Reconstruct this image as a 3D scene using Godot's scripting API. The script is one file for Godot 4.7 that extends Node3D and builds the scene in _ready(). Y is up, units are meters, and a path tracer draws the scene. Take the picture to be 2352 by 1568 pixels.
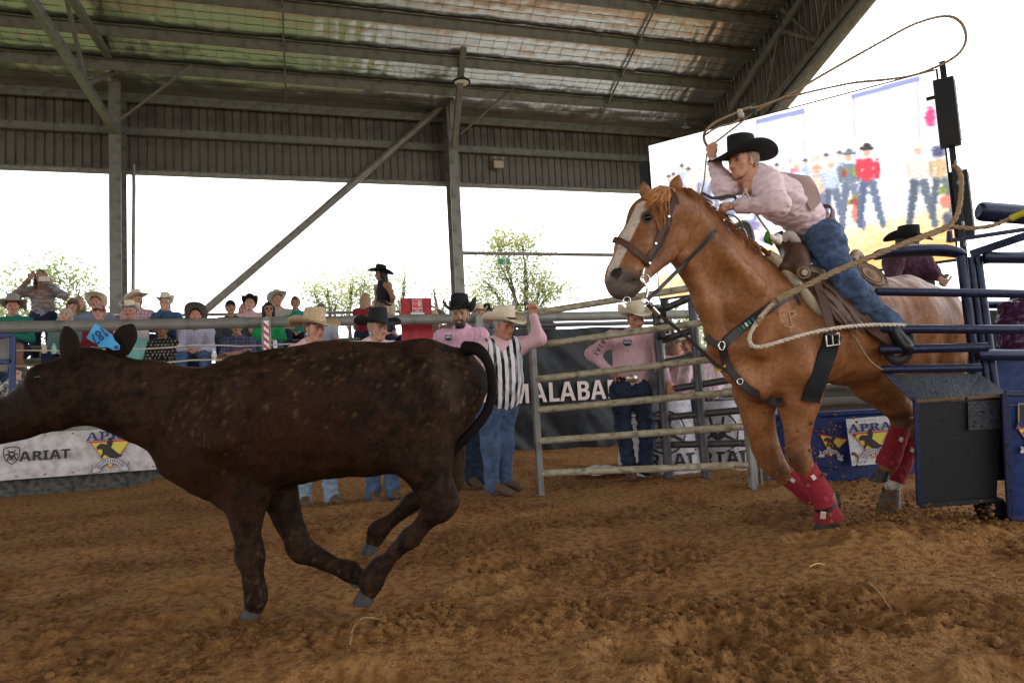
extends Node3D
# Rodeo arena under a steel shed: a calf runs left, a mounted roper leaves the box.
# Picture coordinates below run 2352 x 1568; they only serve to work out world positions.
const F := 1600.0
var cam_at := Vector3(0, 0.82, 0)
var cb: Basis
var M := {}
var used := {}
var rng := RandomNumberGenerator.new()
var fine_noise := FastNoiseLite.new()
var cloth_noise := FastNoiseLite.new()
var ground_a := FastNoiseLite.new()
var ground_b := FastNoiseLite.new()
var ground_c := FastNoiseLite.new()
var ground_m := FastNoiseLite.new()

func ray(x: float, y: float) -> Vector3:
	return cb * Vector3((x - 1176.0) / F, (784.0 - y) / F, -1.0)
func P(x: float, y: float, z: float) -> Vector3:
	return cam_at + ray(x, y) * z
func G(x: float, y: float, h := 0.0) -> Vector3:
	var r := ray(x, y)
	return cam_at + r * ((h - cam_at.y) / r.y)
func PD(x: float, y: float, d: float) -> Vector3:
	var r := ray(x, y)
	return cam_at + r * (-d / r.z)
func PX(x: float, y: float, wx: float) -> Vector3:
	var r := ray(x, y)
	return cam_at + r * (wx / r.x)
func ZG(x: float, y: float) -> float:
	return -cam_at.y / ray(x, y).y

# ---------------------------------------------------------------- mesh collector
class Acc:
	var v := PackedVector3Array()
	var n := PackedVector3Array()
	var c := PackedColorArray()
	var uv := PackedVector2Array()
	var i := PackedInt32Array()
	func vert(p: Vector3, nn: Vector3, u := Vector2.ZERO, col := Color.WHITE) -> int:
		v.append(p); n.append(nn); uv.append(u); c.append(col)
		return v.size() - 1
	func tri(a: int, b: int, d: int) -> void:
		var g := (v[b] - v[a]).cross(v[d] - v[a])
		if g.dot(n[a] + n[b] + n[d]) > 0.0:
			i.append(a); i.append(d); i.append(b)
		else:
			i.append(a); i.append(b); i.append(d)
	func quad_i(a: int, b: int, d: int, e: int) -> void:
		tri(a, b, d); tri(a, d, e)
	func quad(a: Vector3, b: Vector3, d: Vector3, e: Vector3, out := Vector3.ZERO, col := Color.WHITE) -> void:
		var nn := (b - a).cross(d - a).normalized()
		if nn.length_squared() < 0.5:
			nn = (d - a).cross(e - a).normalized()
		if out != Vector3.ZERO and nn.dot(out) < 0.0:
			nn = -nn
		var k := vert(a, nn, Vector2(0, 1), col)
		vert(b, nn, Vector2(1, 1), col); vert(d, nn, Vector2(1, 0), col); vert(e, nn, Vector2(0, 0), col)
		quad_i(k, k + 1, k + 2, k + 3)
	func box(t: Transform3D, s: Vector3, bev := 0.0, col := Color.WHITE) -> void:
		var h := s * 0.5
		if bev <= 0.0:
			for ax in 3:
				for sg in [-1.0, 1.0]:
					var o := Vector3.ZERO; o[ax] = sg
					var u := Vector3.ZERO; u[(ax + 1) % 3] = 1.0
					var w := Vector3.ZERO; w[(ax + 2) % 3] = 1.0
					var ce: Vector3 = o * h
					quad(t * (ce - u * h - w * h), t * (ce + u * h - w * h), t * (ce + u * h + w * h), t * (ce - u * h + w * h), t.basis * o, col)
			return
		var hb := h - Vector3.ONE * bev
		for ax in 3:
			var u := Vector3.ZERO; u[(ax + 1) % 3] = 1.0
			var w := Vector3.ZERO; w[(ax + 2) % 3] = 1.0
			var q := Vector3.ZERO; q[ax] = 1.0
			for sg in [-1.0, 1.0]:
				var ce: Vector3 = q * (h[ax] * sg)
				quad(t * (ce - u * hb - w * hb), t * (ce + u * hb - w * hb), t * (ce + u * hb + w * hb), t * (ce - u * hb + w * hb), t.basis * (q * sg), col)
			for sa in [-1.0, 1.0]:
				for sb in [-1.0, 1.0]:
					var a: Vector3 = u * (h * sa) + w * (hb * sb)
					var b: Vector3 = u * (hb * sa) + w * (h * sb)
					quad(t * (a - q * hb), t * (a + q * hb), t * (b + q * hb), t * (b - q * hb), t.basis * (u * sa + w * sb), col)
	func beam(a: Vector3, b: Vector3, w: float, h: float, up := Vector3.UP, bev := 0.0) -> void:
		var x := (b - a).normalized()
		var z := x.cross(up)
		if z.length() < 0.01:
			z = x.cross(Vector3.RIGHT)
		z = z.normalized()
		var y := z.cross(x)
		box(Transform3D(Basis(x, y, z), (a + b) * 0.5), Vector3(a.distance_to(b), h, w), bev)
	# tube through pts; r is a number or an array; fl flattens it along side axis (ellipse)
	func tube(pts: Array, r, sides := 8, up := Vector3.UP, fl := 1.0, caps := true, col := Color.WHITE) -> void:
		var m := pts.size()
		var ring0 := -1
		var run := 0.0
		for k in m:
			var p: Vector3 = pts[k]
			var d: Vector3 = (pts[mini(k + 1, m - 1)] - pts[maxi(k - 1, 0)])
			d = d.normalized()
			var s := d.cross(up)
			if s.length() < 0.02:
				s = d.cross(Vector3(0.7, 0.1, 0.7))
			s = s.normalized()
			var t := s.cross(d)
			var rr: float = r[k] if r is Array else r
			if k > 0:
				run += p.distance_to(pts[k - 1])
			var base := v.size()
			for j in sides + 1:
				var a := TAU * j / sides
				var o := s * cos(a) * rr * fl + t * sin(a) * rr
				var nn := (s * cos(a) / fl + t * sin(a)).normalized()
				vert(p + o, nn, Vector2(float(j) / sides, run), col)
			if ring0 >= 0:
				for j in sides:
					quad_i(ring0 + j, ring0 + j + 1, base + j + 1, base + j)
			if caps and (k == 0 or k == m - 1):
				var nn2 := d if k > 0 else -d
				var ce := vert(p, nn2, Vector2.ZERO, col)
				var b2 := v.size()
				for j in sides + 1:
					vert(v[base + j], nn2, Vector2.ZERO, col)
				for j in sides:
					tri(ce, b2 + j, b2 + j + 1)
			ring0 = base
	func grid(nu: int, nv: int, f: Callable, uvs := Vector2.ONE) -> void:
		# f(u, v) -> Vector3 ; smooth normals from the grid
		var base := v.size()
		for b in nv + 1:
			for a in nu + 1:
				vert(f.call(float(a) / nu, float(b) / nv), Vector3.ZERO, Vector2(float(a) / nu, 1.0 - float(b) / nv) * uvs)
		var w := nu + 1
		for b in nv:
			for a in nu:
				var k := base + b * w + a
				var g := (v[k + 1] - v[k]).cross(v[k + w] - v[k]) + (v[k + w + 1] - v[k + w]).cross(v[k + w + 1] - v[k + 1])
				for o in [k, k + 1, k + w, k + w + 1]:
					n[o] += g
				i.append(k); i.append(k + w); i.append(k + 1)
				i.append(k + 1); i.append(k + w); i.append(k + w + 1)
		for k in range(base, v.size()):
			n[k] = n[k].normalized() if n[k].length_squared() > 0.0 else Vector3.UP
	func face(dir: Vector3, centre := Vector3.INF) -> void:
		# turn the whole surface so that it looks along dir, or away from centre
		var s := 0.0
		for k in v.size(): s += n[k].dot(dir if centre == Vector3.INF else v[k] - centre)
		if s >= 0.0: return
		for k in n.size(): n[k] = -n[k]
		for k in range(0, i.size(), 3):
			var t := i[k + 1]; i[k + 1] = i[k + 2]; i[k + 2] = t
	func add(o: Acc, t: Transform3D, col := Color.WHITE) -> void:
		var b := v.size()
		for k in o.v.size():
			v.append(t * o.v[k]); n.append((t.basis * o.n[k]).normalized()); uv.append(o.uv[k]); c.append(o.c[k] * col)
		var flip := t.basis.determinant() < 0.0
		for k in range(0, o.i.size(), 3):
			i.append(b + o.i[k])
			i.append(b + o.i[k + (2 if flip else 1)]); i.append(b + o.i[k + (1 if flip else 2)])
	func mesh(origin := Vector3.ZERO) -> ArrayMesh:
		var arr := []
		arr.resize(Mesh.ARRAY_MAX)
		var vv := v
		if origin != Vector3.ZERO:
			vv = PackedVector3Array()
			vv.resize(v.size())
			for k in v.size():
				vv[k] = v[k] - origin
		arr[Mesh.ARRAY_VERTEX] = vv; arr[Mesh.ARRAY_NORMAL] = n; arr[Mesh.ARRAY_COLOR] = c
		arr[Mesh.ARRAY_TEX_UV] = uv; arr[Mesh.ARRAY_INDEX] = i
		var m := ArrayMesh.new()
		m.add_surface_from_arrays(Mesh.PRIMITIVE_TRIANGLES, arr)
		return m

# ---------------------------------------------------------------- scene tree helpers
func numbered(called: String) -> String:
	if not used.has(called):
		used[called] = 0
		return called
	used[called] += 1
	return "%s_%03d" % [called, used[called]]
func thing(called: String, label: String, category: String, at := Vector3.ZERO, group := "") -> Node3D:
	var o := Node3D.new()
	o.name = numbered(called)
	add_child(o)
	o.position = at
	o.set_meta("label", label); o.set_meta("category", category)
	if group: o.set_meta("group", group)
	return o
func part(called: String, acc: Acc, m: Material, parent: Node3D) -> MeshInstance3D:
	# vertices are given in world positions; parent thing stands unrotated at parent.position
	var o := MeshInstance3D.new()
	o.name = called
	var org := Vector3.ZERO
	var q: Node = parent
	while q != self and q is Node3D:
		org += q.position
		q = q.get_parent()
	o.mesh = acc.mesh(org)
	o.material_override = m
	parent.add_child(o, true)
	return o
func structure(called: String, acc: Acc, m: Material) -> MeshInstance3D:
	var o := MeshInstance3D.new()
	o.name = numbered(called)
	o.mesh = acc.mesh(); o.material_override = m
	add_child(o)
	o.set_meta("kind", "structure")
	return o
func copy_of(mi: MeshInstance3D, called: String, parent: Node3D, offset: Vector3) -> MeshInstance3D:
	var o := MeshInstance3D.new()
	o.name = called
	o.mesh = mi.mesh; o.material_override = mi.material_override
	parent.add_child(o, true)
	o.position = mi.position + offset
	return o

# ---------------------------------------------------------------- materials
func lin(r: float, g: float, b: float) -> Color:
	return Color(r, g, b).linear_to_srgb()
func noise_tex(seed_: int, freq: float, stops: Array, size := 256, oct := 4, kind := FastNoiseLite.TYPE_SIMPLEX_SMOOTH, stretch := 1.0) -> ImageTexture:
	var nz := FastNoiseLite.new()
	nz.seed = seed_; nz.frequency = freq; nz.noise_type = kind; nz.fractal_octaves = oct
	var im := nz.get_seamless_image(size, size)
	im.convert(Image.FORMAT_L8)
	var src := im.get_data()
	var lut := []
	var gr := Gradient.new()
	gr.offsets = PackedFloat32Array(); gr.colors = PackedColorArray()
	var g2 := {}
	for s in stops: g2[s[0]] = s[1]
	gr.offsets = PackedFloat32Array(g2.keys()); gr.colors = PackedColorArray(g2.values())
	for k in 256: lut.append(gr.sample(k / 255.0))
	var out := PackedByteArray()
	out.resize(size * size * 3)
	for k in src.size():
		var q: Color = lut[src[k]]
		out[k * 3] = int(q.r * 255.0); out[k * 3 + 1] = int(q.g * 255.0); out[k * 3 + 2] = int(q.b * 255.0)
	return ImageTexture.create_from_image(Image.create_from_data(size, size, false, Image.FORMAT_RGB8, out))
func normal_tex(seed_: int, freq: float, strength: float, size := 256, oct := 4, kind := FastNoiseLite.TYPE_SIMPLEX_SMOOTH) -> ImageTexture:
	var nz := FastNoiseLite.new()
	nz.seed = seed_; nz.frequency = freq; nz.noise_type = kind; nz.fractal_octaves = oct
	var im := nz.get_seamless_image(size, size)
	im.convert(Image.FORMAT_RGBA8)
	im.bump_map_to_normal_map(strength)
	return ImageTexture.create_from_image(im)
func grey(v: float) -> Color:
	return Color(v, v, v)
func mat(col: Color, rough := 0.7, metal := 0.0, tex: Texture2D = null, scale := 1.0, nrm: Texture2D = null, nstr := 1.0) -> StandardMaterial3D:
	var m := StandardMaterial3D.new()
	m.albedo_color = col; m.roughness = rough; m.metallic = metal
	m.metallic_specular = 0.4
	if tex or nrm:
		m.uv1_triplanar = true
		m.uv1_scale = Vector3.ONE * scale
	if tex: m.albedo_texture = tex
	if nrm:
		m.normal_enabled = true; m.normal_texture = nrm; m.normal_scale = nstr
	return m
func vmat(m: StandardMaterial3D) -> StandardMaterial3D:
	m.vertex_color_use_as_albedo = true
	return m

# ---------------------------------------------------------------- smooth bodies (surface nets)
# bone: [a, b, ra, rb, sl, axis, carve]  sl widens along axis
func blob(bones: Array, cell: float, k: float) -> Acc:
	var lo := Vector3.ONE * 1e9
	var hi := -lo
	var mg := cell * 2.0 + 2.2 / k
	for b in bones:
		if b.size() > 6: continue
		var rr: float = maxf(b[2], b[3]) * (maxf(1.0, b[4]) if b.size() > 4 else 1.0)
		var e := Vector3.ONE * (rr + mg)
		lo = lo.min(b[0] - e).min(b[1] - e); hi = hi.max(b[0] + e).max(b[1] + e)
	var nx := int((hi.x - lo.x) / cell) + 2
	var ny := int((hi.y - lo.y) / cell) + 2
	var nz := int((hi.z - lo.z) / cell) + 2
	var f := PackedFloat32Array()
	f.resize(nx * ny * nz)
	for b in bones:
		var a: Vector3 = b[0]
		var ba: Vector3 = b[1] - a
		var ra: float = b[2]
		var dr: float = b[3] - ra
		var sl: float = b[4] if b.size() > 4 else 1.0
		var ax: Vector3 = b[5] if b.size() > 5 else Vector3.RIGHT
		var carve: bool = b.size() > 6
		var inv := 1.0 / sl - 1.0
		var reach: float = maxf(ra, b[3]) * maxf(1.0, sl) + mg
		var l2: Vector3 = (a.min(b[1]) - Vector3.ONE * reach - lo) / cell
		var h2: Vector3 = (a.max(b[1]) + Vector3.ONE * reach - lo) / cell
		var x0 := maxi(0, int(l2.x)); var x1 := mini(nx - 1, int(h2.x) + 1)
		var y0 := maxi(0, int(l2.y)); var y1 := mini(ny - 1, int(h2.y) + 1)
		var z0 := maxi(0, int(l2.z)); var z1 := mini(nz - 1, int(h2.z) + 1)
		if sl != 1.0: ba += ax * (ba.dot(ax) * inv)
		var bb := maxf(ba.length_squared(), 1e-9)
		for z in range(z0, z1 + 1):
			for y in range(y0, y1 + 1):
				var row := (z * ny + y) * nx
				var p := Vector3(lo.x + x0 * cell, lo.y + y * cell, lo.z + z * cell) - a
				for x in range(x0, x1 + 1):
					var q := p
					if sl != 1.0: q += ax * (q.dot(ax) * inv)
					var h := clampf(q.dot(ba) / bb, 0.0, 1.0)
					var d := (q - ba * h).length() - ra - dr * h
					if d < mg:
						if carve:
							f[row + x] *= clampf(1.0 - exp(-k * d), 0.0, 1.0)
						else:
							f[row + x] += exp(-k * d)
					p.x += cell
	# turn the sums into distances near the surface only
	var o := Acc.new()
	var total := f.size()
	var s_lo := exp(-k * cell * 2.5)
	var s_hi := exp(k * cell * 2.5)
	var idx := {}
	var sy := nx
	var sz := nx * ny
	var cor := [0, 1, sy, sy + 1, sz, sz + 1, sz + sy, sz + sy + 1]
	var offs := [Vector3(0, 0, 0), Vector3(1, 0, 0), Vector3(0, 1, 0), Vector3(1, 1, 0), Vector3(0, 0, 1), Vector3(1, 0, 1), Vector3(0, 1, 1), Vector3(1, 1, 1)]
	var edges := [[0, 1], [2, 3], [4, 5], [6, 7], [0, 2], [1, 3], [4, 6], [5, 7], [0, 4], [1, 5], [2, 6], [3, 7]]
	var dd := [0.0, 0.0, 0.0, 0.0, 0.0, 0.0, 0.0, 0.0]
	var last := total - sz - sy - 1
	for q in last:
		var s := f[q]
		if s < s_lo or s > s_hi: continue
		var inside := 0
		for w in 8:
			if f[q + cor[w]] >= 1.0: inside += 1
		if inside == 0 or inside == 8: continue
		for w in 8:
			dd[w] = -log(maxf(f[q + cor[w]], 1e-6)) / k
		var sum := Vector3.ZERO
		var cnt := 0
		for e in edges:
			var da: float = dd[e[0]]
			var db: float = dd[e[1]]
			if (da > 0.0) != (db > 0.0):
				sum += (offs[e[0]] as Vector3).lerp(offs[e[1]], da / (da - db))
				cnt += 1
		var c3 := sum / cnt
		var g := Vector3(dd[1] + dd[3] + dd[5] + dd[7] - dd[0] - dd[2] - dd[4] - dd[6], dd[2] + dd[3] + dd[6] + dd[7] - dd[0] - dd[1] - dd[4] - dd[5], dd[4] + dd[5] + dd[6] + dd[7] - dd[0] - dd[1] - dd[2] - dd[3])
		var xx := q % nx
		var yy := (q / nx) % ny
		var zz := q / sz
		idx[q] = o.vert(lo + (Vector3(xx, yy, zz) + c3) * cell, g.normalized())
	for q in idx:
		var ins := f[q] >= 1.0
		for ax in 3:
			var st: int = [1, sy, sz][ax]
			if (f[q + st] >= 1.0) == ins: continue
			var u: int = [sy, sz, 1][ax]
			var w: int = [sz, 1, sy][ax]
			if idx.has(q - u) and idx.has(q - w) and idx.has(q - u - w):
				var a1: int = idx[q]
				var b1: int = idx[q - u]
				var c1: int = idx[q - u - w]
				var d1: int = idx[q - w]
				if ins:
					o.i.append(a1); o.i.append(c1); o.i.append(b1)
					o.i.append(a1); o.i.append(d1); o.i.append(c1)
				else:
					o.i.append(a1); o.i.append(b1); o.i.append(c1)
					o.i.append(a1); o.i.append(c1); o.i.append(d1)
	return o
func wrinkle(o: Acc, amp: float, freq: float, stretch := Vector3.ONE) -> void:
	# push the vertices along their normals and bend the normals the same way
	var nz := cloth_noise
	var e := 0.006
	for k in o.v.size():
		var p: Vector3 = o.v[k] * stretch * freq
		var h := nz.get_noise_3dv(p)
		var q := e * freq
		var g := Vector3(nz.get_noise_3dv(p + Vector3(q, 0, 0)) - h, nz.get_noise_3dv(p + Vector3(0, q, 0)) - h, nz.get_noise_3dv(p + Vector3(0, 0, q)) - h) * (amp / e) * stretch
		var n: Vector3 = o.n[k]
		g -= n * g.dot(n)
		o.v[k] += n * h * amp
		o.n[k] = (n - g).normalized()
func smooth_path(pts: Array, per := 6) -> Array:
	var out := []
	var m := pts.size()
	for k in m - 1:
		var a: Vector3 = pts[maxi(k - 1, 0)]
		var b: Vector3 = pts[k]
		var c: Vector3 = pts[k + 1]
		var d: Vector3 = pts[mini(k + 2, m - 1)]
		for t in per:
			out.append(b.cubic_interpolate(c, a, d, float(t) / per))
	out.append(pts[m - 1])
	return out
func band(pts: Array, outs: Array, w: float, th: float, acc: Acc) -> void:
	# strap of width w and thickness th through pts, lying flat against outward directions outs
	var m := pts.size()
	var rows := []
	for k in m:
		var d: Vector3 = (pts[mini(k + 1, m - 1)] - pts[maxi(k - 1, 0)]).normalized()
		var o: Vector3 = outs[k] if k < outs.size() else outs[outs.size() - 1]
		var s := d.cross(o).normalized()
		o = s.cross(d).normalized()
		var p: Vector3 = pts[k]
		rows.append([p + s * w * 0.5, p + s * w * 0.46 + o * th, p - s * w * 0.46 + o * th, p - s * w * 0.5, o, s])
	for j in 3:
		var prev := -1
		var run := 0.0
		for k in m:
			var r: Array = rows[k]
			var nn: Vector3 = [(r[5] + r[4]).normalized(), r[4], (r[4] - r[5]).normalized()][j]
			if k > 0: run += pts[k].distance_to(pts[k - 1])
			var a := acc.vert(r[j], nn, Vector2(j / 3.0, run)); acc.vert(r[j + 1], nn, Vector2((j + 1) / 3.0, run))
			if prev >= 0: acc.quad_i(prev, prev + 1, a + 1, a)
			prev = a

# ---------------------------------------------------------------- main
func _ready() -> void:
	rng.seed = 20240517
	var cam := Camera3D.new()
	cam.name = "camera"
	cb = Basis.from_euler(Vector3(deg_to_rad(5.0), deg_to_rad(-17.0), 0.0), EULER_ORDER_YXZ) * Basis(Vector3(0, 0, 1), deg_to_rad(-3.2))
	cam.transform = Transform3D(cb, cam_at)
	cam.fov = rad_to_deg(2.0 * atan(784.0 / F))
	cam.near = 0.05; cam.far = 400.0
	add_child(cam)
	var env := Environment.new()
	env.background_mode = Environment.BG_SKY
	var sky := Sky.new()
	var sm := ProceduralSkyMaterial.new()
	sm.sky_top_color = Color(0.93, 0.95, 0.98); sm.sky_horizon_color = Color(0.99, 0.99, 1.0); sm.sky_curve = 0.2
	sm.ground_bottom_color = Color(0.35, 0.36, 0.3); sm.ground_horizon_color = Color(0.8, 0.8, 0.78)
	sm.sun_angle_max = 0.0
	sm.sky_energy_multiplier = 1.0
	sky.sky_material = sm
	env.sky = sky
	env.tonemap_mode = Environment.TONE_MAPPER_LINEAR
	env.tonemap_exposure = 3.7
	env.sdfgi_enabled = true; env.ssao_enabled = true; env.ssil_enabled = true
	var we := WorldEnvironment.new()
	we.name = "world_environment"; we.environment = env
	add_child(we)
	var sun := DirectionalLight3D.new()
	sun.name = "overcast_sun"
	sun.light_energy = 0.4; sun.light_angular_distance = 14.0; sun.light_color = Color(1.0, 0.97, 0.92)
	sun.shadow_enabled = true
	sun.rotation_degrees = Vector3(-58, -150, 0)
	add_child(sun)
	setup_noise()
	make_materials()
	build_ground()
	build_shed()
	build_beyond()
	build_fence()
	build_stand()
	build_screen()
	build_yard()
	build_chute()
	head_templates()
	build_calf()
	build_horse()
	build_rider()
	build_ropes()
	build_arena_people()
	build_spectators()
	build_litter()

func setup_noise() -> void:
	fine_noise.seed = 3; fine_noise.frequency = 1.0; fine_noise.fractal_octaves = 3
	cloth_noise.seed = 9; cloth_noise.frequency = 1.0; cloth_noise.fractal_octaves = 2
	ground_a.seed = 11; ground_a.frequency = 0.55; ground_a.fractal_octaves = 3
	ground_b.seed = 12; ground_b.frequency = 3.2; ground_b.fractal_octaves = 4; ground_b.fractal_gain = 0.55
	ground_m.seed = 19; ground_m.frequency = 0.8; ground_m.fractal_octaves = 4
	ground_c.seed = 13; ground_c.frequency = 14.0; ground_c.fractal_octaves = 3

func make_materials() -> void:
	var speck := noise_tex(1, 0.03, [[0.0, grey(0.72)], [0.5, grey(0.9)], [1.0, grey(1.0)]])
	var streak := noise_tex(2, 0.012, [[0.0, grey(0.7)], [0.45, grey(0.92)], [1.0, grey(1.0)]])
	var bump := normal_tex(5, 0.05, 3.0)
	var finebump := normal_tex(6, 0.12, 4.0)
	M.speck = speck; M.bump = bump; M.finebump = finebump; M.streak = streak
	M.galv = mat(lin(0.235, 0.225, 0.2), 0.48, 0.35, streak, 1.3, finebump, 0.15)
	M.galv_dark = M.galv
	M.clad = mat(lin(0.165, 0.145, 0.122), 0.5, 0.25, streak, 0.6)
	M.gutter = mat(lin(0.33, 0.32, 0.29), 0.5, 0.3, speck, 1.0)
	M.foil = mat(lin(0.45, 0.46, 0.44), 0.3, 0.95, null, 3.0, normal_tex(7, 0.02, 5.0, 256, 5), 0.2)
	M.wire = mat(lin(0.12, 0.12, 0.11), 0.5, 0.6)
	M.roof = mat(lin(0.45, 0.44, 0.42), 0.5, 0.5)
	M.dirt_tex = noise_tex(21, 0.035, [[0.0, Color(0.52, 0.42, 0.33)], [0.38, Color(0.8, 0.72, 0.62)], [0.55, Color(0.93, 0.87, 0.78)], [1.0, Color(1, 0.97, 0.9)]], 512, 6)
	M.dirt = vmat(mat(lin(0.315, 0.188, 0.091), 0.95, 0.0, M.dirt_tex, 0.9, normal_tex(22, 0.12, 6.0, 512, 5), 0.8))
	(M.dirt as StandardMaterial3D).uv1_world_triplanar = true
	(M.dirt as StandardMaterial3D).metallic_specular = 0.2
	M.clod = vmat(mat(lin(0.25, 0.145, 0.068), 0.95, 0.0, M.dirt_tex, 3.0))
	(M.clod as StandardMaterial3D).metallic_specular = 0.2
	M.grass = mat(lin(0.125, 0.15, 0.068), 0.9, 0.0, noise_tex(23, 0.05, [[0.0, Color(0.6, 0.62, 0.5)], [0.5, Color(0.85, 0.9, 0.8)], [1.0, Color(1, 1, 0.95)]]), 0.25)
	M.timber = mat(lin(0.115, 0.115, 0.095), 0.8, 0.0, noise_tex(24, 0.02, [[0.0, grey(0.45)], [0.5, grey(0.8)], [1.0, grey(1.0)]], 256, 5), 1.6, bump, 0.5)
	M.banner_white = mat(lin(0.62, 0.57, 0.55), 0.55, 0.0, speck, 0.8, bump, 0.12)
	M.tarp = mat(lin(0.0065, 0.008, 0.0105), 0.55, 0.0, speck, 1.2, finebump, 0.1)
	M.letter_pink = mat(lin(0.56, 0.47, 0.44), 0.6)
	M.black = mat(lin(0.014, 0.014, 0.015), 0.55)
	M.black_felt = mat(lin(0.012, 0.0115, 0.012), 0.9, 0.0, speck, 6.0)
	M.ink = mat(lin(0.03, 0.025, 0.025), 0.6)
	M.navy_ink = mat(lin(0.03, 0.04, 0.13), 0.6)
	M.yellow_ink = mat(lin(0.62, 0.5, 0.07), 0.6)
	M.red_ink = mat(lin(0.5, 0.05, 0.06), 0.6)
	M.white_ink = mat(lin(0.75, 0.74, 0.72), 0.6)
	# worn cattle panel: zinc showing through dried mud
	M.gate_rail = mat(lin(0.95, 0.95, 0.95), 0.5, 0.25, noise_tex(31, 0.02, [[0.0, Color(0.34, 0.29, 0.22)], [0.26, Color(0.42, 0.37, 0.29)], [0.34, Color(0.6, 0.56, 0.46)], [0.6, Color(0.68, 0.64, 0.54)], [1.0, Color(0.76, 0.74, 0.68)]], 512, 6), 1.2, finebump, 0.06)
	M.yard_pipe = mat(lin(0.10, 0.10, 0.105), 0.45, 0.4, speck, 3.0)
	var chips := noise_tex(33, 0.025, [[0.0, Color(0.30, 0.17, 0.07)], [0.2, Color(0.26, 0.17, 0.1)], [0.25, Color(0.85, 0.85, 0.9)], [0.6, Color(0.95, 0.95, 1.0)], [1.0, Color(1, 1, 1)]], 512, 5)
	M.blue = mat(lin(0.018, 0.038, 0.15), 0.34, 0.1, noise_tex(34, 0.03, [[0.0, grey(0.55)], [0.5, grey(0.85)], [1.0, grey(1.0)]], 256, 5), 2.0, finebump, 0.12)
	M.navy = mat(lin(0.016, 0.022, 0.055), 0.36, 0.2, chips, 2.2, finebump, 0.2)
	M.plate = mat(lin(0.045, 0.046, 0.05), 0.45, 0.35, chips, 1.7, finebump, 0.3)
	M.blackplate = mat(lin(0.005, 0.005, 0.006), 0.6, 0.0, chips, 2.6, bump, 0.3)
	M.rust = mat(lin(0.2, 0.09, 0.025), 0.8, 0.1, speck, 6.0)
	M.red_paint = mat(lin(0.42, 0.018, 0.022), 0.5, 0.0, speck, 1.0)
	M.bark = mat(lin(0.1, 0.075, 0.055), 0.9, 0.0, speck, 2.0, bump, 0.8)
	M.rope = mat(lin(0.42, 0.29, 0.17), 0.85, 0.0, speck, 18.0)
	M.rope_white = mat(lin(0.66, 0.56, 0.44), 0.9, 0.0, speck, 18.0)
	M.leather = mat(lin(0.10, 0.045, 0.025), 0.5, 0.0, speck, 8.0, finebump, 0.3)
	M.leather_dark = mat(lin(0.03, 0.018, 0.014), 0.5, 0.0, speck, 9.0, finebump, 0.3)
	M.leather_tan = mat(lin(0.36, 0.235, 0.13), 0.65, 0.0, noise_tex(41, 0.06, [[0.0, grey(0.55)], [0.4, grey(0.85)], [1.0, grey(1.0)]]), 9.0, finebump, 0.5)
	M.felt = mat(lin(0.52, 0.42, 0.29), 0.95, 0.0, speck, 12.0)
	M.silver = mat(lin(0.6, 0.58, 0.55), 0.25, 0.95)
	M.hoof = mat(lin(0.03, 0.024, 0.019), 0.5, 0.0, streak, 8.0)
	M.straw_hat = mat(lin(0.86, 0.74, 0.53), 0.75, 0.0, noise_tex(51, 0.12, [[0.0, grey(0.62)], [0.5, grey(0.9)], [1.0, grey(1.0)]]), 14.0)
	M.tan_felt = mat(lin(0.64, 0.46, 0.28), 0.85, 0.0, speck, 5.0)
	M.grey_felt = mat(lin(0.33, 0.29, 0.26), 0.9, 0.0, speck, 6.0)
	M.olive_felt = mat(lin(0.12, 0.095, 0.07), 0.9, 0.0, speck, 6.0)
	M.boot = mat(lin(0.11, 0.062, 0.034), 0.7, 0.0, speck, 8.0)
	M.boot_black = mat(lin(0.012, 0.011, 0.011), 0.3)
	var weave := noise_tex(61, 0.2, [[0.0, grey(0.78)], [0.5, grey(0.92)], [1.0, grey(1.0)]], 256, 2)
	M.weave = weave
	var fade := noise_tex(63, 0.012, [[0.0, grey(0.66)], [0.45, grey(0.82)], [0.65, Color(0.92, 0.94, 0.95)], [1.0, grey(1.0)]], 256, 5)
	M.denim = cloth(lin(0.075, 0.12, 0.22))
	M.denim_dark = cloth(lin(0.024, 0.038, 0.075))
	M.denim_light = cloth(lin(0.26, 0.34, 0.44))
	for d in [M.denim, M.denim_dark, M.denim_light]:
		d.albedo_texture = fade; d.uv1_scale = Vector3.ONE * 2.6
	M.pink = cloth(lin(0.80, 0.50, 0.55))
	M.pink_pale = cloth(lin(0.88, 0.65, 0.68))
	M.pink_stripe = cloth(lin(0.82, 0.45, 0.58))
func cloth(c: Color) -> StandardMaterial3D:
	var m := mat(c, 0.9, 0.0, M.weave, 5.0, M.finebump, 0.25)
	m.rim_enabled = true; m.rim = 0.15
	return m

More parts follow.
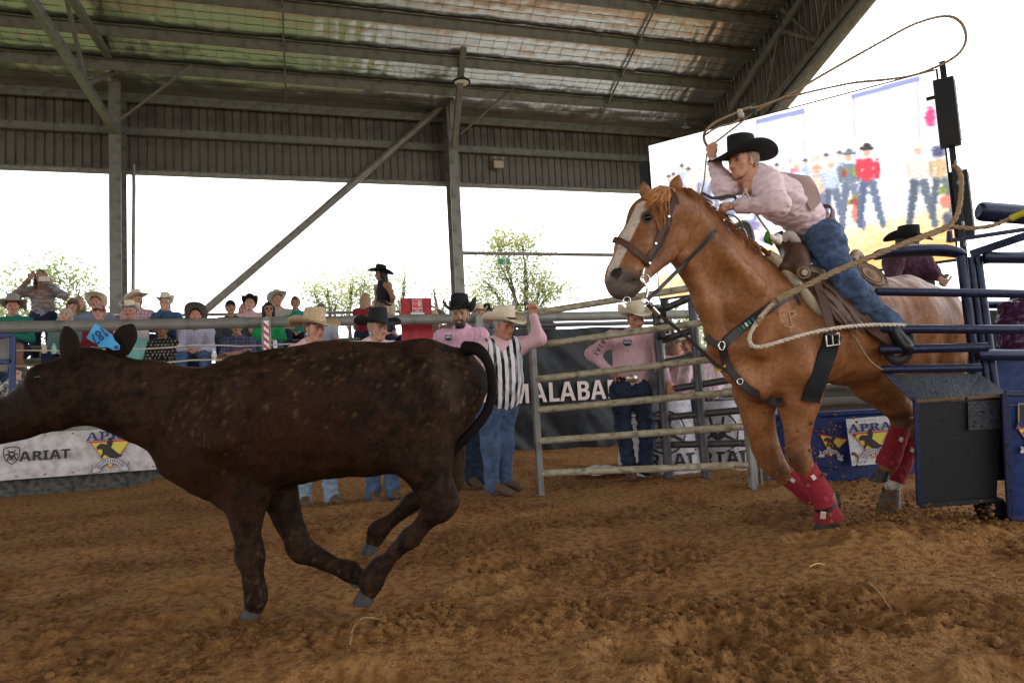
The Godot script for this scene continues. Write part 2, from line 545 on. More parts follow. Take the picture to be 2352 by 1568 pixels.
# ---------------------------------------------------------------- ground
var pits := []
func crumb(x: float, z: float) -> float:
	# where the earth is freshly turned and damp
	return smoothstep(-0.14, 0.26, ground_m.get_noise_2d(x, z * 1.25))
func ground_h(x: float, z: float) -> float:
	var d := -z
	var rough := 1.0 - 0.75 * smoothstep(8.6, 9.6, d) * smoothstep(-1.0, -3.0, x)
	var h := 0.05 * ground_a.get_noise_2d(x, z)
	var b := ground_b.get_noise_2d(x, z)
	var m := crumb(x, z)
	h += rough * ((0.013 + 0.017 * m) * b + m * (0.014 * absf(ground_b.get_noise_2d(x * 2.3 + 31.0, z * 2.3)) + 0.016 * ground_c.get_noise_2d(x, z)) + 0.005 * ground_c.get_noise_2d(x, z))
	h += 0.17 * smoothstep(7.4, 9.6, d) * smoothstep(-3.2, 0.5, x) * (1.0 - smoothstep(1.5, 4.0, x) * 0.5)
	# ridge of earth thrown up by the box at the right
	h += 0.09 * exp(-pow((x - 3.0 - (z + 3.0) * 0.2) / 0.7, 2.0) - pow((z + 2.9) / 0.38, 2.0))
	for p in pits:
		var q: float = (x - p.x) * (x - p.x) + (z - p.z) * (z - p.z)
		if q < 0.1:
			var t: float = sqrt(q) / p.y
			if t < 1.8: h += 0.3 * p.y * (exp(-pow((t - 1.25) * 3.0, 2.0)) * (0.4 if p.y < 0.16 else 0.0) - exp(-t * t * 1.6))
	return h
func build_ground() -> void:
	for k in 46:
		var a := deg_to_rad(17.0) + rng.randf_range(-0.65, 0.65)
		var r := rng.randf_range(2.0, 7.5)
		pits.append(Vector3(sin(a) * r, rng.randf_range(0.09, 0.15), -cos(a) * r))
	for px in [[578, 1414], [836, 1386], [2010, 1195], [2046, 1172], [1905, 1224]]:
		var g := G(px[0], px[1])
		pits.append(Vector3(g.x, 0.2, g.z))
	var o := Acc.new()
	var nu := 620
	var nv := 400
	var damp := FastNoiseLite.new()
	damp.seed = 77; damp.frequency = 1.1; damp.fractal_octaves = 4
	o.grid(nu, nv, func(u: float, w: float) -> Vector3:
		var a := deg_to_rad(17.0) + lerpf(-1.25, 1.25, u)
		var r := 0.7 * pow(21.4, w)
		var x := sin(a) * r
		var z := -cos(a) * r
		return Vector3(x, ground_h(x, z) if r < 13.0 else 0.0, z))
	for k in o.v.size():
		var p := o.v[k]
		var t := clampf(crumb(p.x, p.z) * 0.75 + smoothstep(0.0, 0.4, damp.get_noise_2d(p.x, p.z)) * 0.4, 0.0, 1.0)
		var s := smoothstep(8.4, 9.4, -p.z) * smoothstep(-0.5, -2.0, p.x)
		var q := Color(1.06, 1.01, 0.98).lerp(Color(0.76, 0.71, 0.66), t)
		o.c[k] = q.lerp(Color(1.5, 1.5, 1.55), s)
	structure("arena_ground", o, M.dirt)
	var b := Acc.new()
	b.quad(Vector3(-30, -0.16, 18), Vector3(14, -0.16, 18), Vector3(14, -0.16, -15.4), Vector3(-30, -0.16, -15.4), Vector3.UP)
	structure("ground", b, M.dirt)
	var gr := Acc.new()
	gr.quad(Vector3(-260, -0.2, 200), Vector3(260, -0.2, 200), Vector3(260, -0.2, -300), Vector3(-260, -0.2, -300), Vector3.UP)
	structure("grass_field", gr, M.grass)
	var ap := Acc.new()
	ap.quad(Vector3(2.4, -0.19, -15.5), Vector3(16, -0.19, -15.5), Vector3(16, -0.19, -26), Vector3(2.4, -0.19, -26), Vector3.UP)
	structure("gravel_apron", ap, mat(lin(0.42, 0.42, 0.4), 0.9, 0.0, M.speck, 1.0))
	# loose clods
	var lump := Acc.new()
	var base := SphereMesh.new()
	base.radius = 1.0; base.height = 1.5; base.radial_segments = 7; base.rings = 4
	var arr := base.get_mesh_arrays()
	var av: PackedVector3Array = arr[Mesh.ARRAY_VERTEX]
	for k in av.size():
		var nrm: Vector3 = av[k].normalized()
		lump.vert(av[k] * (1.0 + 0.35 * fine_noise.get_noise_3dv(av[k] * 1.3)), nrm)
	lump.i = arr[Mesh.ARRAY_INDEX]
	var mm := MultiMesh.new()
	mm.transform_format = MultiMesh.TRANSFORM_3D
	mm.use_colors = true
	mm.mesh = lump.mesh()
	mm.instance_count = 15000
	for k in 15000:
		var a := deg_to_rad(17.0) + rng.randf_range(-0.8, 0.8)
		var r := 1.2 * pow(7.5, sqrt(rng.randf()))
		var x := sin(a) * r
		var z := -cos(a) * r
		if -z > 9.2 and x < -1.0: r = 2.0; x = sin(a) * r; z = -cos(a) * r
		var s := 0.004 + 0.016 * pow(rng.randf(), 4.0)
		s *= lerpf(0.35, 1.0, crumb(x, z))
		var t := Transform3D(Basis.from_euler(Vector3(rng.randf() * 6, rng.randf() * 6, rng.randf() * 6)).scaled(Vector3(s, s * 0.8, s)), Vector3(x, ground_h(x, z) + s * 0.2, z))
		mm.set_instance_transform(k, t)
		mm.set_instance_color(k, Color.WHITE.lerp(Color(0.55, 0.5, 0.48), rng.randf()))
	var mi := MultiMeshInstance3D.new()
	mi.name = "loose_dirt_clods"; mi.multimesh = mm; mi.material_override = M.clod
	mi.set_meta("kind", "stuff"); mi.set_meta("label", "loose brown dirt clods scattered over the arena floor"); mi.set_meta("category", "dirt")
	add_child(mi)
	# earth flung up behind the hooves
	var fl := MultiMesh.new()
	fl.transform_format = MultiMesh.TRANSFORM_3D
	fl.use_colors = true
	fl.mesh = lump.mesh()
	fl.instance_count = 1300
	for k in 1300:
		var c := P(lerpf(1900, 2290, rng.randf()), 1170, rng.randf_range(3.5, 4.2)) if k > 350 else P(rng.randfn(1830, 90), rng.randfn(1050, 60), rng.randf_range(3.75, 3.95))
		if k > 350:
			c.y = ground_h(c.x, c.z) + absf(rng.randfn(0.0, 0.05))
		var s := 0.0025 + 0.0125 * pow(rng.randf(), 4.0)
		if k > 1000:
			c = P(2030 + rng.randfn(0, 40), 1170, 4.45 + rng.randfn(0, 0.08))
			c.y = absf(rng.randfn(0.0, 0.09))
		fl.set_instance_transform(k, Transform3D(Basis().scaled(Vector3.ONE * s), c))
		fl.set_instance_color(k, Color.WHITE.lerp(Color(0.6, 0.55, 0.5), rng.randf()))
	var fi := MultiMeshInstance3D.new()
	fi.name = "flying_dirt_specks"; fi.multimesh = fl; fi.material_override = M.clod
	fi.set_meta("kind", "stuff"); fi.set_meta("label", "fine dirt specks kicked up around the horse's legs"); fi.set_meta("category", "dirt")
	add_child(fi)

# ---------------------------------------------------------------- the steel shed
func roof_h(d: float) -> float:
	return 7.62 + 0.364 * (15.0 - d)
func ibeam(o: Acc, base: Vector3, top: float, fw: float, depth: float) -> void:
	var h := top - base.y
	for s in [0.0, -1.0]:
		o.box(Transform3D(Basis(), base + Vector3(0, h * 0.5, s * (depth - 0.016))), Vector3(fw, h, 0.016))
	o.box(Transform3D(Basis(), base + Vector3(0, h * 0.5, -depth * 0.5)), Vector3(0.014, h, depth - 0.034))
func build_shed() -> void:
	var shed := thing("arena_shed", "grey steel shed roof on columns lined with silver foil over the arena", "building")
	var o: Acc
	var cl := PD(270, 540, 15.0)
	var cc := PD(1046, 540, 15.0)
	for x in [cl.x - (cc.x - cl.x) * 2.0, cl.x - (cc.x - cl.x), cl.x, cc.x, 10.0]:
		o = Acc.new()
		ibeam(o, Vector3(x, -0.1, -14.8), roof_h(15.0) - 0.1, 0.215, 0.46)
		part("column", o, M.galv, shed)
	for x in [-24.0, -16.0, -8.0, 0.0, 10.0]:
		o = Acc.new()
		ibeam(o, Vector3(x, -0.1, 15.2), 7.5, 0.215, 0.46)
		part("column", o, M.galv, shed)
	# wall sheets, each with its own ribs
	var yb := 5.86
	var yt := 7.56
	var w := 0.66
	var first: MeshInstance3D = null
	for k in 34:
		var x0 := 10.0 - (k + 1) * w
		if first == null:
			o = Acc.new()
			var run := [Vector2(0.0, 0)]
			for r in 4:
				var b := r * 0.165
				run += [Vector2(b + 0.118, 0), Vector2(b + 0.127, -0.026), Vector2(b + 0.152, -0.026), Vector2(b + 0.161, 0)]
			run.append(Vector2(0.664, 0.001))
			for j in run.size() - 1:
				var a: Vector2 = run[j]
				var b2: Vector2 = run[j + 1]
				o.quad(Vector3(x0 + a.x, yb, -15.36 + a.y), Vector3(x0 + b2.x, yb, -15.36 + b2.y), Vector3(x0 + b2.x, yt, -15.36 + b2.y), Vector3(x0 + a.x, yt, -15.36 + a.y), Vector3(0, 0, 1))
			first = part("wall_sheet", o, M.clad, shed)
		else:
			copy_of(first, "wall_sheet", shed, Vector3(-w * k, 0, 0))
	o = Acc.new()
	o.box(Transform3D(Basis(), Vector3(-20.5, (yb + yt) * 0.5, -15.38)), Vector3(16.0, yt - yb, 0.02))
	part("wall_cladding", o, M.clad, shed)
	o = Acc.new()
	o.box(Transform3D(Basis(), Vector3(-9.0, 6.66, -15.28)), Vector3(38.0, 0.035, 0.13))
	o.box(Transform3D(Basis(), Vector3(-9.0, 6.76, -15.335)), Vector3(38.0, 0.16, 0.02))
	part("wall_girt", o, M.galv_dark, shed)
	o = Acc.new()
	o.tube([Vector3(-28, yb + 0.02, -15.28), Vector3(10, yb + 0.02, -15.28)], 0.062, 10)
	part("bottom_rail", o, M.gutter, shed)
	o = Acc.new()
	o.box(Transform3D(Basis(), Vector3(-9.0, 7.42, -15.24)), Vector3(38.0, 0.2, 0.09), 0.01)
	part("eave_beam", o, M.galv_dark, shed)
	o = Acc.new()
	o.box(Transform3D(Basis(), Vector3(-9.0, 7.56, -15.17)), Vector3(38.0, 0.05, 0.16), 0.008)
	part("eave_flashing", o, M.gutter, shed)
	# purlins
	var ds := [14.98, 14.43, 13.66, 12.8, 11.95, 11.1, 10.3, 9.5, 8.7]
	var nrm := Vector3(0, cos(0.349), -sin(0.349))
	for d in ds:
		if d > 14.9: continue
		o = Acc.new()
		var c := Vector3(-9.0, roof_h(d) - 0.12, -d)
		o.box(Transform3D(Basis(Vector3.RIGHT, 0.349), c), Vector3(38.0, 0.2, 0.012))
		for s in [-0.1, 0.1]:
			o.box(Transform3D(Basis(Vector3.RIGHT, 0.349), c + Basis(Vector3.RIGHT, 0.349) * Vector3(0, s, 0.038)), Vector3(38.0, 0.012, 0.074))
		part("purlin", o, M.galv_dark, shed)
	# foil blankets pillowed between the wires of the safety mesh, one per bay between purlins
	var wr := Acc.new()
	for k in ds.size() - 1:
		var d0: float = ds[k] + (0.42 if k == 0 else 0.0)
		var d1: float = ds[k + 1]
		o = Acc.new()
		var x0 := -11.0
		var x1 := 9.95
		var nu := 560
		var nv := 16
		var ph := k * 17.0
		o.grid(nu, nv, func(u: float, v: float) -> Vector3:
			var x := lerpf(x0, x1, u)
			var d := lerpf(d0, d1, v)
			var sag := -0.055 * (1.0 - pow(2.0 * v - 1.0, 4.0))
			var pil := (0.011 + 0.01 * cloth_noise.get_noise_2d(x * 0.9, ph)) * absf(sin(x * PI / 0.3)) * absf(sin(v * PI * 5.0))
			var nz := 0.014 * cloth_noise.get_noise_2d(x * 1.1 + ph, d * 2.0) + 0.007 * cloth_noise.get_noise_2d(x * 7.0, d * 5.0 + ph)
			return Vector3(x, roof_h(d) + sag - pil + nz, -d))
		o.face(Vector3.DOWN)
		part("foil_blanket", o, M.foil, shed)
		for j in range(1, 5):
			var v := j / 5.0
			var d := lerpf(d0, d1, v)
			var y := roof_h(d) - 0.055 * (1.0 - pow(2.0 * v - 1.0, 4.0)) - 0.012
			wr.beam(Vector3(x0, y, -d), Vector3(x1, y, -d), 0.005, 0.005)
		for j in int((x1 - x0) / 0.3):
			var x := x0 + j * 0.3
			var pts := []
			for q in 5:
				var v := q / 4.0
				pts.append(Vector3(x, roof_h(lerpf(d0, d1, v)) - 0.055 * (1.0 - pow(2.0 * v - 1.0, 4.0)) - 0.012, -lerpf(d0, d1, v)))
			for q in 4: wr.beam(pts[q], pts[q + 1], 0.004, 0.004)
	var wm := part("safety_mesh", wr, M.wire, shed)
	wm.set_meta("kind", "stuff")
	# the rest of the roof, out of sight above and behind the camera
	o = Acc.new()
	for q in [[15.6, 0.0], [-15.6, 0.0]]:
		var hh: float = roof_h(15.6)
		o.quad(Vector3(-28, hh + 0.16, -q[0]), Vector3(10.15, hh + 0.16, -q[0]), Vector3(10.15, roof_h(0) + 0.16, 0), Vector3(-28, roof_h(0) + 0.16, 0), Vector3.UP)
	part("roof_sheet", o, M.roof, shed)
	for q in [1.0, -1.0]:
		for x in [cl.x - (cc.x - cl.x), 10.0]:
			o = Acc.new()
			o.beam(Vector3(x - 0.05, roof_h(8.7) - 0.1, -8.7 * q), Vector3(x - 0.05, roof_h(0) - 0.1, 0), 0.15, 0.3)
			part("rafter", o, M.galv, shed)
	# bracing bars between purlins
	for xb in [PD(652, 110, 13.9).x, PD(1405, 110, 14.0).x]:
		o = Acc.new()
		for k in ds.size() - 1:
			o.beam(Vector3(xb, roof_h(ds[k]) - 0.14, -ds[k] + 0.03), Vector3(xb, roof_h(ds[k + 1]) - 0.14, -ds[k + 1] - 0.03), 0.03, 0.04)
		part("purlin_bridging", o, M.galv, shed)
	# trusses: each member a part
	var mem := func(a: Vector3, b: Vector3, w2: float, h2: float) -> void:
		var q := Acc.new()
		q.beam(a, b, w2, h2, Vector3.UP, 0.008)
		part("truss_member", q, M.galv, shed)
	var lx := cl.x
	mem.call(PX(266, 305, lx), PX(58, -20, lx), 0.12, 0.15)
	mem.call(PX(268, 160, lx), PX(160, -10, lx), 0.12, 0.13)
	mem.call(PX(194, 180, lx), PX(150, -10, lx), 0.06, 0.075)
	mem.call(PX(204, 190, lx), PX(266, 165, lx), 0.06, 0.075)
	mem.call(PX(265, 310, lx), PX(264, 150, lx), 0.14, 0.12)
	mem.call(PX(1044, 335, cc.x), PX(1074, -15, cc.x), 0.12, 0.15)
	mem.call(PX(1040, 200, cc.x + 0.02), PX(1056, -15, cc.x - 0.02), 0.1, 0.13)
	mem.call(PX(1038, 330, cc.x), PX(1036, 180, cc.x), 0.1, 0.1)
	var gx := 9.9
	mem.call(PX(1676, 250, gx), PX(1850, -15, gx), 0.1, 0.14)
	mem.call(PX(1752, 262, gx), PX(1972, -10, gx), 0.1, 0.15)
	mem.call(PX(1760, 240, gx + 0.02), PX(1790, 72, gx + 0.02), 0.05, 0.06)
	mem.call(PX(1792, 70, gx - 0.02), PX(1876, 92, gx - 0.02), 0.06, 0.08)
	mem.call(PX(1766, -5, gx + 0.03), PX(1877, 92, gx + 0.03), 0.05, 0.06)
	mem.call(PX(1878, 90, gx + 0.01), PX(1902, -5, gx + 0.01), 0.05, 0.06)
	# fly braces, wall brace, tie rods
	var bar := func(called: String, a: Vector3, b: Vector3, r: float, m: Material) -> void:
		var q := Acc.new()
		q.tube([a, b], r, 8)
		part(called, q, m, shed)
	bar.call("fly_brace", PD(272, 278, 14.85), PD(440, 150, 14.1), 0.028, M.galv_dark)
	bar.call("fly_brace", PD(1057, 308, 14.85), PD(1186, 196, 14.3), 0.025, M.galv_dark)
	bar.call("fly_brace", PD(1085, 33, 13.3), PD(1122, 0, 13.1), 0.045, M.galv)
	bar.call("wall_brace", PD(1022, 240, 15.05), PD(380, 790, 15.05), 0.085, M.galv)
	bar.call("tie_rod", PD(1090, 192, 14.5), PD(1530, -10, 12.4), 0.011, M.galv_dark)
	bar.call("tie_rod", PD(1432, -10, 12.6), PD(1642, 282, 14.85), 0.011, M.galv_dark)
	bar.call("tie_rod", PD(1560, 205, 14.4), PD(1640, 280, 14.9), 0.02, M.galv_dark)
	# gable end at the right
	o = Acc.new()
	var gf: MeshInstance3D = null
	for k in 23:
		var d0 := 15.3 - k * 0.66
		var q := Acc.new()
		for j in 4:
			var a := d0 - j * 0.165
			var run := [Vector2(a, 0), Vector2(a - 0.118, 0), Vector2(a - 0.127, 0.026), Vector2(a - 0.152, 0.026), Vector2(a - 0.163, 0)]
			for t in 4:
				var s: Vector2 = run[t]
				var e: Vector2 = run[t + 1]
				q.quad(Vector3(10.06 + s.y, roof_h(s.x) - 1.95, -s.x), Vector3(10.06 + e.y, roof_h(e.x) - 1.95, -e.x), Vector3(10.06 + e.y, roof_h(e.x) + 0.1, -e.x), Vector3(10.06 + s.y, roof_h(s.x) + 0.1, -s.x), Vector3(-1, 0, 0))
		part("gable_sheet", q, M.clad, shed)
	o = Acc.new()
	o.tube([Vector3(9.98, roof_h(15.3) - 1.93, -15.3), Vector3(9.98, roof_h(0) - 1.93, 0)], 0.13, 12)
	part("gable_bottom_tube", o, M.gutter, shed)
	# far open rail between columns, with the exit sign hung from it
	o = Acc.new()
	o.tube([PD(1062, 581, 14.85), PD(1452, 586, 14.85)], 0.042, 8)
	part("high_rail", o, M.galv, shed)
	o = Acc.new()
	o.tube([PD(306, 378, 15.1), PD(307, 430, 15.1), PD(304, 760, 15.1)], 0.035, 8)
	part("downpipe", o, M.gutter, shed)
	# high bay lamp
	var lp := PX(1060, 190, cc.x + 0.02)
	var lamp := thing("high_bay_lamp", "round black high-bay lamp hanging on a cable under the roof", "lamp", lp)
	o = Acc.new()
	o.tube([lp + Vector3(0, 0.0, 0), lp + Vector3(0, 0.035, 0), lp + Vector3(0, 0.05, 0)], [0.19, 0.185, 0.1], 24)
	o.tube([lp + Vector3(0, 0.05, 0), lp + Vector3(0, 0.14, 0)], [0.09, 0.07], 16)
	part("housing", o, M.black, lamp)
	o = Acc.new()
	o.tube([lp + Vector3(0, -0.008, 0), lp + Vector3(0, 0.004, 0)], [0.15, 0.155], 24)
	part("lens", o, mat(lin(0.75, 0.72, 0.62), 0.3), lamp)
	o = Acc.new()
	o.tube(smooth_path([lp + Vector3(0, 0.14, 0), lp + Vector3(-0.05, 0.6, 0.05), lp + Vector3(-0.02, 1.3, 0.2), lp + Vector3(-0.04, 1.75, 0.35)]), 0.012, 6)
	part("cable", o, M.black, lamp)
	# emergency flood light box on the wall
	var ep := PD(1145, 378, 15.2)
	var em := thing("emergency_light", "small twin-headed emergency light box on the far wall edge", "light", ep)
	o = Acc.new()
	o.box(Transform3D(Basis(), ep), Vector3(0.24, 0.17, 0.09), 0.01)
	part("case", o, mat(lin(0.5, 0.4, 0.3), 0.6), em)
	for s in [-0.09, 0.09]:
		o = Acc.new()
		o.tube([ep + Vector3(s, 0.14, 0), ep + Vector3(s, 0.14, 0.07)], [0.03, 0.042], 12)
		o.tube([ep + Vector3(s, 0.08, 0), ep + Vector3(s, 0.12, 0)], 0.012, 6)
		part("lamp_head", o, M.gutter, em)
	# exit sign
	var xp := PD(1157, 601, 14.85)
	var xs := thing("exit_sign", "green running-man exit sign hanging below the high rail", "sign", xp)
	o = Acc.new()
	o.box(Transform3D(Basis(), xp), Vector3(0.3, 0.18, 0.03), 0.006)
	part("panel", o, M.white_ink, xs)
	o = Acc.new()
	o.box(Transform3D(Basis(), xp + Vector3(-0.08, 0, 0.017)), Vector3(0.12, 0.13, 0.004))
	o.box(Transform3D(Basis(), xp + Vector3(0.1, 0, 0.017)), Vector3(0.08, 0.13, 0.004))
	part("green_field", o, mat(lin(0.02, 0.3, 0.09), 0.4), xs)
	o = Acc.new()
	for q in [[Vector2(0.0, 0.03), Vector2(-0.02, -0.01), 0.02], [Vector2(-0.02, -0.01), Vector2(0.015, -0.03), 0.014], [Vector2(-0.02, -0.01), Vector2(-0.05, -0.05), 0.014], [Vector2(0.0, 0.03), Vector2(0.03, 0.0), 0.01], [Vector2(0.0, 0.03), Vector2(-0.04, 0.02), 0.01], [Vector2(0.015, -0.03), Vector2(0.01, -0.06), 0.013]]:
		o.beam(xp + Vector3(q[0].x, q[0].y, 0.02), xp + Vector3(q[1].x, q[1].y, 0.02), 0.006, q[2], Vector3(0, 0, 1))
	o.tube([xp + Vector3(0.012, 0.046, 0.017), xp + Vector3(0.012, 0.046, 0.023)], 0.012, 10)
	part("running_man", o, mat(lin(0.01, 0.12, 0.05), 0.5), xs)
	for s in [-0.11, 0.11]:
		o = Acc.new()
		o.tube([xp + Vector3(s, 0.09, 0), xp + Vector3(s, 0.16, 0)], 0.006, 6)
		part("hanger", o, M.galv, xs)

# ---------------------------------------------------------------- flat print: strokes, fills, lettering
func stroke(o: Acc, t: Transform3D, pts: Array, w: float, closed := false) -> void:
	var m := pts.size()
	var cnt := m if closed else m - 1
	for k in cnt:
		var a: Vector2 = pts[k]
		var b: Vector2 = pts[(k + 1) % m]
		var d := (b - a).normalized()
		var s := Vector2(-d.y, d.x) * w * 0.5
		var e := d * w * 0.35
		var c := [a - e + s, b + e + s, b + e - s, a - e - s]
		var lift := 0.0003 * (k % 3)
		o.quad(t * Vector3(c[0].x, c[0].y, lift), t * Vector3(c[1].x, c[1].y, lift), t * Vector3(c[2].x, c[2].y, lift), t * Vector3(c[3].x, c[3].y, lift), t.basis.z)
func fill(o: Acc, t: Transform3D, pts: Array) -> void:
	var pv := PackedVector2Array(pts)
	var ix := Geometry2D.triangulate_polygon(pv)
	var b := o.v.size()
	for p in pv: o.vert(t * Vector3(p.x, p.y, 0), t.basis.z.normalized())
	for k in range(0, ix.size(), 3): o.tri(b + ix[k], b + ix[k + 1], b + ix[k + 2])
func arc(c: Vector2, r: float, a0: float, a1: float, n := 14) -> Array:
	var out := []
	for k in n + 1:
		var a := deg_to_rad(lerpf(a0, a1, float(k) / n))
		out.append(c + Vector2(cos(a), sin(a)) * r)
	return out
func lettering(called: String, text: String, cap: float, t: Transform3D, m: Material, parent: Node3D, serif := false, bold := true, spread := 0.0) -> MeshInstance3D:
	var tm := TextMesh.new()
	var sf := SystemFont.new()
	sf.font_names = PackedStringArray(["Droid Serif" if serif else "Droid Sans"])
	sf.font_weight = 700 if bold else 400
	tm.font = sf
	tm.text = text
	tm.font_size = 64
	tm.pixel_size = cap / (64.0 * 0.71)
	tm.depth = 0.004
	tm.curve_step = 1.5
	tm.horizontal_alignment = HORIZONTAL_ALIGNMENT_CENTER
	tm.vertical_alignment = VERTICAL_ALIGNMENT_CENTER
	var o := MeshInstance3D.new()
	o.name = called
	o.mesh = tm; o.material_override = m
	parent.add_child(o, true)
	var org := Vector3.ZERO
	var q: Node = parent
	while q != self and q is Node3D:
		org += q.position
		q = q.get_parent()
	o.transform = Transform3D(t.basis, t.origin - org)
	return o
func shield_logo(t: Transform3D, s: float, m: Material, parent: Node3D) -> void:
	var o := Acc.new()
	var b := t.scaled_local(Vector3(s, s, 1))
	stroke(o, b, [Vector2(-0.42, 0.42)] + arc(Vector2(0, -0.42), 0.94, 116, 64) + [Vector2(0.42, 0.42), Vector2(0.43, 0.1), Vector2(0.34, -0.25), Vector2(0.0, -0.55), Vector2(-0.34, -0.25), Vector2(-0.43, 0.1)], 0.055, true)
	stroke(o, b, arc(Vector2(0, 0.08), 0.15, 0, 360, 16), 0.07)
	stroke(o, b, arc(Vector2(0, 0.38), 0.2, 200, 340, 10), 0.07)
	stroke(o, b, arc(Vector2(-0.24, -0.12), 0.2, -40, 110, 10), 0.08)
	stroke(o, b, arc(Vector2(0.24, -0.12), 0.2, 70, 220, 10), 0.08)
	stroke(o, b, [Vector2(-0.12, 0.0), Vector2(-0.26, -0.3)], 0.07)
	stroke(o, b, [Vector2(0.12, 0.0), Vector2(0.26, -0.3)], 0.07)
	part("shield_logo", o, m, parent)
func apra_logo(t: Transform3D, s: float, parent: Node3D) -> void:
	var b := t.scaled_local(Vector3(s, s, 1))
	var o := Acc.new()
	fill(o, b.translated_local(Vector3(0, 0, 0.002)), [Vector2(-0.42, 0.2), Vector2(0.42, 0.2), Vector2(0.02, -0.42), Vector2(-0.02, -0.42)])
	part("yellow_triangle", o, M.yellow_ink, parent)
	o = Acc.new()
	stroke(o, b.translated_local(Vector3(0, 0, 0.003)), [Vector2(-0.43, 0.2), Vector2(0.43, 0.2), Vector2(0.0, -0.44)], 0.018, true)
	stroke(o, b.translated_local(Vector3(0, 0, 0.004)), [Vector2(-0.5, 0.22), Vector2(0.5, 0.22)], 0.025)
	part("triangle_edge", o, M.red_ink, parent)
	lettering("lettering", "APRA", 0.2 * s, t.translated_local(Vector3(0, 0.35 * s, 0.005)).scaled_local(Vector3(1.35, 1, 1)), M.navy_ink, parent, true)
	o = Acc.new()
	fill(o, b.translated_local(Vector3(0, 0, 0.006)), [Vector2(-0.3, 0.1), Vector2(-0.22, 0.17), Vector2(-0.13, 0.16), Vector2(-0.05, 0.12), Vector2(0.06, 0.02), Vector2(0.14, -0.06), Vector2(0.21, -0.12), Vector2(0.27, -0.12), Vector2(0.23, -0.17), Vector2(0.17, -0.19), Vector2(0.08, -0.22), Vector2(0.02, -0.2), Vector2(-0.06, -0.15), Vector2(-0.12, -0.1), Vector2(-0.19, -0.19), Vector2(-0.22, -0.17), Vector2(-0.17, -0.06), Vector2(-0.18, 0.03), Vector2(-0.25, 0.03), Vector2(-0.29, 0.02)])
	fill(o, b.translated_local(Vector3(0, 0, 0.007)), [Vector2(-0.08, 0.14), Vector2(-0.04, 0.3), Vector2(0.03, 0.31), Vector2(0.06, 0.18), Vector2(0.02, 0.06)])
	part("rider_emblem", o, M.ink, parent)
	o = Acc.new()
	fill(o, b.translated_local(Vector3(0, 0, 0.008)), arc(Vector2(0, -0.56), 0.37, 155, 25, 14) + arc(Vector2(0, -0.56), 0.24, 25, 155, 14))
	fill(o, b.translated_local(Vector3(0, 0, 0.0075)), [Vector2(-0.4, -0.32), Vector2(-0.22, -0.36), Vector2(-0.2, -0.5), Vector2(-0.36, -0.54), Vector2(-0.42, -0.5), Vector2(-0.37, -0.42)])
	fill(o, b.translated_local(Vector3(0, 0, 0.0075)), [Vector2(0.4, -0.32), Vector2(0.22, -0.36), Vector2(0.2, -0.5), Vector2(0.36, -0.54), Vector2(0.42, -0.5), Vector2(0.37, -0.42)])
	part("ribbon", o, M.banner_white, parent)
	o = Acc.new()
	var rt := b.translated_local(Vector3(0, 0, 0.0095))
	stroke(o, rt, arc(Vector2(0, -0.56), 0.37, 155, 25, 14), 0.014)
	stroke(o, rt, arc(Vector2(0, -0.56), 0.24, 155, 25, 14), 0.014)
	stroke(o, rt, [Vector2(-0.4, -0.32), Vector2(-0.37, -0.42), Vector2(-0.42, -0.5), Vector2(-0.36, -0.54), Vector2(-0.2, -0.5)], 0.014)
	stroke(o, rt, [Vector2(0.4, -0.32), Vector2(0.37, -0.42), Vector2(0.42, -0.5), Vector2(0.36, -0.54), Vector2(0.2, -0.5)], 0.014)
	for k in 13:
		var a := deg_to_rad(150 - k * 10)
		var c := Vector2(0, -0.56) + Vector2(cos(a), sin(a)) * 0.305
		stroke(o, rt, [c - Vector2(cos(a), sin(a)) * 0.03, c + Vector2(cos(a), sin(a)) * 0.03], 0.02)
	part("ribbon_line", o, M.navy_ink, parent)

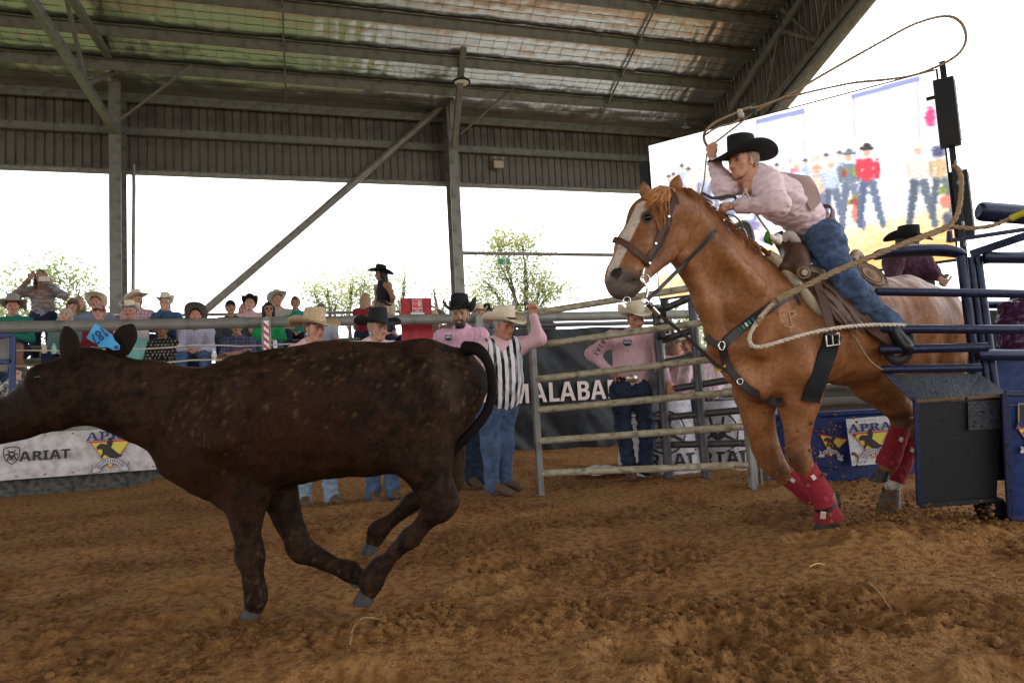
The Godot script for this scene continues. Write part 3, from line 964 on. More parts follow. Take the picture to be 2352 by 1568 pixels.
# ---------------------------------------------------------------- trees beyond
func tree(label: String, base: Vector3, top: float, crowns: Array, leaves: int, leaf: float, m: Material, sd: int) -> void:
	# crowns: [centre, radius vector]; limbs run from the trunk to the leaf clumps
	var r := RandomNumberGenerator.new()
	r.seed = sd
	var t := thing("tree", label, "tree", base, "trees beyond the stand")
	var wood := Acc.new()
	var crown := Acc.new()
	var fork: Vector3 = base + Vector3(0, top * 0.32, 0)
	wood.tube(smooth_path([base, base + Vector3(0.08, top * 0.16, 0), fork], 3), [0.16, 0.15, 0.14, 0.13, 0.125, 0.12, 0.11], 7)
	for cr in crowns:
		var c: Vector3 = cr[0]
		var rad: Vector3 = cr[1]
		var mid := fork.lerp(c, 0.55) + Vector3(r.randf_range(-0.3, 0.3), r.randf_range(-0.1, 0.3), r.randf_range(-0.3, 0.3))
		wood.tube(smooth_path([fork, mid, c], 4), [0.09, 0.085, 0.08, 0.07, 0.06, 0.05, 0.045, 0.04, 0.03], 6)
		var clumps := int(10 + 22 * rad.x * rad.y)
		for k in clumps:
			var d := Vector3(r.randfn(), r.randfn(), r.randfn()).normalized() * pow(r.randf(), 0.4)
			var e: Vector3 = c + d * rad
			var s: Vector3 = mid.lerp(c, r.randf())
			wood.tube([s, s.lerp(e, 0.5) + Vector3(0, r.randf_range(-0.15, 0.2), 0), e], [0.016, 0.011, 0.005], 4, Vector3.UP, 1.0, false)
			var per := int(float(leaves) / clumps / crowns.size())
			for j in per:
				var p := e + Vector3(r.randfn(), r.randfn() * 0.8, r.randfn()) * 0.3
				var b := Basis.from_euler(Vector3(r.randf() * TAU, r.randf() * TAU, r.randf() * TAU))
				var sz := leaf * r.randf_range(0.6, 1.3)
				var n := b.z
				var col := Color.WHITE.lerp(Color(0.7, 0.8, 0.55), r.randf())
				var q := crown.vert(p - b.y * sz, n, Vector2.ZERO, col)
				crown.vert(p + b.x * sz * 0.5, n, Vector2.ZERO, col); crown.vert(p + b.y * sz, n, Vector2.ZERO, col); crown.vert(p - b.x * sz * 0.5, n, Vector2.ZERO, col)
				crown.quad_i(q, q + 1, q + 2, q + 3)
	part("trunk", wood, M.bark, t)
	part("crown", crown, m, t)
func build_beyond() -> void:
	var lm := vmat(mat(lin(0.42, 0.42, 0.25), 0.7))
	lm.backlight_enabled = true; lm.backlight = Color(0.85, 0.86, 0.66)
	lm.cull_mode = BaseMaterial3D.CULL_DISABLED
	var lm2 := vmat(mat(lin(0.34, 0.36, 0.2), 0.7))
	lm2.backlight_enabled = true; lm2.backlight = Color(0.75, 0.78, 0.56)
	lm2.cull_mode = BaseMaterial3D.CULL_DISABLED
	var C := func(x: float, y: float, d: float, rx: float, ry: float) -> Array:
		return [PD(x, y, d), Vector3(rx, ry, rx)]
	var B := func(x: float, d: float) -> Vector3:
		var p := PD(x, 800, d)
		return Vector3(p.x, -0.1, p.z)
	tree("leafy green tree behind the standing woman with a phone", B.call(105, 27), 6.5, [C.call(40, 672, 27, 0.9, 0.8), C.call(60, 725, 27, 1.0, 0.7), C.call(115, 628, 27, 0.75, 0.5), C.call(180, 672, 27, 0.75, 0.9), C.call(150, 735, 27, 1.0, 0.7), C.call(15, 740, 27, 0.8, 0.5)], 4200, 0.075, lm2, 5)
	tree("small pale tree left of the girl in red", B.call(742, 28), 5.5, [C.call(722, 672, 28, 0.7, 0.5), C.call(752, 662, 28, 0.7, 0.5), C.call(770, 700, 28, 0.4, 0.5)], 1100, 0.075, lm, 6)
	tree("thin yellow-green tree behind the girl in red", B.call(800, 29), 5.5, [C.call(805, 655, 29, 0.6, 0.6), C.call(838, 645, 29, 0.7, 0.5), C.call(800, 705, 29, 0.7, 0.7), C.call(850, 690, 29, 0.6, 0.6)], 1500, 0.075, lm, 7)
	tree("spindly tree right of the standing woman in black", B.call(925, 29), 6.0, [C.call(928, 635, 29, 0.5, 0.8), C.call(915, 690, 29, 0.7, 0.7), C.call(940, 715, 29, 0.5, 0.5)], 800, 0.07, lm, 8)
	tree("sparse tree between the red panel and the grey column", B.call(1005, 31), 5.5, [C.call(995, 665, 31, 0.5, 0.6), C.call(1020, 700, 31, 0.7, 0.9), C.call(1010, 740, 31, 0.8, 0.5)], 800, 0.07, lm, 9)
	tree("tall spreading tree under the green exit sign", B.call(1205, 26), 8.0, [C.call(1145, 560, 26, 0.6, 0.4), C.call(1198, 556, 26, 0.7, 0.5), C.call(1120, 650, 26, 1.0, 0.8), C.call(1150, 610, 26, 0.9, 0.7), C.call(1240, 645, 26, 1.1, 0.8), C.call(1205, 610, 26, 1.0, 0.9), C.call(1105, 700, 26, 0.9, 0.7), C.call(1200, 690, 26, 1.2, 0.8), C.call(1265, 665, 26, 0.7, 0.5), C.call(1160, 720, 26, 1.0, 0.5)], 7200, 0.072, lm, 10)
	tree("low green tree seen past the yard panels", B.call(1600, 26), 4.0, [C.call(1560, 735, 26, 1.2, 0.6), C.call(1610, 790, 26, 1.5, 0.9), C.call(1540, 800, 26, 1.3, 0.9), C.call(1640, 740, 26, 1.0, 0.6)], 3000, 0.09, lm2, 11)

# ---------------------------------------------------------------- fence, banners
func oval(o: Acc, a: Vector3, b: Vector3, r: float, fl := 0.55) -> void:
	o.tube([a, b], r, 14, Vector3.UP, fl)
func build_fence() -> void:
	var d := 10.3
	var z := -d
	var top := PD(500, 742, d).y
	var f := thing("arena_fence", "grey steel arena fence with a broad top rail and cables in front of the stand", "fence", Vector3(0, 0, z))
	var o := Acc.new()
	oval(o, Vector3(-14, top, z), Vector3(7.5, top, z), 0.077)
	# pressed ridges of the rail
	for s in [-0.03, 0.0, 0.03]:
		o.tube([Vector3(-14, top + s, z + 0.039), Vector3(7.5, top + s, z + 0.039)], 0.006, 6)
	part("top_rail", o, M.galv, f)
	var px := PD(612, 760, d).x
	for k in [-3, -2, 0, 1, 2]:
		var x: float = px + k * 3.05
		o = Acc.new()
		o.box(Transform3D(Basis(), Vector3(x, top * 0.5 - 0.05, z + 0.12)), Vector3(0.12, top + 0.16, 0.12), 0.012)
		part("post", o, M.galv, f)
		o = Acc.new()
		o.tube([Vector3(x, top + 0.03, z + 0.12), Vector3(x, top + 0.055, z + 0.12)], [0.075, 0.03], 4)
		part("post_cap", o, M.gutter, f)
	for y in [PD(400, 798, d).y, PD(400, 832, d).y]:
		o = Acc.new()
		var pts := []
		for k in 90:
			var x := -14.0 + k * 0.3
			pts.append(Vector3(x, y + 0.02 * sin(k * 1.3) * cos(k * 0.37), z + 0.05))
		o.tube(pts, 0.011, 6)
		part("cable", o, M.rope_white, f)
	for q in [[PD(20, 902, d).y, 0.055], [PD(300, 978, d).y, 0.05]]:
		o = Acc.new()
		oval(o, Vector3(-14, q[0], z), Vector3(px + 3.0, q[0], z), q[1])
		part("lower_rail", o, M.galv, f)
	o = Acc.new()
	o.box(Transform3D(Basis(), Vector3(-5.0, 0.2, z)), Vector3(18.0, 0.72, 0.05))
	part("kick_board", o, M.timber, f)
	o = Acc.new()
	o.box(Transform3D(Basis(), Vector3(-5.0, 0.83, z - 0.05)), Vector3(18.0, 0.5, 0.02))
	part("infill_sheet", o, M.clad, f)
	# striped tape wound on the post
	var tp := thing("hazard_tape", "red and white hazard tape wound on the fence post", "tape", Vector3(px, top - 0.25, z + 0.185))
	var wt := Acc.new()
	wt.quad(Vector3(px - 0.03, top + 0.0, z + 0.183), Vector3(px + 0.035, top + 0.0, z + 0.183), Vector3(px + 0.035, top - 0.5, z + 0.183), Vector3(px - 0.03, top - 0.5, z + 0.183), Vector3(0, 0, 1))
	part("tape", wt, M.white_ink, tp)
	wt = Acc.new()
	for k in 5:
		var y := top - 0.02 - k * 0.1
		wt.quad(Vector3(px - 0.03, y, z + 0.186), Vector3(px + 0.033, y - 0.06, z + 0.186), Vector3(px + 0.033, y - 0.11, z + 0.186), Vector3(px - 0.03, y - 0.05, z + 0.186), Vector3(0, 0, 1))
	part("red_stripe", wt, M.red_ink, tp)
	# white banners along the bottom
	var bz := z + 0.2
	var yt := PD(120, 993, d - 0.2).y
	var yb := PD(120, 1094, d - 0.2).y
	for q in [[PD(-120, 1040, d - 0.2).x, PD(430, 1040, d - 0.2).x, "white vinyl sponsor banner with shield and yellow triangle logos at the left fence"], [PD(760, 1020, d - 0.2).x, PD(1079, 1000, d - 0.2).x, "plain end of a white banner behind the bearded man's legs"]]:
		var x0: float = q[0]
		var x1: float = q[1]
		var bn := thing("sponsor_banner", q[2], "banner", Vector3((x0 + x1) * 0.5, yb, bz))
		o = Acc.new()
		o.grid(60, 10, func(u: float, v: float) -> Vector3:
			var x := lerpf(x0, x1, u)
			return Vector3(x, lerpf(yb, yt, v) + 0.006 * sin(x * 4.0), bz + 0.012 * cloth_noise.get_noise_2d(x * 2.0, v * 3.0)))
		o.face(Vector3.BACK)
		part("sheet", o, M.banner_white, bn)
		o = Acc.new()
		for s in [[yt, 0.0], [yb, 0.0]]:
			o.tube([Vector3(x0, s[0], bz - 0.006), Vector3(x1, s[0], bz - 0.006)], 0.007, 6)
		part("hem", o, M.banner_white, bn)
		for k in 9:
			for y in [yt - 0.025, yb + 0.035]:
				o = Acc.new()
				var x := lerpf(x0 + 0.1, x1 - 0.1, k / 8.0)
				o.tube([Vector3(x, y, bz + 0.008), Vector3(x, y, bz + 0.02)], 0.014, 8)
				part("eyelet", o, M.galv_dark, bn)
		if q[1] < 0.0:
			var c := PD(38, 1045, d - 0.22)
			shield_logo(Transform3D(Basis(), Vector3(PD(26, 1046, d - 0.22).x, c.y, bz + 0.026)), 0.2, M.ink, bn)
			lettering("lettering", "ARIAT", 0.115, Transform3D(Basis().scaled(Vector3(1.2, 1, 1)), Vector3(PD(103, 1044, d - 0.22).x, PD(103, 1045, d - 0.22).y, bz + 0.026)), M.ink, bn)
			apra_logo(Transform3D(Basis(), Vector3(PD(253, 1040, d - 0.22).x, PD(253, 1033, d - 0.22).y, bz + 0.026)), 0.52, bn)
	# navy gate leaf at the far left
	var ga := PD(-40, 772, d - 0.35)
	var gb := PD(27, 908, d - 0.35)
	var gt := thing("fence_gate", "navy framed gate leaf with grey infill at the left edge", "gate", Vector3(ga.x, gb.y, ga.z))
	o = Acc.new()
	for q in [[Vector3(gb.x, ga.y, ga.z), Vector3(gb.x, gb.y, ga.z)], [Vector3(ga.x - 0.6, ga.y, ga.z), Vector3(gb.x, ga.y, ga.z)], [Vector3(ga.x - 0.6, gb.y + 0.42, ga.z), Vector3(gb.x, gb.y + 0.42, ga.z)]]:
		o.beam(q[0], q[1], 0.05, 0.06, Vector3.UP, 0.006)
	part("frame", o, M.blue, gt)
	o = Acc.new()
	o.box(Transform3D(Basis(), Vector3(gb.x - 0.5, ga.y - 0.24, ga.z - 0.01)), Vector3(0.9, 0.4, 0.01))
	part("infill", o, M.clad, gt)
	# black tarp with big pale lettering
	var td := 10.05
	var tl := PD(1140, 770, td)
	var tr := PD(1500, 735, td)
	var tb := PD(1300, 1056, td).y
	var tt := PD(1290, 752, td).y
	var tarp := thing("black_tarp", "black tarpaulin with pale capital lettering hung on the fence behind the gate", "banner", Vector3(tl.x, tb, -td))
	o = Acc.new()
	o.grid(150, 50, func(u: float, v: float) -> Vector3:
		var x := lerpf(tl.x, tr.x, u)
		var y := lerpf(tb, tt, v)
		var drape := sin(x * 3.1 + y * 2.2 + 1.5 * cloth_noise.get_noise_2d(x, y)) * 0.022 * (1.0 - v * 0.5)
		return Vector3(x, y - 0.025 * absf(sin(x * 2.1)) * v + (0.04 * sin(x * 2.0) if v < 0.01 else 0.0), -td + drape + 0.03 * cloth_noise.get_noise_2d(x * 1.7 + y * 1.2, y * 0.9) + 0.008 * cloth_noise.get_noise_2d(x * 6.0 - y * 4.0, y * 4.0)))
	o.face(Vector3.BACK)
	part("sheet", o, M.tarp, tarp)
	o = Acc.new()
	o.tube([Vector3(tl.x - 0.1, tt + 0.05, -td - 0.05), Vector3(tr.x + 0.1, tt + 0.05, -td - 0.05)], 0.035, 8)
	part("top_bar", o, M.yard_pipe, tarp)
	var lc := PD(1294, 900, td - 0.07)
	lettering("lettering", "MALABAR", 0.285, Transform3D(Basis().scaled(Vector3(0.98, 1, 1)), Vector3(lc.x + 0.04, lc.y, -td + 0.062)), M.letter_pink, tarp)
	o = Acc.new()
	var lt := Transform3D(Basis(), PD(1172, 908, td - 0.07))
	stroke(o, lt, [Vector2(-0.1, 0.06), Vector2(0.07, 0.06)], 0.05)
	stroke(o, lt, [Vector2(-0.1, -0.06), Vector2(0.03, -0.06)], 0.05)
	stroke(o, lt, [Vector2(0.0, -0.03), Vector2(0.06, -0.15)], 0.05)
	part("letter_fragment", o, M.letter_pink, tarp)
	# fire hose panel
	var hp := PD(956, 735, 10.75)
	var hz := hp.z
	var x0h := PD(921, 735, 10.75).x
	var x1h := PD(992, 735, 10.75).x
	var yth := PD(956, 685, 10.75).y
	var fh := thing("fire_hose_cabinet", "red fire hose reel panel with white notice behind the top rail", "cabinet", Vector3(hp.x, 0.6, hz))
	o = Acc.new()
	o.box(Transform3D(Basis(), Vector3((x0h + x1h) * 0.5, (yth + 0.6) * 0.5, hz)), Vector3(x1h - x0h, yth - 0.6, 0.06), 0.006)
	part("panel", o, M.red_paint, fh)
	var sp := PD(958, 702, 10.7)
	o = Acc.new()
	o.box(Transform3D(Basis(), sp), Vector3(0.155, 0.2, 0.008))
	part("sign_border", o, M.white_ink, fh)
	o = Acc.new()
	o.box(Transform3D(Basis(), sp + Vector3(0, 0, 0.004)), Vector3(0.143, 0.188, 0.008))
	part("sign_plate", o, mat(lin(0.55, 0.05, 0.03), 0.5), fh)
	lettering("lettering", "FIRE HOSE\nREEL", 0.021, Transform3D(Basis(), sp + Vector3(0, -0.062, 0.012)), M.white_ink, fh)
	o = Acc.new()
	stroke(o, Transform3D(Basis(), sp + Vector3(-0.035, 0.035, 0.011)), arc(Vector2.ZERO, 0.02, 0, 360, 14), 0.005)
	for k in 6: stroke(o, Transform3D(Basis(), sp + Vector3(0.02, 0.035, 0.011)), [Vector2(k * 0.008 - 0.005, 0.04), Vector2(k * 0.008 - 0.005, -0.045)], 0.0045)
	part("hose_symbol", o, M.white_ink, fh)
	o = Acc.new()
	var np := PD(959, 727, 10.7)
	o.box(Transform3D(Basis(), np), Vector3(0.215, 0.13, 0.008))
	part("notice", o, mat(lin(0.55, 0.56, 0.55), 0.4), fh)
	o = Acc.new()
	for k in 5: stroke(o, Transform3D(Basis(), np + Vector3(0, 0.03 - k * 0.015, 0.006)), [Vector2(-0.07, 0), Vector2(0.05 + 0.02 * (k % 2), 0)], 0.003)
	part("notice_line", o, M.clad, fh)

# ---------------------------------------------------------------- the stand
func build_stand() -> void:
	var s := thing("grandstand", "grey aluminium tiered bench stand behind the arena fence", "grandstand", Vector3(-5, 0, -12))
	var x0 := -13.0
	var x1 := PD(985, 740, 12.5).x
	var rows := [[11.3, 1.5], [12.1, 1.85], [12.95, 2.15], [13.6, 2.2]]
	for r in rows.size():
		var d: float = rows[r][0]
		var h: float = rows[r][1]
		for q in [[d - 0.13, h - 0.03, 0.2], [d + 0.1, h - 0.03, 0.2], [d - 0.45, h - 0.43, 0.24], [d - 0.2, h - 0.43, 0.2]]:
			if r == 3 and q[1] > h - 0.1: continue
			var o := Acc.new()
			o.box(Transform3D(Basis(), Vector3((x0 + x1) * 0.5, q[1], -q[0])), Vector3(x1 - x0, 0.04, q[2]), 0.006)
			part("plank", o, M.galv, s)
		var f := Acc.new()
		f.box(Transform3D(Basis(), Vector3((x0 + x1) * 0.5, h - 0.24, -d - 0.16)), Vector3(x1 - x0, 0.13, 0.02))
		part("riser", f, M.galv, s)
	for k in 9:
		var x := x0 + 0.5 + k * (x1 - x0 - 1.0) / 8.0
		var o := Acc.new()
		for r in rows:
			o.beam(Vector3(x, -0.1, -r[0]), Vector3(x, r[1] - 0.05, -r[0]), 0.05, 0.05)
		o.beam(Vector3(x, 1.0, -11.0), Vector3(x, 1.95, -13.7), 0.05, 0.07)
		part("support_frame", o, M.galv, s)
	for y in [PD(500, 722, 14.0).y, PD(500, 738, 14.0).y]:
		var o := Acc.new()
		o.tube([Vector3(x0, y, -14.0), Vector3(x1 + 0.5, y, -14.0)], 0.03, 8)
		part("back_rail", o, M.galv, s)
	for px in [-60, 375, 386, 858, 1034, 1180]:
		var o := Acc.new()
		var p := PD(px, 690 if px > 800 else (640 if px == 1034 else 672), 14.0)
		o.tube([Vector3(p.x, 1.2, -14.03), p - Vector3(0, 0, 0.03)], 0.035, 8)
		part("back_post", o, M.galv, s)

# ---------------------------------------------------------------- LED screen
var shapes := []
func ell(x: float, y: float, rx: float, ry: float, c: Color, soft := 0.5) -> void:
	shapes.append([x, y, rx, ry, c, soft])
func person_print(x: float, y: float, h: float, shirt: Color, legs: Color, hat: Color, soft: float) -> void:
	var u := h / 100.0
	for k in 6:
		ell(x - 4.0 * u - k * 1.3 * u, y + (46 + k * 9.5) * u, (5.6 - k * 0.4) * u, 7.5 * u, legs, soft)
		ell(x + 4.5 * u + k * 2.0 * u, y + (46 + k * 9.5) * u, (5.6 - k * 0.4) * u, 7.5 * u, legs.lightened(0.08), soft)
	ell(x - 9.5 * u, y + 28 * u, 3.4 * u, 13 * u, shirt.darkened(0.15), soft); ell(x + 10.5 * u, y + 28 * u, 3.4 * u, 13 * u, shirt.darkened(0.1), soft)
	ell(x, y + 22 * u, 10.0 * u, 9 * u, shirt, soft); ell(x + 0.5 * u, y + 33 * u, 8.6 * u, 10 * u, shirt.darkened(0.06), soft)
	ell(x, y + 7 * u, 4.4 * u, 5.6 * u, Color(0.92, 0.62, 0.5), soft)
	ell(x, y + 2.0 * u, 8.6 * u, 2.6 * u, hat, soft); ell(x + 0.6 * u, y - 1.0 * u, 4.6 * u, 3.6 * u, hat, soft)
func screen_texture(tl: Vector2, tr: Vector2, bl: Vector2, br: Vector2) -> ImageTexture:
	var w := 512
	var h := 288
	var pr := RandomNumberGenerator.new()
	pr.seed = 44
	# crowd along the back: soft pale figures
	for k in 26:
		var cx := lerpf(1545.0, 1960.0, k / 25.0) + pr.randf_range(-6, 6)
		var cy := lerpf(392.0, 356.0, k / 25.0) + pr.randf_range(-12, 14)
		person_print(cx, cy, pr.randf_range(80, 118), [Color(0.95, 0.8, 0.78), Color(0.78, 0.82, 0.92), Color(0.86, 0.2, 0.26), Color(1.0, 0.88, 0.82), Color(0.62, 0.68, 0.8)][pr.randi() % 5], Color(0.35, 0.38, 0.5), [Color(0.9, 0.84, 0.78), Color(0.2, 0.2, 0.24)][pr.randi() % 2], 0.75)
	for k in 22:
		ell(lerpf(1560, 1800, pr.randf()), lerpf(450, 560, pr.randf()), pr.randf_range(12, 30), pr.randf_range(8, 20), [Color(0.45, 0.4, 0.62), Color(0.8, 0.35, 0.45), Color(0.35, 0.4, 0.52), Color(0.9, 0.8, 0.85), Color(0.55, 0.5, 0.66)][pr.randi() % 5], 0.6)
	person_print(1862, 368, 150, Color(0.86, 0.88, 0.95), Color(0.4, 0.45, 0.6), Color(0.95, 0.86, 0.8), 0.6)
	person_print(1905, 380, 150, Color(1.0, 0.78, 0.66), Color(0.27, 0.31, 0.42), Color(0.92, 0.55, 0.4), 0.5)
	person_print(1936, 364, 160, Color(0.72, 0.78, 0.9), Color(0.22, 0.26, 0.37), Color(0.95, 0.82, 0.74), 0.5)
	person_print(1974, 346, 178, Color(0.36, 0.41, 0.48), Color(0.3, 0.33, 0.44), Color(0.3, 0.34, 0.36), 0.3)
	for k in 9: ell(1974 + pr.randf_range(-14, 14), pr.randf_range(375, 470), pr.randf_range(4, 9), pr.randf_range(6, 16), [Color(0.45, 0.5, 0.12), Color(0.55, 0.14, 0.12)][k % 2], 0.3)
	ell(1984, 490, 9, 22, Color(0.9, 0.4, 0.3), 0.4)
	person_print(2012, 335, 186, Color(0.9, 0.09, 0.18), Color(0.22, 0.27, 0.4), Color(0.08, 0.07, 0.09), 0.25)
	person_print(2112, 334, 190, Color(1.0, 0.84, 0.78), Color(0.2, 0.24, 0.31), Color(0.96, 0.84, 0.76), 0.35)
	person_print(2152, 344, 160, Color(0.8, 0.64, 0.45), Color(0.22, 0.26, 0.3), Color(0.85, 0.8, 0.72), 0.45)
	ell(2137, 272, 11, 26, Color(0.88, 0.14, 0.4)); ell(2150, 352, 14, 14, Color(0.18, 0.2, 0.35)); ell(2156, 440, 9, 12, Color(0.4, 0.45, 0.15), 0.3); ell(2160, 465, 12, 16, Color(0.9, 0.4, 0.3), 0.4); ell(2165, 505, 12, 18, Color(0.2, 0.22, 0.28), 0.4)
	var buf := PackedColorArray()
	buf.resize(w * h)
	for j in h:
		for i in w:
			var u := (i + 0.5) / w
			var p := tl.lerp(tr, u).lerp(bl.lerp(br, u), (j + 0.5) / h)
			var gl := lerpf(640.0, 470.0, (p.x - 1500.0) / 680.0)
			var nz := fine_noise.get_noise_2d(p.x * 0.03, p.y * 0.11)
			var c := Color(1, 1, 1)
			if p.y > gl: c = Color(1.0, 0.88, 0.7).lerp(Color(1.0, 0.68, 0.3), clampf((p.y - gl) / 90.0 + nz * 0.8, 0.0, 1.0))
			elif p.y > gl - 120.0: c = Color(1, 1, 1).lerp(Color(0.86, 0.84, 0.9), clampf(nz * 2.2 + 0.15, 0.0, 0.8))
			# door frames seen in the broadcast picture
			for fr in [[1772.0, 1880.0, 273.0, 248.0], [1988.0, 2115.0, 217.0, 183.0]]:
				var t: float = (p.x - fr[0]) / (fr[1] - fr[0])
				var ty := lerpf(fr[2], fr[3], t)
				if t > -0.03 and t < 1.03:
					if absf(p.y - ty) < 6.0: c = c.lerp(Color(0.4, 0.43, 0.7), 0.85)
					elif p.y > ty and p.y < ty + 200.0 and minf(absf(t), absf(t - 1.0)) < 0.03: c = c.lerp(Color(0.66, 0.64, 0.86), 0.7)
			buf[j * w + i] = c
	for s in shapes:
		var u0: float = (s[0] - s[2] * 1.5 - tl.x - 18.0) / (tr.x - tl.x)
		var u1: float = (s[0] + s[2] * 1.5 - tl.x + 4.0) / (tr.x - tl.x)
		for i in range(maxi(0, int(u0 * w)), mini(w, int(u1 * w) + 1)):
			var u := (i + 0.5) / w
			var a := tl.lerp(tr, u)
			var b := bl.lerp(br, u)
			var v0: float = (s[1] - s[3] * 1.5 - a.y) / (b.y - a.y)
			var v1: float = (s[1] + s[3] * 1.5 - a.y) / (b.y - a.y)
			for j in range(maxi(0, int(v0 * h)), mini(h, int(v1 * h) + 1)):
				var p := a.lerp(b, (j + 0.5) / h)
				var nz := fine_noise.get_noise_2d(p.x * 0.05, p.y * 0.16)
				var q := Vector2((p.x - s[0]) / s[2], (p.y - s[1]) / s[3]).length() + nz * 0.4
				if q < 1.4:
					var d: Color = s[4]
					d = d * (1.0 + 0.35 * fine_noise.get_noise_2d(p.x * 0.16, p.y * 0.3))
					buf[j * w + i] = buf[j * w + i].lerp(d, smoothstep(1.0 + s[5] * 0.6, 1.0 - s[5], q))
	var data := PackedByteArray()
	data.resize(w * h * 3)
	for k in w * h:
		var c := buf[k]
		c = c.lerp(Color(1, 1, 1), 0.22)
		if (k / w) % 6 == 0: c = c * 0.92
		data[k * 3] = int(clampf(c.r, 0, 1) * 255); data[k * 3 + 1] = int(clampf(c.g, 0, 1) * 255); data[k * 3 + 2] = int(clampf(c.b, 0, 1) * 255)
	var im := Image.create_from_data(w, h, false, Image.FORMAT_RGB8, data)
	im.resize(w / 3, h / 2, Image.INTERPOLATE_BILINEAR)
	im.resize(w, h, Image.INTERPOLATE_CUBIC)
	return ImageTexture.create_from_image(im)
func build_screen() -> void:
	var tl := P(1490, 335, 14.0)
	var tr := P(2150, 160, 11.3)
	var yb := P(1507, 690, 14.0).y
	var bl := Vector3(tl.x, yb, tl.z)
	var br := Vector3(tr.x, yb, tr.z)
	tr.y = tl.y
	var t := thing("video_screen", "large outdoor video screen showing men standing in an arena", "screen", Vector3(bl.x, yb, bl.z))
	var m := StandardMaterial3D.new()
	m.albedo_color = Color(0.02, 0.02, 0.02); m.roughness = 0.6
	m.emission_enabled = true
	m.emission_texture = screen_texture(Vector2(1490, 335), Vector2(2150, 165), Vector2(1507, 690), Vector2(2178, 592))
	m.emission_energy_multiplier = 0.42
	m.emission = Color(1, 1, 1)
	m.emission_operator = BaseMaterial3D.EMISSION_OP_MULTIPLY
	M.screen = m
	var o := Acc.new()
	var nrm := (tr - tl).cross(Vector3.UP).normalized()
	if nrm.z < 0: nrm = -nrm
	o.quad(bl, br, tr, tl, nrm)
	part("display", o, m, t)
	o = Acc.new()
	var mid := (tl + br) * 0.5 - nrm * 0.08
	var ax := (tr - tl).normalized()
	o.box(Transform3D(Basis(ax, Vector3.UP, ax.cross(Vector3.UP)), mid), Vector3(tl.distance_to(tr) + 0.06, tl.y - yb + 0.06, 0.14), 0.01)
	part("cabinet", o, M.black, t)
	o = Acc.new()
	o.beam(bl - ax * 0.09 + Vector3(0, 0.9, -0.05), tl - ax * 0.09 - Vector3(0, 0.3, 0.05), 0.12, 0.18, ax)
	part("side_case", o, M.black, t)
	for e in [bl - nrm * 0.1 + ax * 0.05, br - nrm * 0.1 - ax * 0.4]:
		o = Acc.new()
		o.beam(Vector3(e.x, -0.1, e.z), Vector3(e.x, yb + 0.3, e.z), 0.14, 0.14, ax, 0.01)
		o.beam(Vector3(e.x, 0.1, e.z) - nrm * 1.2, Vector3(e.x, yb, e.z), 0.08, 0.08)
		part("leg", o, M.black, t)
	# pole and two black cases on the near side
	var p := thing("side_pole", "thin black mast along the video screen's right edge", "mast", br + ax * 0.06)
	o = Acc.new()
	o.beam(br + ax * 0.1 - Vector3(0, 0.9, 0), tr + ax * 0.1 + Vector3(0, 0.12, 0), 0.05, 0.09, ax, 0.005)
	part("mast", o, M.black, p)
	o = Acc.new()
	for k in 9: o.box(Transform3D(Basis(), br + ax * 0.13 + nrm * 0.04 + Vector3(0, 0.2 + k * 0.33, 0)), Vector3(0.04, 0.07, 0.03))
	part("clamp", o, M.galv_dark, p)
	var lab := ["upper flat black speaker case hung beside the video screen", "lower flat black speaker case hung beside the video screen"]
	var qs := [[2176, 259, 160.0], [2207, 470, 156.0]]
	for k in 2:
		var c := P(qs[k][0], qs[k][1], 11.15)
		var b := thing("speaker_case", lab[k], "speaker", c)
		o = Acc.new()
		o.box(Transform3D(Basis(ax, Vector3.UP, ax.cross(Vector3.UP)), c), Vector3(0.29, qs[k][2] / F * 11.15, 0.16), 0.012)
		part("case", o, M.black, b)
		o = Acc.new()
		var e2 := c + ax * 0.153 + nrm * 0.02
		o.beam(e2 - Vector3(0, 0.5, 0), e2 + Vector3(0, 0.5, 0), 0.03, 0.012, ax)
		part("edge_trim", o, M.galv, b)
		o = Acc.new()
		o.beam(c - ax * 0.145 + Vector3(0, 0.3, 0), c - ax * 0.26 + Vector3(0, 0.3, 0), 0.04, 0.05)
		part("bracket", o, M.black, b)

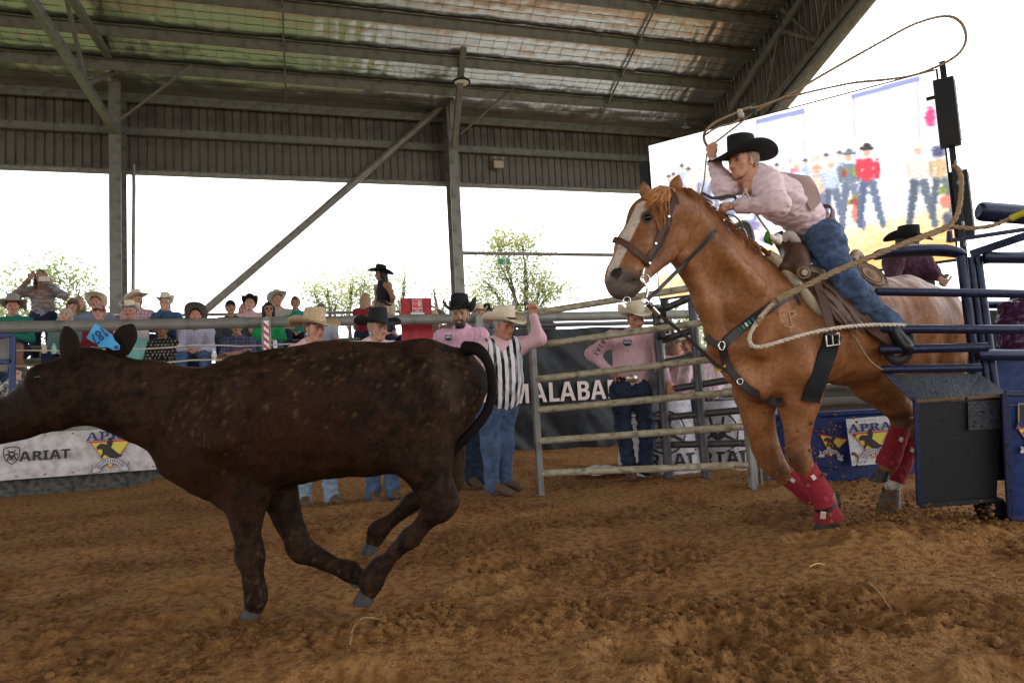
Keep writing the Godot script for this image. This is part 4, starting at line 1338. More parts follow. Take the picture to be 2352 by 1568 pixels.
# ---------------------------------------------------------------- yard: gate panel, barrels, pipe panels
func build_yard() -> void:
	var o: Acc
	var L := G(1242, 1130)
	var R := G(1730, 1120)
	L.y = ground_h(L.x, L.z) - 0.03; R.y = ground_h(R.x, R.z) - 0.03
	var g := thing("cattle_panel", "portable six-rail steel cattle panel with muddy worn rails", "gate", L)
	var hs := [1.66, 1.36, 1.05, 0.77, 0.49, 0.2]
	for h in hs:
		o = Acc.new()
		var hr: float = h * 1.06
		if h < 0.3: hr = h
		o.tube([L + Vector3(0, h + 0.03, 0), R + Vector3(0, hr + 0.03, 0)], 0.031, 14, Vector3.UP, 0.62)
		part("rail", o, M.gate_rail, g)
	for q in [[L, 1.72], [R, 1.85]]:
		o = Acc.new()
		o.box(Transform3D(Basis(Vector3.UP, 0.1), q[0] + Vector3(0, q[1] * 0.5, 0)), Vector3(0.055, q[1], 0.055), 0.006)
		part("post", o, M.galv, g)
	o = Acc.new()
	o.tube([R + Vector3(0.08, 0.05, -0.06), R + Vector3(0.08, 0.5, -0.06)], 0.018, 8)
	o.tube([R + Vector3(0.13, 0.05, -0.06), R + Vector3(0.13, 0.45, -0.06)], 0.014, 8)
	part("latch_rod", o, M.galv, g)
	# dark pipe yard panel behind
	var l2 := P(1507, 1090, 6.72)
	var r2 := P(1722, 1090, 6.3)
	l2.y = 0.0; r2.y = 0.0
	var yp := thing("pipe_panel", "dark steel pipe yard panel behind the man in the pale hat", "fence", l2)
	var zl := 6.72
	var zr := 6.3
	for q in [[1522, 833, 1722, 792], [1510, 899, 1722, 865], [1504, 961, 1722, 940], [1507, 1022, 1722, 1017]]:
		o = Acc.new()
		o.tube([P(q[0], q[1], zl), P(q[2], q[3], zr)], 0.034, 10)
		part("rail", o, M.yard_pipe, yp)
	for q in [[1507, 700, zl], [1590, 690, lerpf(zl, zr, 0.38)], [1735, 800, zr]]:
		var a := P(q[0], q[1], q[2])
		o = Acc.new()
		o.tube([Vector3(a.x, -0.05, a.z), a], 0.042, 10)
		part("post", o, M.yard_pipe, yp)
	for q in [[1500, 720, 1590, 682], [1512, 785, 1600, 755]]:
		o = Acc.new()
		o.tube([P(q[0], q[1], zl), P(q[2], q[3], lerpf(zl, zr, 0.4))], 0.034, 10)
		part("brace", o, M.yard_pipe, yp)
	o = Acc.new()
	var lq := P(1518, 760, zl - 0.1)
	o.box(Transform3D(Basis(), lq), Vector3(0.07, 0.16, 0.08), 0.015)
	o.tube([lq + Vector3(-0.02, 0.17, 0), lq + Vector3(0.05, 0.17, 0.04)], 0.05, 12)
	part("latch_block", o, M.black, yp)
	# wrapped barrels
	var labs := ["white wrapped barrel with shield logo behind the man's right leg side", "white wrapped barrel between the far cowgirl and the cattle panel's end", "white wrapped barrel glimpsed between the man's legs"]
	var bs := [[1566, 1092, 0.30, 0.80, 910.0], [1692, 1082, 0.31, 0.82, 918.0], [1466, 1070, 0.15, 0.62, 950.0]]
	for k in 3:
		var c := G(bs[k][0], bs[k][1])
		c.z -= bs[k][2] * 0.9
		c.y = 0.0
		var zz := ZG(bs[k][0], bs[k][1]) + 0.27
		var top := P(bs[k][0], bs[k][4], zz).y
		var b := thing("wrapped_barrel", labs[k], "barrel", c)
		o = Acc.new()
		var r: float = bs[k][2]
		o.tube([c, c + Vector3(0, 0.03, 0), c + Vector3(0, top * 0.5, 0), c + Vector3(0, top - 0.02, 0), c + Vector3(0, top, 0)], [r * 1.12, r * 1.14, r * 1.02, r * 0.94, r * 0.9], 32)
		wrinkle(o, 0.012, 5.0)
		part("wrap", o, mat(lin(0.68, 0.64, 0.68), 0.6, 0.0, M.speck, 1.5, M.bump, 0.2) if not M.has("wrap") else M.wrap, b)
		o = Acc.new()
		o.tube([c + Vector3(0, top, 0), c + Vector3(0, top + 0.02, 0)], r * 0.86, 24)
		part("lid", o, M.yard_pipe, b)
		var tow := (cam_at - c) * Vector3(1, 0, 1)
		tow = tow.normalized()
		var bt := Transform3D(Basis(Vector3.UP.cross(tow), Vector3.UP, tow), c + tow * (r * 1.02 + 0.012))
		if k < 2:
			curved_shield(bt, c, r * 1.03 + 0.015, top * 0.56, 0.42, b)
			curved_text("ARIAT", c, r * 1.09 + 0.012, tow, top * 0.2, 0.13, b)
		else:
			lettering("lettering", "the APRA", 0.045, bt.translated_local(Vector3(0.06, 0.19, 0.02)), M.ink, b, false, false)
			o = Acc.new()
			stroke(o, bt.translated_local(Vector3(0.06, 0.42, 0.015)), arc(Vector2.ZERO, 0.07, 0, 360, 18), 0.008)
			stroke(o, bt.translated_local(Vector3(0.06, 0.42, 0.016)), arc(Vector2.ZERO, 0.15, 20, 160, 18), 0.012)
			stroke(o, bt.translated_local(Vector3(0.06, 0.42, 0.017)), [Vector2(0, 0.03), Vector2(0, -0.02), Vector2(0.025, -0.02)], 0.008)
			part("round_logo", o, M.ink, b)
	# crumpled white sheet on the ground
	var hp := G(1405, 1089)
	hp.y = ground_h(hp.x, hp.z)
	var heap := thing("crumpled_sheet", "crumpled white sheet lying at the tarp's foot", "sheet", hp)
	o = Acc.new()
	o.grid(48, 24, func(u: float, v: float) -> Vector3:
		var x := lerpf(-0.32, 0.32, u)
		var zz := lerpf(0.18, -0.24, v)
		var h := 0.07 * exp(-pow((x + 0.12) / 0.28, 2.0)) * sin(v * PI) + 0.04 * absf(cloth_noise.get_noise_2d(x * 7.0, zz * 7.0)) + 0.01
		return hp + Vector3(x, h, zz))
	o.face(Vector3.UP)
	part("sheet", o, mat(lin(0.6, 0.58, 0.62), 0.6), heap)
	# low blue steel barrier behind the horse
	var bl := G(1752, 1104)
	var br := G(2150, 1088)
	bl.y = -0.05; br.y = -0.05
	var bar := thing("blue_barrier", "low blue steel barrier panel with rodeo stickers behind the horse's legs", "barrier", bl)
	var bx := (br - bl).normalized()
	var bn := bx.cross(Vector3.UP).normalized()
	if bn.z < 0: bn = -bn
	var bh := P(1867, 946, ZG(1867, 1098)).y
	o = Acc.new()
	o.box(Transform3D(Basis(bx, Vector3.UP, bx.cross(Vector3.UP)), (bl + br) * 0.5 + Vector3(0, bh * 0.5, 0)), Vector3(bl.distance_to(br), bh, 0.06), 0.01)
	part("panel", o, M.blue, bar)
	o = Acc.new()
	o.tube([bl + Vector3(0, bh + 0.02, 0), br + Vector3(0, bh + 0.02, 0)], 0.03, 10)
	part("top_tube", o, M.blue, bar)
	for q in [[1913, 1018, 0.26, -13.0, true], [2002, 1012, 0.33, 2.0, false]]:
		var c := P(q[0], q[1], ZG(q[0], 1097) - 0.06)
		var bt := Transform3D(Basis(bx, Vector3.UP, bx.cross(Vector3.UP)) * Basis(Vector3(0, 0, 1), deg_to_rad(q[3])), c)
		if bt.basis.z.dot(bn) < 0: bt.basis = Basis(-bx, Vector3.UP, bn)
		o = Acc.new()
		if q[4]:
			o.box(bt.translated_local(Vector3(0, 0.0, -0.01)), Vector3(0.36, 0.42, 0.006))
			part("sticker", o, mat(lin(0.012, 0.02, 0.1), 0.4), bar)
		else:
			o.box(bt.translated_local(Vector3(0.13, 0.0, -0.01)), Vector3(0.62, 0.4, 0.006))
			part("sticker", o, mat(lin(0.7, 0.7, 0.7), 0.4, 0.0, M.speck, 4.0), bar)
			lettering("lettering", "prod", 0.13, bt.translated_local(Vector3(0.31, 0.02, 0.0)), mat(lin(0.25, 0.25, 0.26), 0.6), bar, false, false)
		apra_logo(bt, q[2], bar)
	# galvanised rail above and behind it
	var gr := thing("rear_fence", "grey rail fence running behind the blue barrier", "fence", P(1900, 1040, 7.6))
	for q in [[905, 928, 0.05], [872, 893, 0.035]]:
		o = Acc.new()
		o.tube([P(1640, q[1] + 6, 8.0), P(2330, q[0], 7.0)], q[2], 10, Vector3.UP, 0.6)
		part("rail", o, M.galv, gr)
	o = Acc.new()
	o.quad(P(1600, 1075, 8.1), P(2400, 1060, 7.1), P(2400, 880, 7.1), P(1600, 905, 8.1), cb.z)
	part("infill_sheet", o, M.clad, gr)
	for x in [1772, 2140]:
		var a := P(x, 880, 7.6)
		o = Acc.new()
		o.tube([Vector3(a.x, -0.05, a.z), a], 0.04, 8)
		part("post", o, M.galv, gr)
func curved_shield(bt: Transform3D, c: Vector3, r: float, y: float, s: float, parent: Node3D) -> void:
	# print wrapped round the barrel
	var o := Acc.new()
	var pts := arc(Vector2(0, 0), 0.5, 0, 360, 28)
	var flat := Acc.new()
	var id := Transform3D.IDENTITY
	stroke(flat, id, pts, 0.045)
	stroke(flat, id, [Vector2(-0.36, -0.35), Vector2(0.0, -0.68), Vector2(0.36, -0.35)], 0.045)
	stroke(flat, id, arc(Vector2(0, 0.02), 0.14, 0, 360, 16), 0.1)
	stroke(flat, id, arc(Vector2(-0.22, -0.16), 0.2, -40, 110, 10), 0.08)
	stroke(flat, id, arc(Vector2(0.22, -0.16), 0.2, 70, 220, 10), 0.08)
	stroke(flat, id, [Vector2(0.05, 0.0), Vector2(0.38, -0.2)], 0.07)
	stroke(flat, id, [Vector2(-0.05, 0.0), Vector2(-0.38, -0.2)], 0.07)
	stroke(flat, id, [Vector2(-0.1, 0.1), Vector2(-0.16, 0.36)], 0.06)
	stroke(flat, id, [Vector2(0.1, 0.1), Vector2(0.16, 0.36)], 0.06)
	wrap_flat(flat, o, c, r, bt.basis.z, y, s)
	part("shield_logo", o, M.ink, parent)
func wrap_flat(flat: Acc, o: Acc, c: Vector3, r: float, tow: Vector3, y: float, s: float) -> void:
	var a0 := atan2(tow.x, tow.z)
	for k in flat.v.size():
		var p := flat.v[k]
		var a := a0 + p.x * s / r
		var n := Vector3(sin(a), 0, cos(a))
		o.vert(c + n * (r + p.z * 2.0) + Vector3(0, y + p.y * s, 0), n)
	for k in range(0, flat.i.size(), 3): o.tri(flat.i[k], flat.i[k + 1], flat.i[k + 2])
func curved_text(text: String, c: Vector3, r: float, tow: Vector3, y: float, cap: float, parent: Node3D) -> void:
	var a0 := atan2(tow.x, tow.z)
	for k in text.length():
		var a := a0 + (k - (text.length() - 1) * 0.5) * cap * 0.98 / r
		var n := Vector3(sin(a), 0, cos(a))
		lettering("lettering", text[k], cap, Transform3D(Basis(Vector3.UP.cross(n), Vector3.UP, n).scaled_local(Vector3(1.15, 1, 1)), c + n * r + Vector3(0, y, 0)), M.ink, parent)

# ---------------------------------------------------------------- blue roping box
func build_chute() -> void:
	var o: Acc
	var zf := 3.95
	var t := thing("roping_box", "navy steel roping box with horizontal rails and a plated front", "chute", G(2310, 1195))
	for q in [[2016, 669, 2420, 676, 0.0245], [2022, 755, 2420, 757, 0.026], [2024, 803, 2268, 797, 0.026], [2031, 848, 2252, 844, 0.024]]:
		o = Acc.new()
		var a := P(q[0], q[1], zf)
		var b := P(q[2], q[3], zf - 0.05)
		var d := (b - a).normalized()
		o.tube([a - d * 0.012, a - d * 0.006, a + d * 0.006, b], [q[4] * 0.55, q[4] * 0.85, q[4], q[4]], 14)
		part("rail", o, M.navy, t)
	# front hoop plate linking the rails
	o = Acc.new()
	o.beam(P(2037, 858, zf + 0.05), P(2105, 921, zf), 0.02, 0.03)
	part("corner_edge", o, M.navy, t)
	# sloping top plate and the black front
	var tp := [P(2036, 860, zf + 0.12), P(2252, 858, zf + 0.12), P(2316, 903, zf - 0.03), P(2217, 912, zf - 0.03), P(2103, 919, zf - 0.02)]
	o = Acc.new()
	var up := Vector3(0, 1, 0.4)
	o.quad(tp[0], tp[1], tp[3], tp[4], up)
	o.quad(tp[1], tp[2], tp[3], tp[3], up)
	for k in 5:
		var a: Vector3 = tp[k]
		var b: Vector3 = tp[(k + 1) % 5]
		o.quad(a, b, b - Vector3(0, 0.02, 0), a - Vector3(0, 0.02, 0))
	part("top_plate", o, M.plate, t)
	var fa: Vector3 = tp[4] - Vector3(0, 0.004, 0)
	var fb := P(2302, 908, zf - 0.03)
	var ga := P(2112, 1160, zf - 0.02)
	var gb := P(2290, 1146, zf - 0.03)
	o = Acc.new()
	var back := P(2130, 1000, zf + 0.2) - P(2103, 1000, zf)
	o.quad(ga, gb, fb, fa, cb.z)
	o.quad(ga, fa, fa + back, ga + back, -cb.x)
	o.quad(ga, gb, gb + back, ga + back, Vector3.DOWN)
	part("front_plate", o, M.blackplate, t)
	o = Acc.new()
	o.beam(fa + cb.z * 0.004, ga + cb.z * 0.004, 0.022, 0.03, cb.x, 0.004)
	part("front_edge", o, M.navy, t)
	o = Acc.new()
	o.beam(ga + cb.z * 0.006, gb + cb.z * 0.006, 0.02, 0.03, Vector3.UP, 0.004)
	part("front_lip", o, M.blackplate, t)
	o = Acc.new()
	o.beam(P(2104, 922, zf - 0.03), P(2215, 914, zf - 0.04), 0.014, 0.012)
	o.beam(P(2222, 914, zf - 0.04), P(2296, 909, zf - 0.04), 0.014, 0.014)
	part("rusty_lip", o, M.rust, t)
	o = Acc.new()
	o.quad(P(2226, 988, zf - 0.045), P(2300, 985, zf - 0.045), P(2298, 918, zf - 0.045), P(2224, 922, zf - 0.045), cb.z)
	part("grey_patch_plate", o, M.plate, t)
	o = Acc.new()
	o.beam(P(2270, 1150, zf + 0.02), P(2290, 1200, zf + 0.02), 0.1, 0.12, cb.x)
	part("foot_post", o, M.blackplate, t)
	# blue side box
	var sb := thing("blue_chute_side", "blue steel side box with a sticker at the right edge of the picture", "chute", G(2322, 1192))
	var q0 := P(2306, 903, 3.85)
	var q1 := P(2319, 1190, 3.85)
	var right := (P(2500, 1000, 3.8) - P(2306, 1000, 3.85)).normalized()
	o = Acc.new()
	var w := 0.62
	o.quad(q1, q1 + right * w, q0 + right * w, q0, cb.z)
	o.quad(q0, q0 + right * w, q0 + right * w + back * 1.5, q0 + back * 1.5, Vector3.UP)
	o.quad(q1, q0, q0 + back * 1.5, q1 + back * 1.5, -cb.x)
	part("panel", o, M.blue, sb)
	o = Acc.new()
	o.beam(q0 + cb.z * 0.008, q1 + cb.z * 0.008, 0.02, 0.035, cb.x, 0.004)
	o.beam(q0 + cb.z * 0.008, q0 + cb.z * 0.008 + right * w, 0.02, 0.03, Vector3.UP, 0.004)
	o.beam(q1 + cb.z * 0.008, q1 + cb.z * 0.008 + right * w, 0.02, 0.03, Vector3.UP, 0.004)
	part("edge_frame", o, M.navy, sb)
	o = Acc.new()
	var fr := [P(2318, 930, 3.835), P(2328, 1165, 3.835)]
	o.beam(fr[0], fr[1], 0.006, 0.008, cb.x)
	o.beam(fr[0], fr[0] + right * 0.4, 0.006, 0.008)
	part("raised_panel_edge", o, M.blue, sb)
	var st := P(2358, 954, 3.83)
	o = Acc.new()
	o.box(Transform3D(cb, st), Vector3(0.09, 0.13, 0.008))
	part("sticker", o, M.black, sb)
	o = Acc.new()
	stroke(o, Transform3D(cb, st + cb.z * 0.006), [Vector2(-0.045, -0.065), Vector2(-0.045, 0.065), Vector2(0.045, 0.065), Vector2(0.045, -0.065)], 0.008, true)
	part("sticker_border", o, M.leather_tan, sb)
	apra_logo(Transform3D(cb, P(2372, 1000, 3.83)), 0.18, sb)
	# posts and upper rails of the alley beyond
	var al := thing("chute_alley", "navy pipe alley with twin posts and padded top rail behind the box", "chute", G(2235, 1190))
	for q in [[2208, 588, 0.028], [2230, 590, 0.02], [2246, 588, 0.024]]:
		var a := P(q[0], q[1], 4.25)
		o = Acc.new()
		o.tube([Vector3(a.x + 0.03, 0.2, a.z), a], q[2], 12)
		part("post", o, M.navy, al)
	o = Acc.new()
	o.tube(smooth_path([P(2008, 590, 4.3), P(2030, 582, 4.3), P(2080, 577, 4.3), P(2150, 574, 4.3), P(2195, 579, 4.3), P(2214, 589, 4.3)], 4), [0.022, 0.026, 0.03, 0.032, 0.034, 0.035, 0.036, 0.037, 0.038, 0.038, 0.038, 0.038, 0.038, 0.038, 0.037, 0.036, 0.034, 0.032, 0.03, 0.027, 0.024], 14, Vector3.UP, 1.3)
	part("padded_rail", o, M.navy, al)
	for q in [[2264, 591, 2420, 592, 0.036, 4.2], [2252, 485, 2420, 498, 0.052, 3.7], [2185, 700, 2420, 700, 0.027, 4.9], [2230, 606, 2420, 570, 0.02, 4.6], [2250, 815, 2420, 816, 0.034, 4.1]]:
		o = Acc.new()
		var a := P(q[0], q[1], q[5])
		var b := P(q[2], q[3], q[5])
		var d := (b - a).normalized()
		o.tube([a - d * 0.01, a, a + d * 0.012, b], [q[4] * 0.6, q[4] * 0.9, q[4], q[4]], 14)
		part("rail", o, M.navy, al)
	for q in [[2180, 553, 2420, 517, 0.012, 4.3], [2230, 584, 2420, 520, 0.022, 4.25]]:
		o = Acc.new()
		o.beam(P(q[0], q[1], q[5]), P(q[2], q[3], q[5] - 0.2), q[4] * 1.6, q[4] * 2.0)
		part("strut", o, M.navy, al)
	o = Acc.new()
	o.tube([P(2182, 530, 4.3), P(2182, 556, 4.3)], [0.016, 0.02], 8)
	part("hinge_pin", o, M.navy, al)
	o = Acc.new()
	o.quad(P(2255, 905, 4.35), P(2460, 905, 4.35), P(2460, 822, 4.35), P(2255, 822, 4.35), cb.z)
	part("side_sheet", o, M.blue, al)
	o = Acc.new()
	o.quad(P(2200, 860, 5.3), P(2500, 860, 5.3), P(2500, 712, 5.3), P(2200, 712, 5.3), cb.z)
	part("rear_sheet", o, M.blackplate, al)
	o = Acc.new()
	o.quad(P(2140, 860, 5.25), P(2215, 860, 5.25), P(2215, 745, 5.25), P(2140, 745, 5.25), cb.z)
	part("rear_blue_sheet", o, M.blue, al)
	# purple garment beyond the rails
	var pc := P(2345, 760, 4.7)
	var pu := thing("purple_jacket", "crumpled dark purple satin jacket hanging behind the chute rails", "jacket", pc - Vector3(0, 0.2, 0))
	var bo := blob([[pc + Vector3(-0.04, 0.1, 0), pc + Vector3(-0.06, -0.08, 0), 0.1, 0.1], [pc + Vector3(0.12, 0.14, 0.0), pc + Vector3(0.12, -0.12, 0), 0.13, 0.12]], 0.014, 25.0)
	wrinkle(bo, 0.03, 9.0)
	part("cloth", bo, mat(lin(0.09, 0.025, 0.09), 0.35, 0.0, noise_tex(71, 0.05, [[0.0, grey(0.35)], [0.5, grey(0.7)], [0.7, Color(1, 0.95, 1)], [1.0, grey(1.0)]]), 5.0), pu)

# ---------------------------------------------------------------- animals
func chain(out: Array, pts: Array, sl := 1.0, ax := Vector3.ZERO) -> void:
	# pts: [x, y, depth, radius]
	for k in pts.size() - 1:
		var a: Array = pts[k]
		var b: Array = pts[k + 1]
		if sl == 1.0: out.append([P(a[0], a[1], a[2]), P(b[0], b[1], b[2]), a[3], b[3]])
		else: out.append([P(a[0], a[1], a[2]), P(b[0], b[1], b[2]), a[3], b[3], sl, ax])
func hoof(base: Vector3, top: Vector3, r: float, fwd: Vector3) -> Acc:
	# a blunt horn shoe: flat sole, sloping wall, rounded toe
	var o := Acc.new()
	var n := 18
	var rows := [[0.0, 1.12], [0.12, 1.14], [0.55, 1.0], [1.0, 0.84]]
	var up := (top - base)
	var side := fwd.cross(up).normalized()
	var prev := -1
	for q in rows:
		var b := o.v.size()
		for k in n + 1:
			var a := TAU * k / n
			var d := fwd * cos(a) * (1.15 if cos(a) > 0 else 0.8) + side * sin(a)
			o.vert(base + up * q[0] + d * r * q[1], (d.normalized() + up.normalized() * 0.25).normalized())
		if prev >= 0:
			for k in n: o.quad_i(prev + k, prev + k + 1, b + k + 1, b + k)
		prev = b
	var c := o.vert(base, -up.normalized())
	for k in n: o.tri(c, k, k + 1)
	return o
func build_calf() -> void:
	var L := cb.z
	var bn := []
	chain(bn, [[520, 985, 2.84, 0.25], [660, 965, 2.86, 0.25], [850, 945, 2.9, 0.252], [980, 905, 2.93, 0.2], [1052, 885, 2.95, 0.125]], 0.84, L)
	chain(bn, [[560, 880, 2.85, 0.12], [760, 862, 2.88, 0.13], [980, 850, 2.93, 0.105], [1055, 838, 2.95, 0.06]], 0.8, L)
	chain(bn, [[490, 975, 2.83, 0.215], [345, 925, 2.77, 0.155], [235, 895, 2.72, 0.138]], 0.68, L)
	chain(bn, [[428, 1040, 2.82, 0.12], [530, 1092, 2.84, 0.13]], 0.8, L)
	chain(bn, [[190, 868, 2.7, 0.118], [110, 912, 2.67, 0.1]], 0.8, L)
	chain(bn, [[105, 918, 2.67, 0.09], [28, 958, 2.65, 0.062], [-14, 972, 2.64, 0.056]], 0.8, L)
	chain(bn, [[185, 925, 2.7, 0.075], [50, 972, 2.66, 0.044]], 0.85, L)
	chain(bn, [[95, 862, 2.61, 0.036], [82, 868, 2.6, 0.03]])
	chain(bn, [[-16, 962, 2.62, 0.045], [-10, 985, 2.63, 0.035]])
	# legs
	var near_f := 2.79
	var far_f := 2.95
	chain(bn, [[556, 1040, near_f + 0.02, 0.118], [566, 1120, near_f, 0.076], [566, 1190, near_f, 0.05], [571, 1262, near_f, 0.034], [574, 1284, near_f, 0.033], [582, 1335, near_f, 0.022], [589, 1374, near_f, 0.028], [584, 1398, near_f, 0.025]])
	chain(bn, [[620, 1060, far_f, 0.11], [642, 1135, far_f, 0.062], [664, 1200, far_f, 0.044], [686, 1254, far_f, 0.035], [702, 1268, far_f, 0.033], [752, 1291, far_f, 0.023], [806, 1313, far_f, 0.028], [822, 1328, far_f, 0.025]])
	chain(bn, [[966, 955, 2.86, 0.172], [972, 1040, 2.85, 0.112], [998, 1132, 2.85, 0.058], [1012, 1164, 2.85, 0.042], [940, 1236, 2.86, 0.029], [872, 1304, 2.88, 0.027], [853, 1336, 2.88, 0.033], [846, 1360, 2.88, 0.027]])
	bn.append([P(1026, 1112, 2.85), P(1036, 1152, 2.85), 0.012, 0.02])
	chain(bn, [[1000, 975, 3.02, 0.16], [1018, 1050, 3.05, 0.085], [1034, 1104, 3.05, 0.042], [950, 1152, 3.05, 0.03], [866, 1222, 3.05, 0.03], [858, 1244, 3.05, 0.026]])
	# shoulder blade, ribs' edge and hip bone under the hide
	chain(bn, [[520, 890, 2.66, 0.05], [505, 1010, 2.635, 0.055]])
	chain(bn, [[975, 850, 2.76, 0.05], [1000, 905, 2.76, 0.06]])
	var body := blob(bn, 0.0135, 42.0)
	wrinkle(body, 0.006, 9.0)
	var fleck := FastNoiseLite.new()
	fleck.seed = 31; fleck.frequency = 34.0; fleck.fractal_octaves = 2
	var fl2 := FastNoiseLite.new()
	fl2.seed = 32; fl2.frequency = 2.2; fl2.fractal_octaves = 3
	var fl3 := FastNoiseLite.new()
	fl3.seed = 33; fl3.frequency = 11.0; fl3.fractal_octaves = 3
	var rusty := [P(480, 1050, 2.6), P(640, 1010, 2.6), P(430, 1110, 2.7), P(700, 1000, 2.62)]
	var muddy := [P(480, 920, 2.6), P(1030, 830, 2.75), P(1080, 900, 2.8), P(700, 825, 2.65), P(880, 820, 2.68), P(585, 1385, 2.76), P(845, 1350, 2.85)]
	for k in body.v.size():
		var p := body.v[k]
		var c := Color(0.0135, 0.0085, 0.0066)
		c = c.lerp(Color(0.05, 0.0255, 0.014), clampf(0.55 + fl3.get_noise_3dv(p) * 0.7 + fleck.get_noise_3dv(p) * 0.8 + fl2.get_noise_3dv(p) * 0.4, 0.0, 1.0) * smoothstep(-1.35, -0.75, p.x))
		var rr := 0.0
		for q in rusty: rr = maxf(rr, 1.0 - p.distance_to(q) / 0.33)
		c = c.lerp(Color(0.04, 0.014, 0.006), clampf(rr + fl3.get_noise_3dv(p) * 0.35, 0.0, 1.0) * 0.8 if rr > 0.0 else 0.0)
		var md := 0.0
		for q in muddy: md = maxf(md, 1.0 - p.distance_to(q) / 0.3)
		if md > 0.0: c = c.lerp(Color(0.12, 0.078, 0.036), smoothstep(0.58, 0.76, fleck.get_noise_3dv(p) + md * 0.26) * 0.8)
		body.c[k] = c
	var calf := thing("calf", "dark brown running calf with a blue ear tag in the foreground", "calf", Vector3(P(780, 1100, 2.88).x, 0, P(780, 1100, 2.88).z))
	var cm := vmat(mat(Color.WHITE, 0.62, 0.0, noise_tex(49, 0.05, [[0.0, grey(0.6)], [0.5, grey(0.9)], [1.0, grey(1.0)]], 256, 6), 6.0, normal_tex(45, 0.16, 6.0), 0.8))
	cm.metallic_specular = 0.2
	part("body", body, cm, calf)
	# ears
	for q in [[[168, 838, 2.6, 0.022], [160, 802, 2.58, 0.027], [157, 776, 2.58, 0.022], [152, 756, 2.58, 0.012], "ear"], [[246, 822, 2.72, 0.02], [274, 794, 2.72, 0.037], [291, 769, 2.73, 0.031], [302, 752, 2.74, 0.012], "ear"]]:
		var eb := []
		chain(eb, [q[0], q[1], q[2], q[3]], 0.36, L)
		var e := blob(eb, 0.007, 60.0)
		for k in e.v.size(): e.c[k] = Color(0.02, 0.012, 0.009)
		part("ear", e, cm, calf)
	var tl := Acc.new()
	var tp := smooth_path([P(1068, 800, 2.92), P(1098, 803, 2.88), P(1122, 835, 2.86), P(1131, 890, 2.85), P(1118, 945, 2.85), P(1080, 995, 2.85), P(1045, 1030, 2.86), P(1024, 1062, 2.87)], 5)
	var tr := []
	for k in tp.size(): tr.append(lerpf(0.032, 0.02, minf(1.0, k / 10.0)) if k < tp.size() - 6 else lerpf(0.022, 0.012, (k - tp.size() + 6) / 6.0))
	tl.tube(tp, tr, 10, L)
	for k in tl.v.size(): tl.c[k] = Color(0.012, 0.009, 0.008)
	part("tail", tl, cm, calf)
	var eye := blob([[P(84, 867, 2.585), P(88, 866, 2.585), 0.018, 0.018]], 0.006, 80.0)
	part("eye", eye, mat(lin(0.01, 0.008, 0.008), 0.12), calf)
	for q in [[P(578, 1416, 2.79), P(584, 1388, 2.79), 0.036], [P(836, 1386, 2.88), P(846, 1354, 2.88), 0.038], [P(848, 1270, 3.05), P(858, 1246, 3.05), 0.036], [P(830, 1344, 2.95), P(822, 1326, 2.95), 0.034]]:
		part("hoof", hoof(q[0], q[1], q[2], -cb.x), M.hoof, calf)
	# ear tag
	var zt := 2.655
	var tag := thing("ear_tag", "blue plastic ear tag numbered 187 in the calf's ear", "tag", P(235, 775, zt))
	var pts := [Vector2(217, 743), Vector2(256, 768), Vector2(262, 782), Vector2(274, 793), Vector2(272, 803), Vector2(260, 804), Vector2(246, 797), Vector2(232, 798), Vector2(197, 776)]
	var o := Acc.new()
	var nrm := cb.z
	var f := []
	for p in pts: f.append(P(p.x, p.y, zt))
	var b0 := o.v.size()
	for s in [0.0, 1.0]:
		for p in f: o.vert(p - nrm * 0.003 * s, nrm if s == 0.0 else -nrm)
	var ix := Geometry2D.triangulate_polygon(PackedVector2Array(pts))
	for k in range(0, ix.size(), 3):
		o.tri(ix[k], ix[k + 1], ix[k + 2]); o.tri(9 + ix[k], 9 + ix[k + 1], 9 + ix[k + 2])
	for k in 9: o.quad(f[k], f[(k + 1) % 9], f[(k + 1) % 9] - nrm * 0.003, f[k] - nrm * 0.003)
	part("plate", o, mat(lin(0.06, 0.36, 0.66), 0.5), tag)
	var tb := cb * Basis(Vector3(0, 0, 1), deg_to_rad(-143.0)).scaled(Vector3(1, 1, 1))
	lettering("number", "187", 0.041, Transform3D(tb.scaled_local(Vector3(0.72, 1, 1)), P(227, 770, zt - 0.006)), M.navy_ink, tag, false, false)
	o = Acc.new()
	o.tube([P(266, 797, zt - 0.008), P(266, 797, zt + 0.03)], 0.007, 10)
	part("stud", o, M.navy_ink, tag)

# surface lookup: nearest visible depth of the horse under a picture point, so that tack lies on the hide
var dmap := {}
func map_depth(o: Acc) -> void:
	var inv := cb.inverse()
	for p in o.v:
		var q := inv * (p - cam_at)
		var z := -q.z
		var key := Vector2i(int((q.x / z * F + 1176.0) / 9.0), int((784.0 - q.y / z * F) / 9.0))
		if not dmap.has(key) or dmap[key] > z: dmap[key] = z
func S(x: float, y: float, lift := 0.012) -> Vector3:
	var k := Vector2i(int(x / 9.0), int(y / 9.0))
	var s := 0.0
	var n := 0
	for r in [1, 2, 3, 5, 8, 12]:
		for a in range(-r, r + 1):
			for b in range(-r, r + 1):
				var q := k + Vector2i(a, b)
				if dmap.has(q):
					s += dmap[q]; n += 1
		if n > 0: break
	return P(x, y, s / maxf(n, 1.0) - lift if n > 0 else 4.0)
func spath(pts: Array, lift := 0.012, per := 4) -> Array:
	var out := []
	for p in pts: out.append(S(p[0], p[1], lift))
	return smooth_path(out, per)
func strap(called: String, pts: Array, w: float, m: Material, parent: Node3D, lift := 0.008, th := 0.006) -> void:
	var o := Acc.new()
	band(spath(pts, lift), [cb.z], w, th, o)
	part(called, o, m, parent)
var horse_mat: StandardMaterial3D
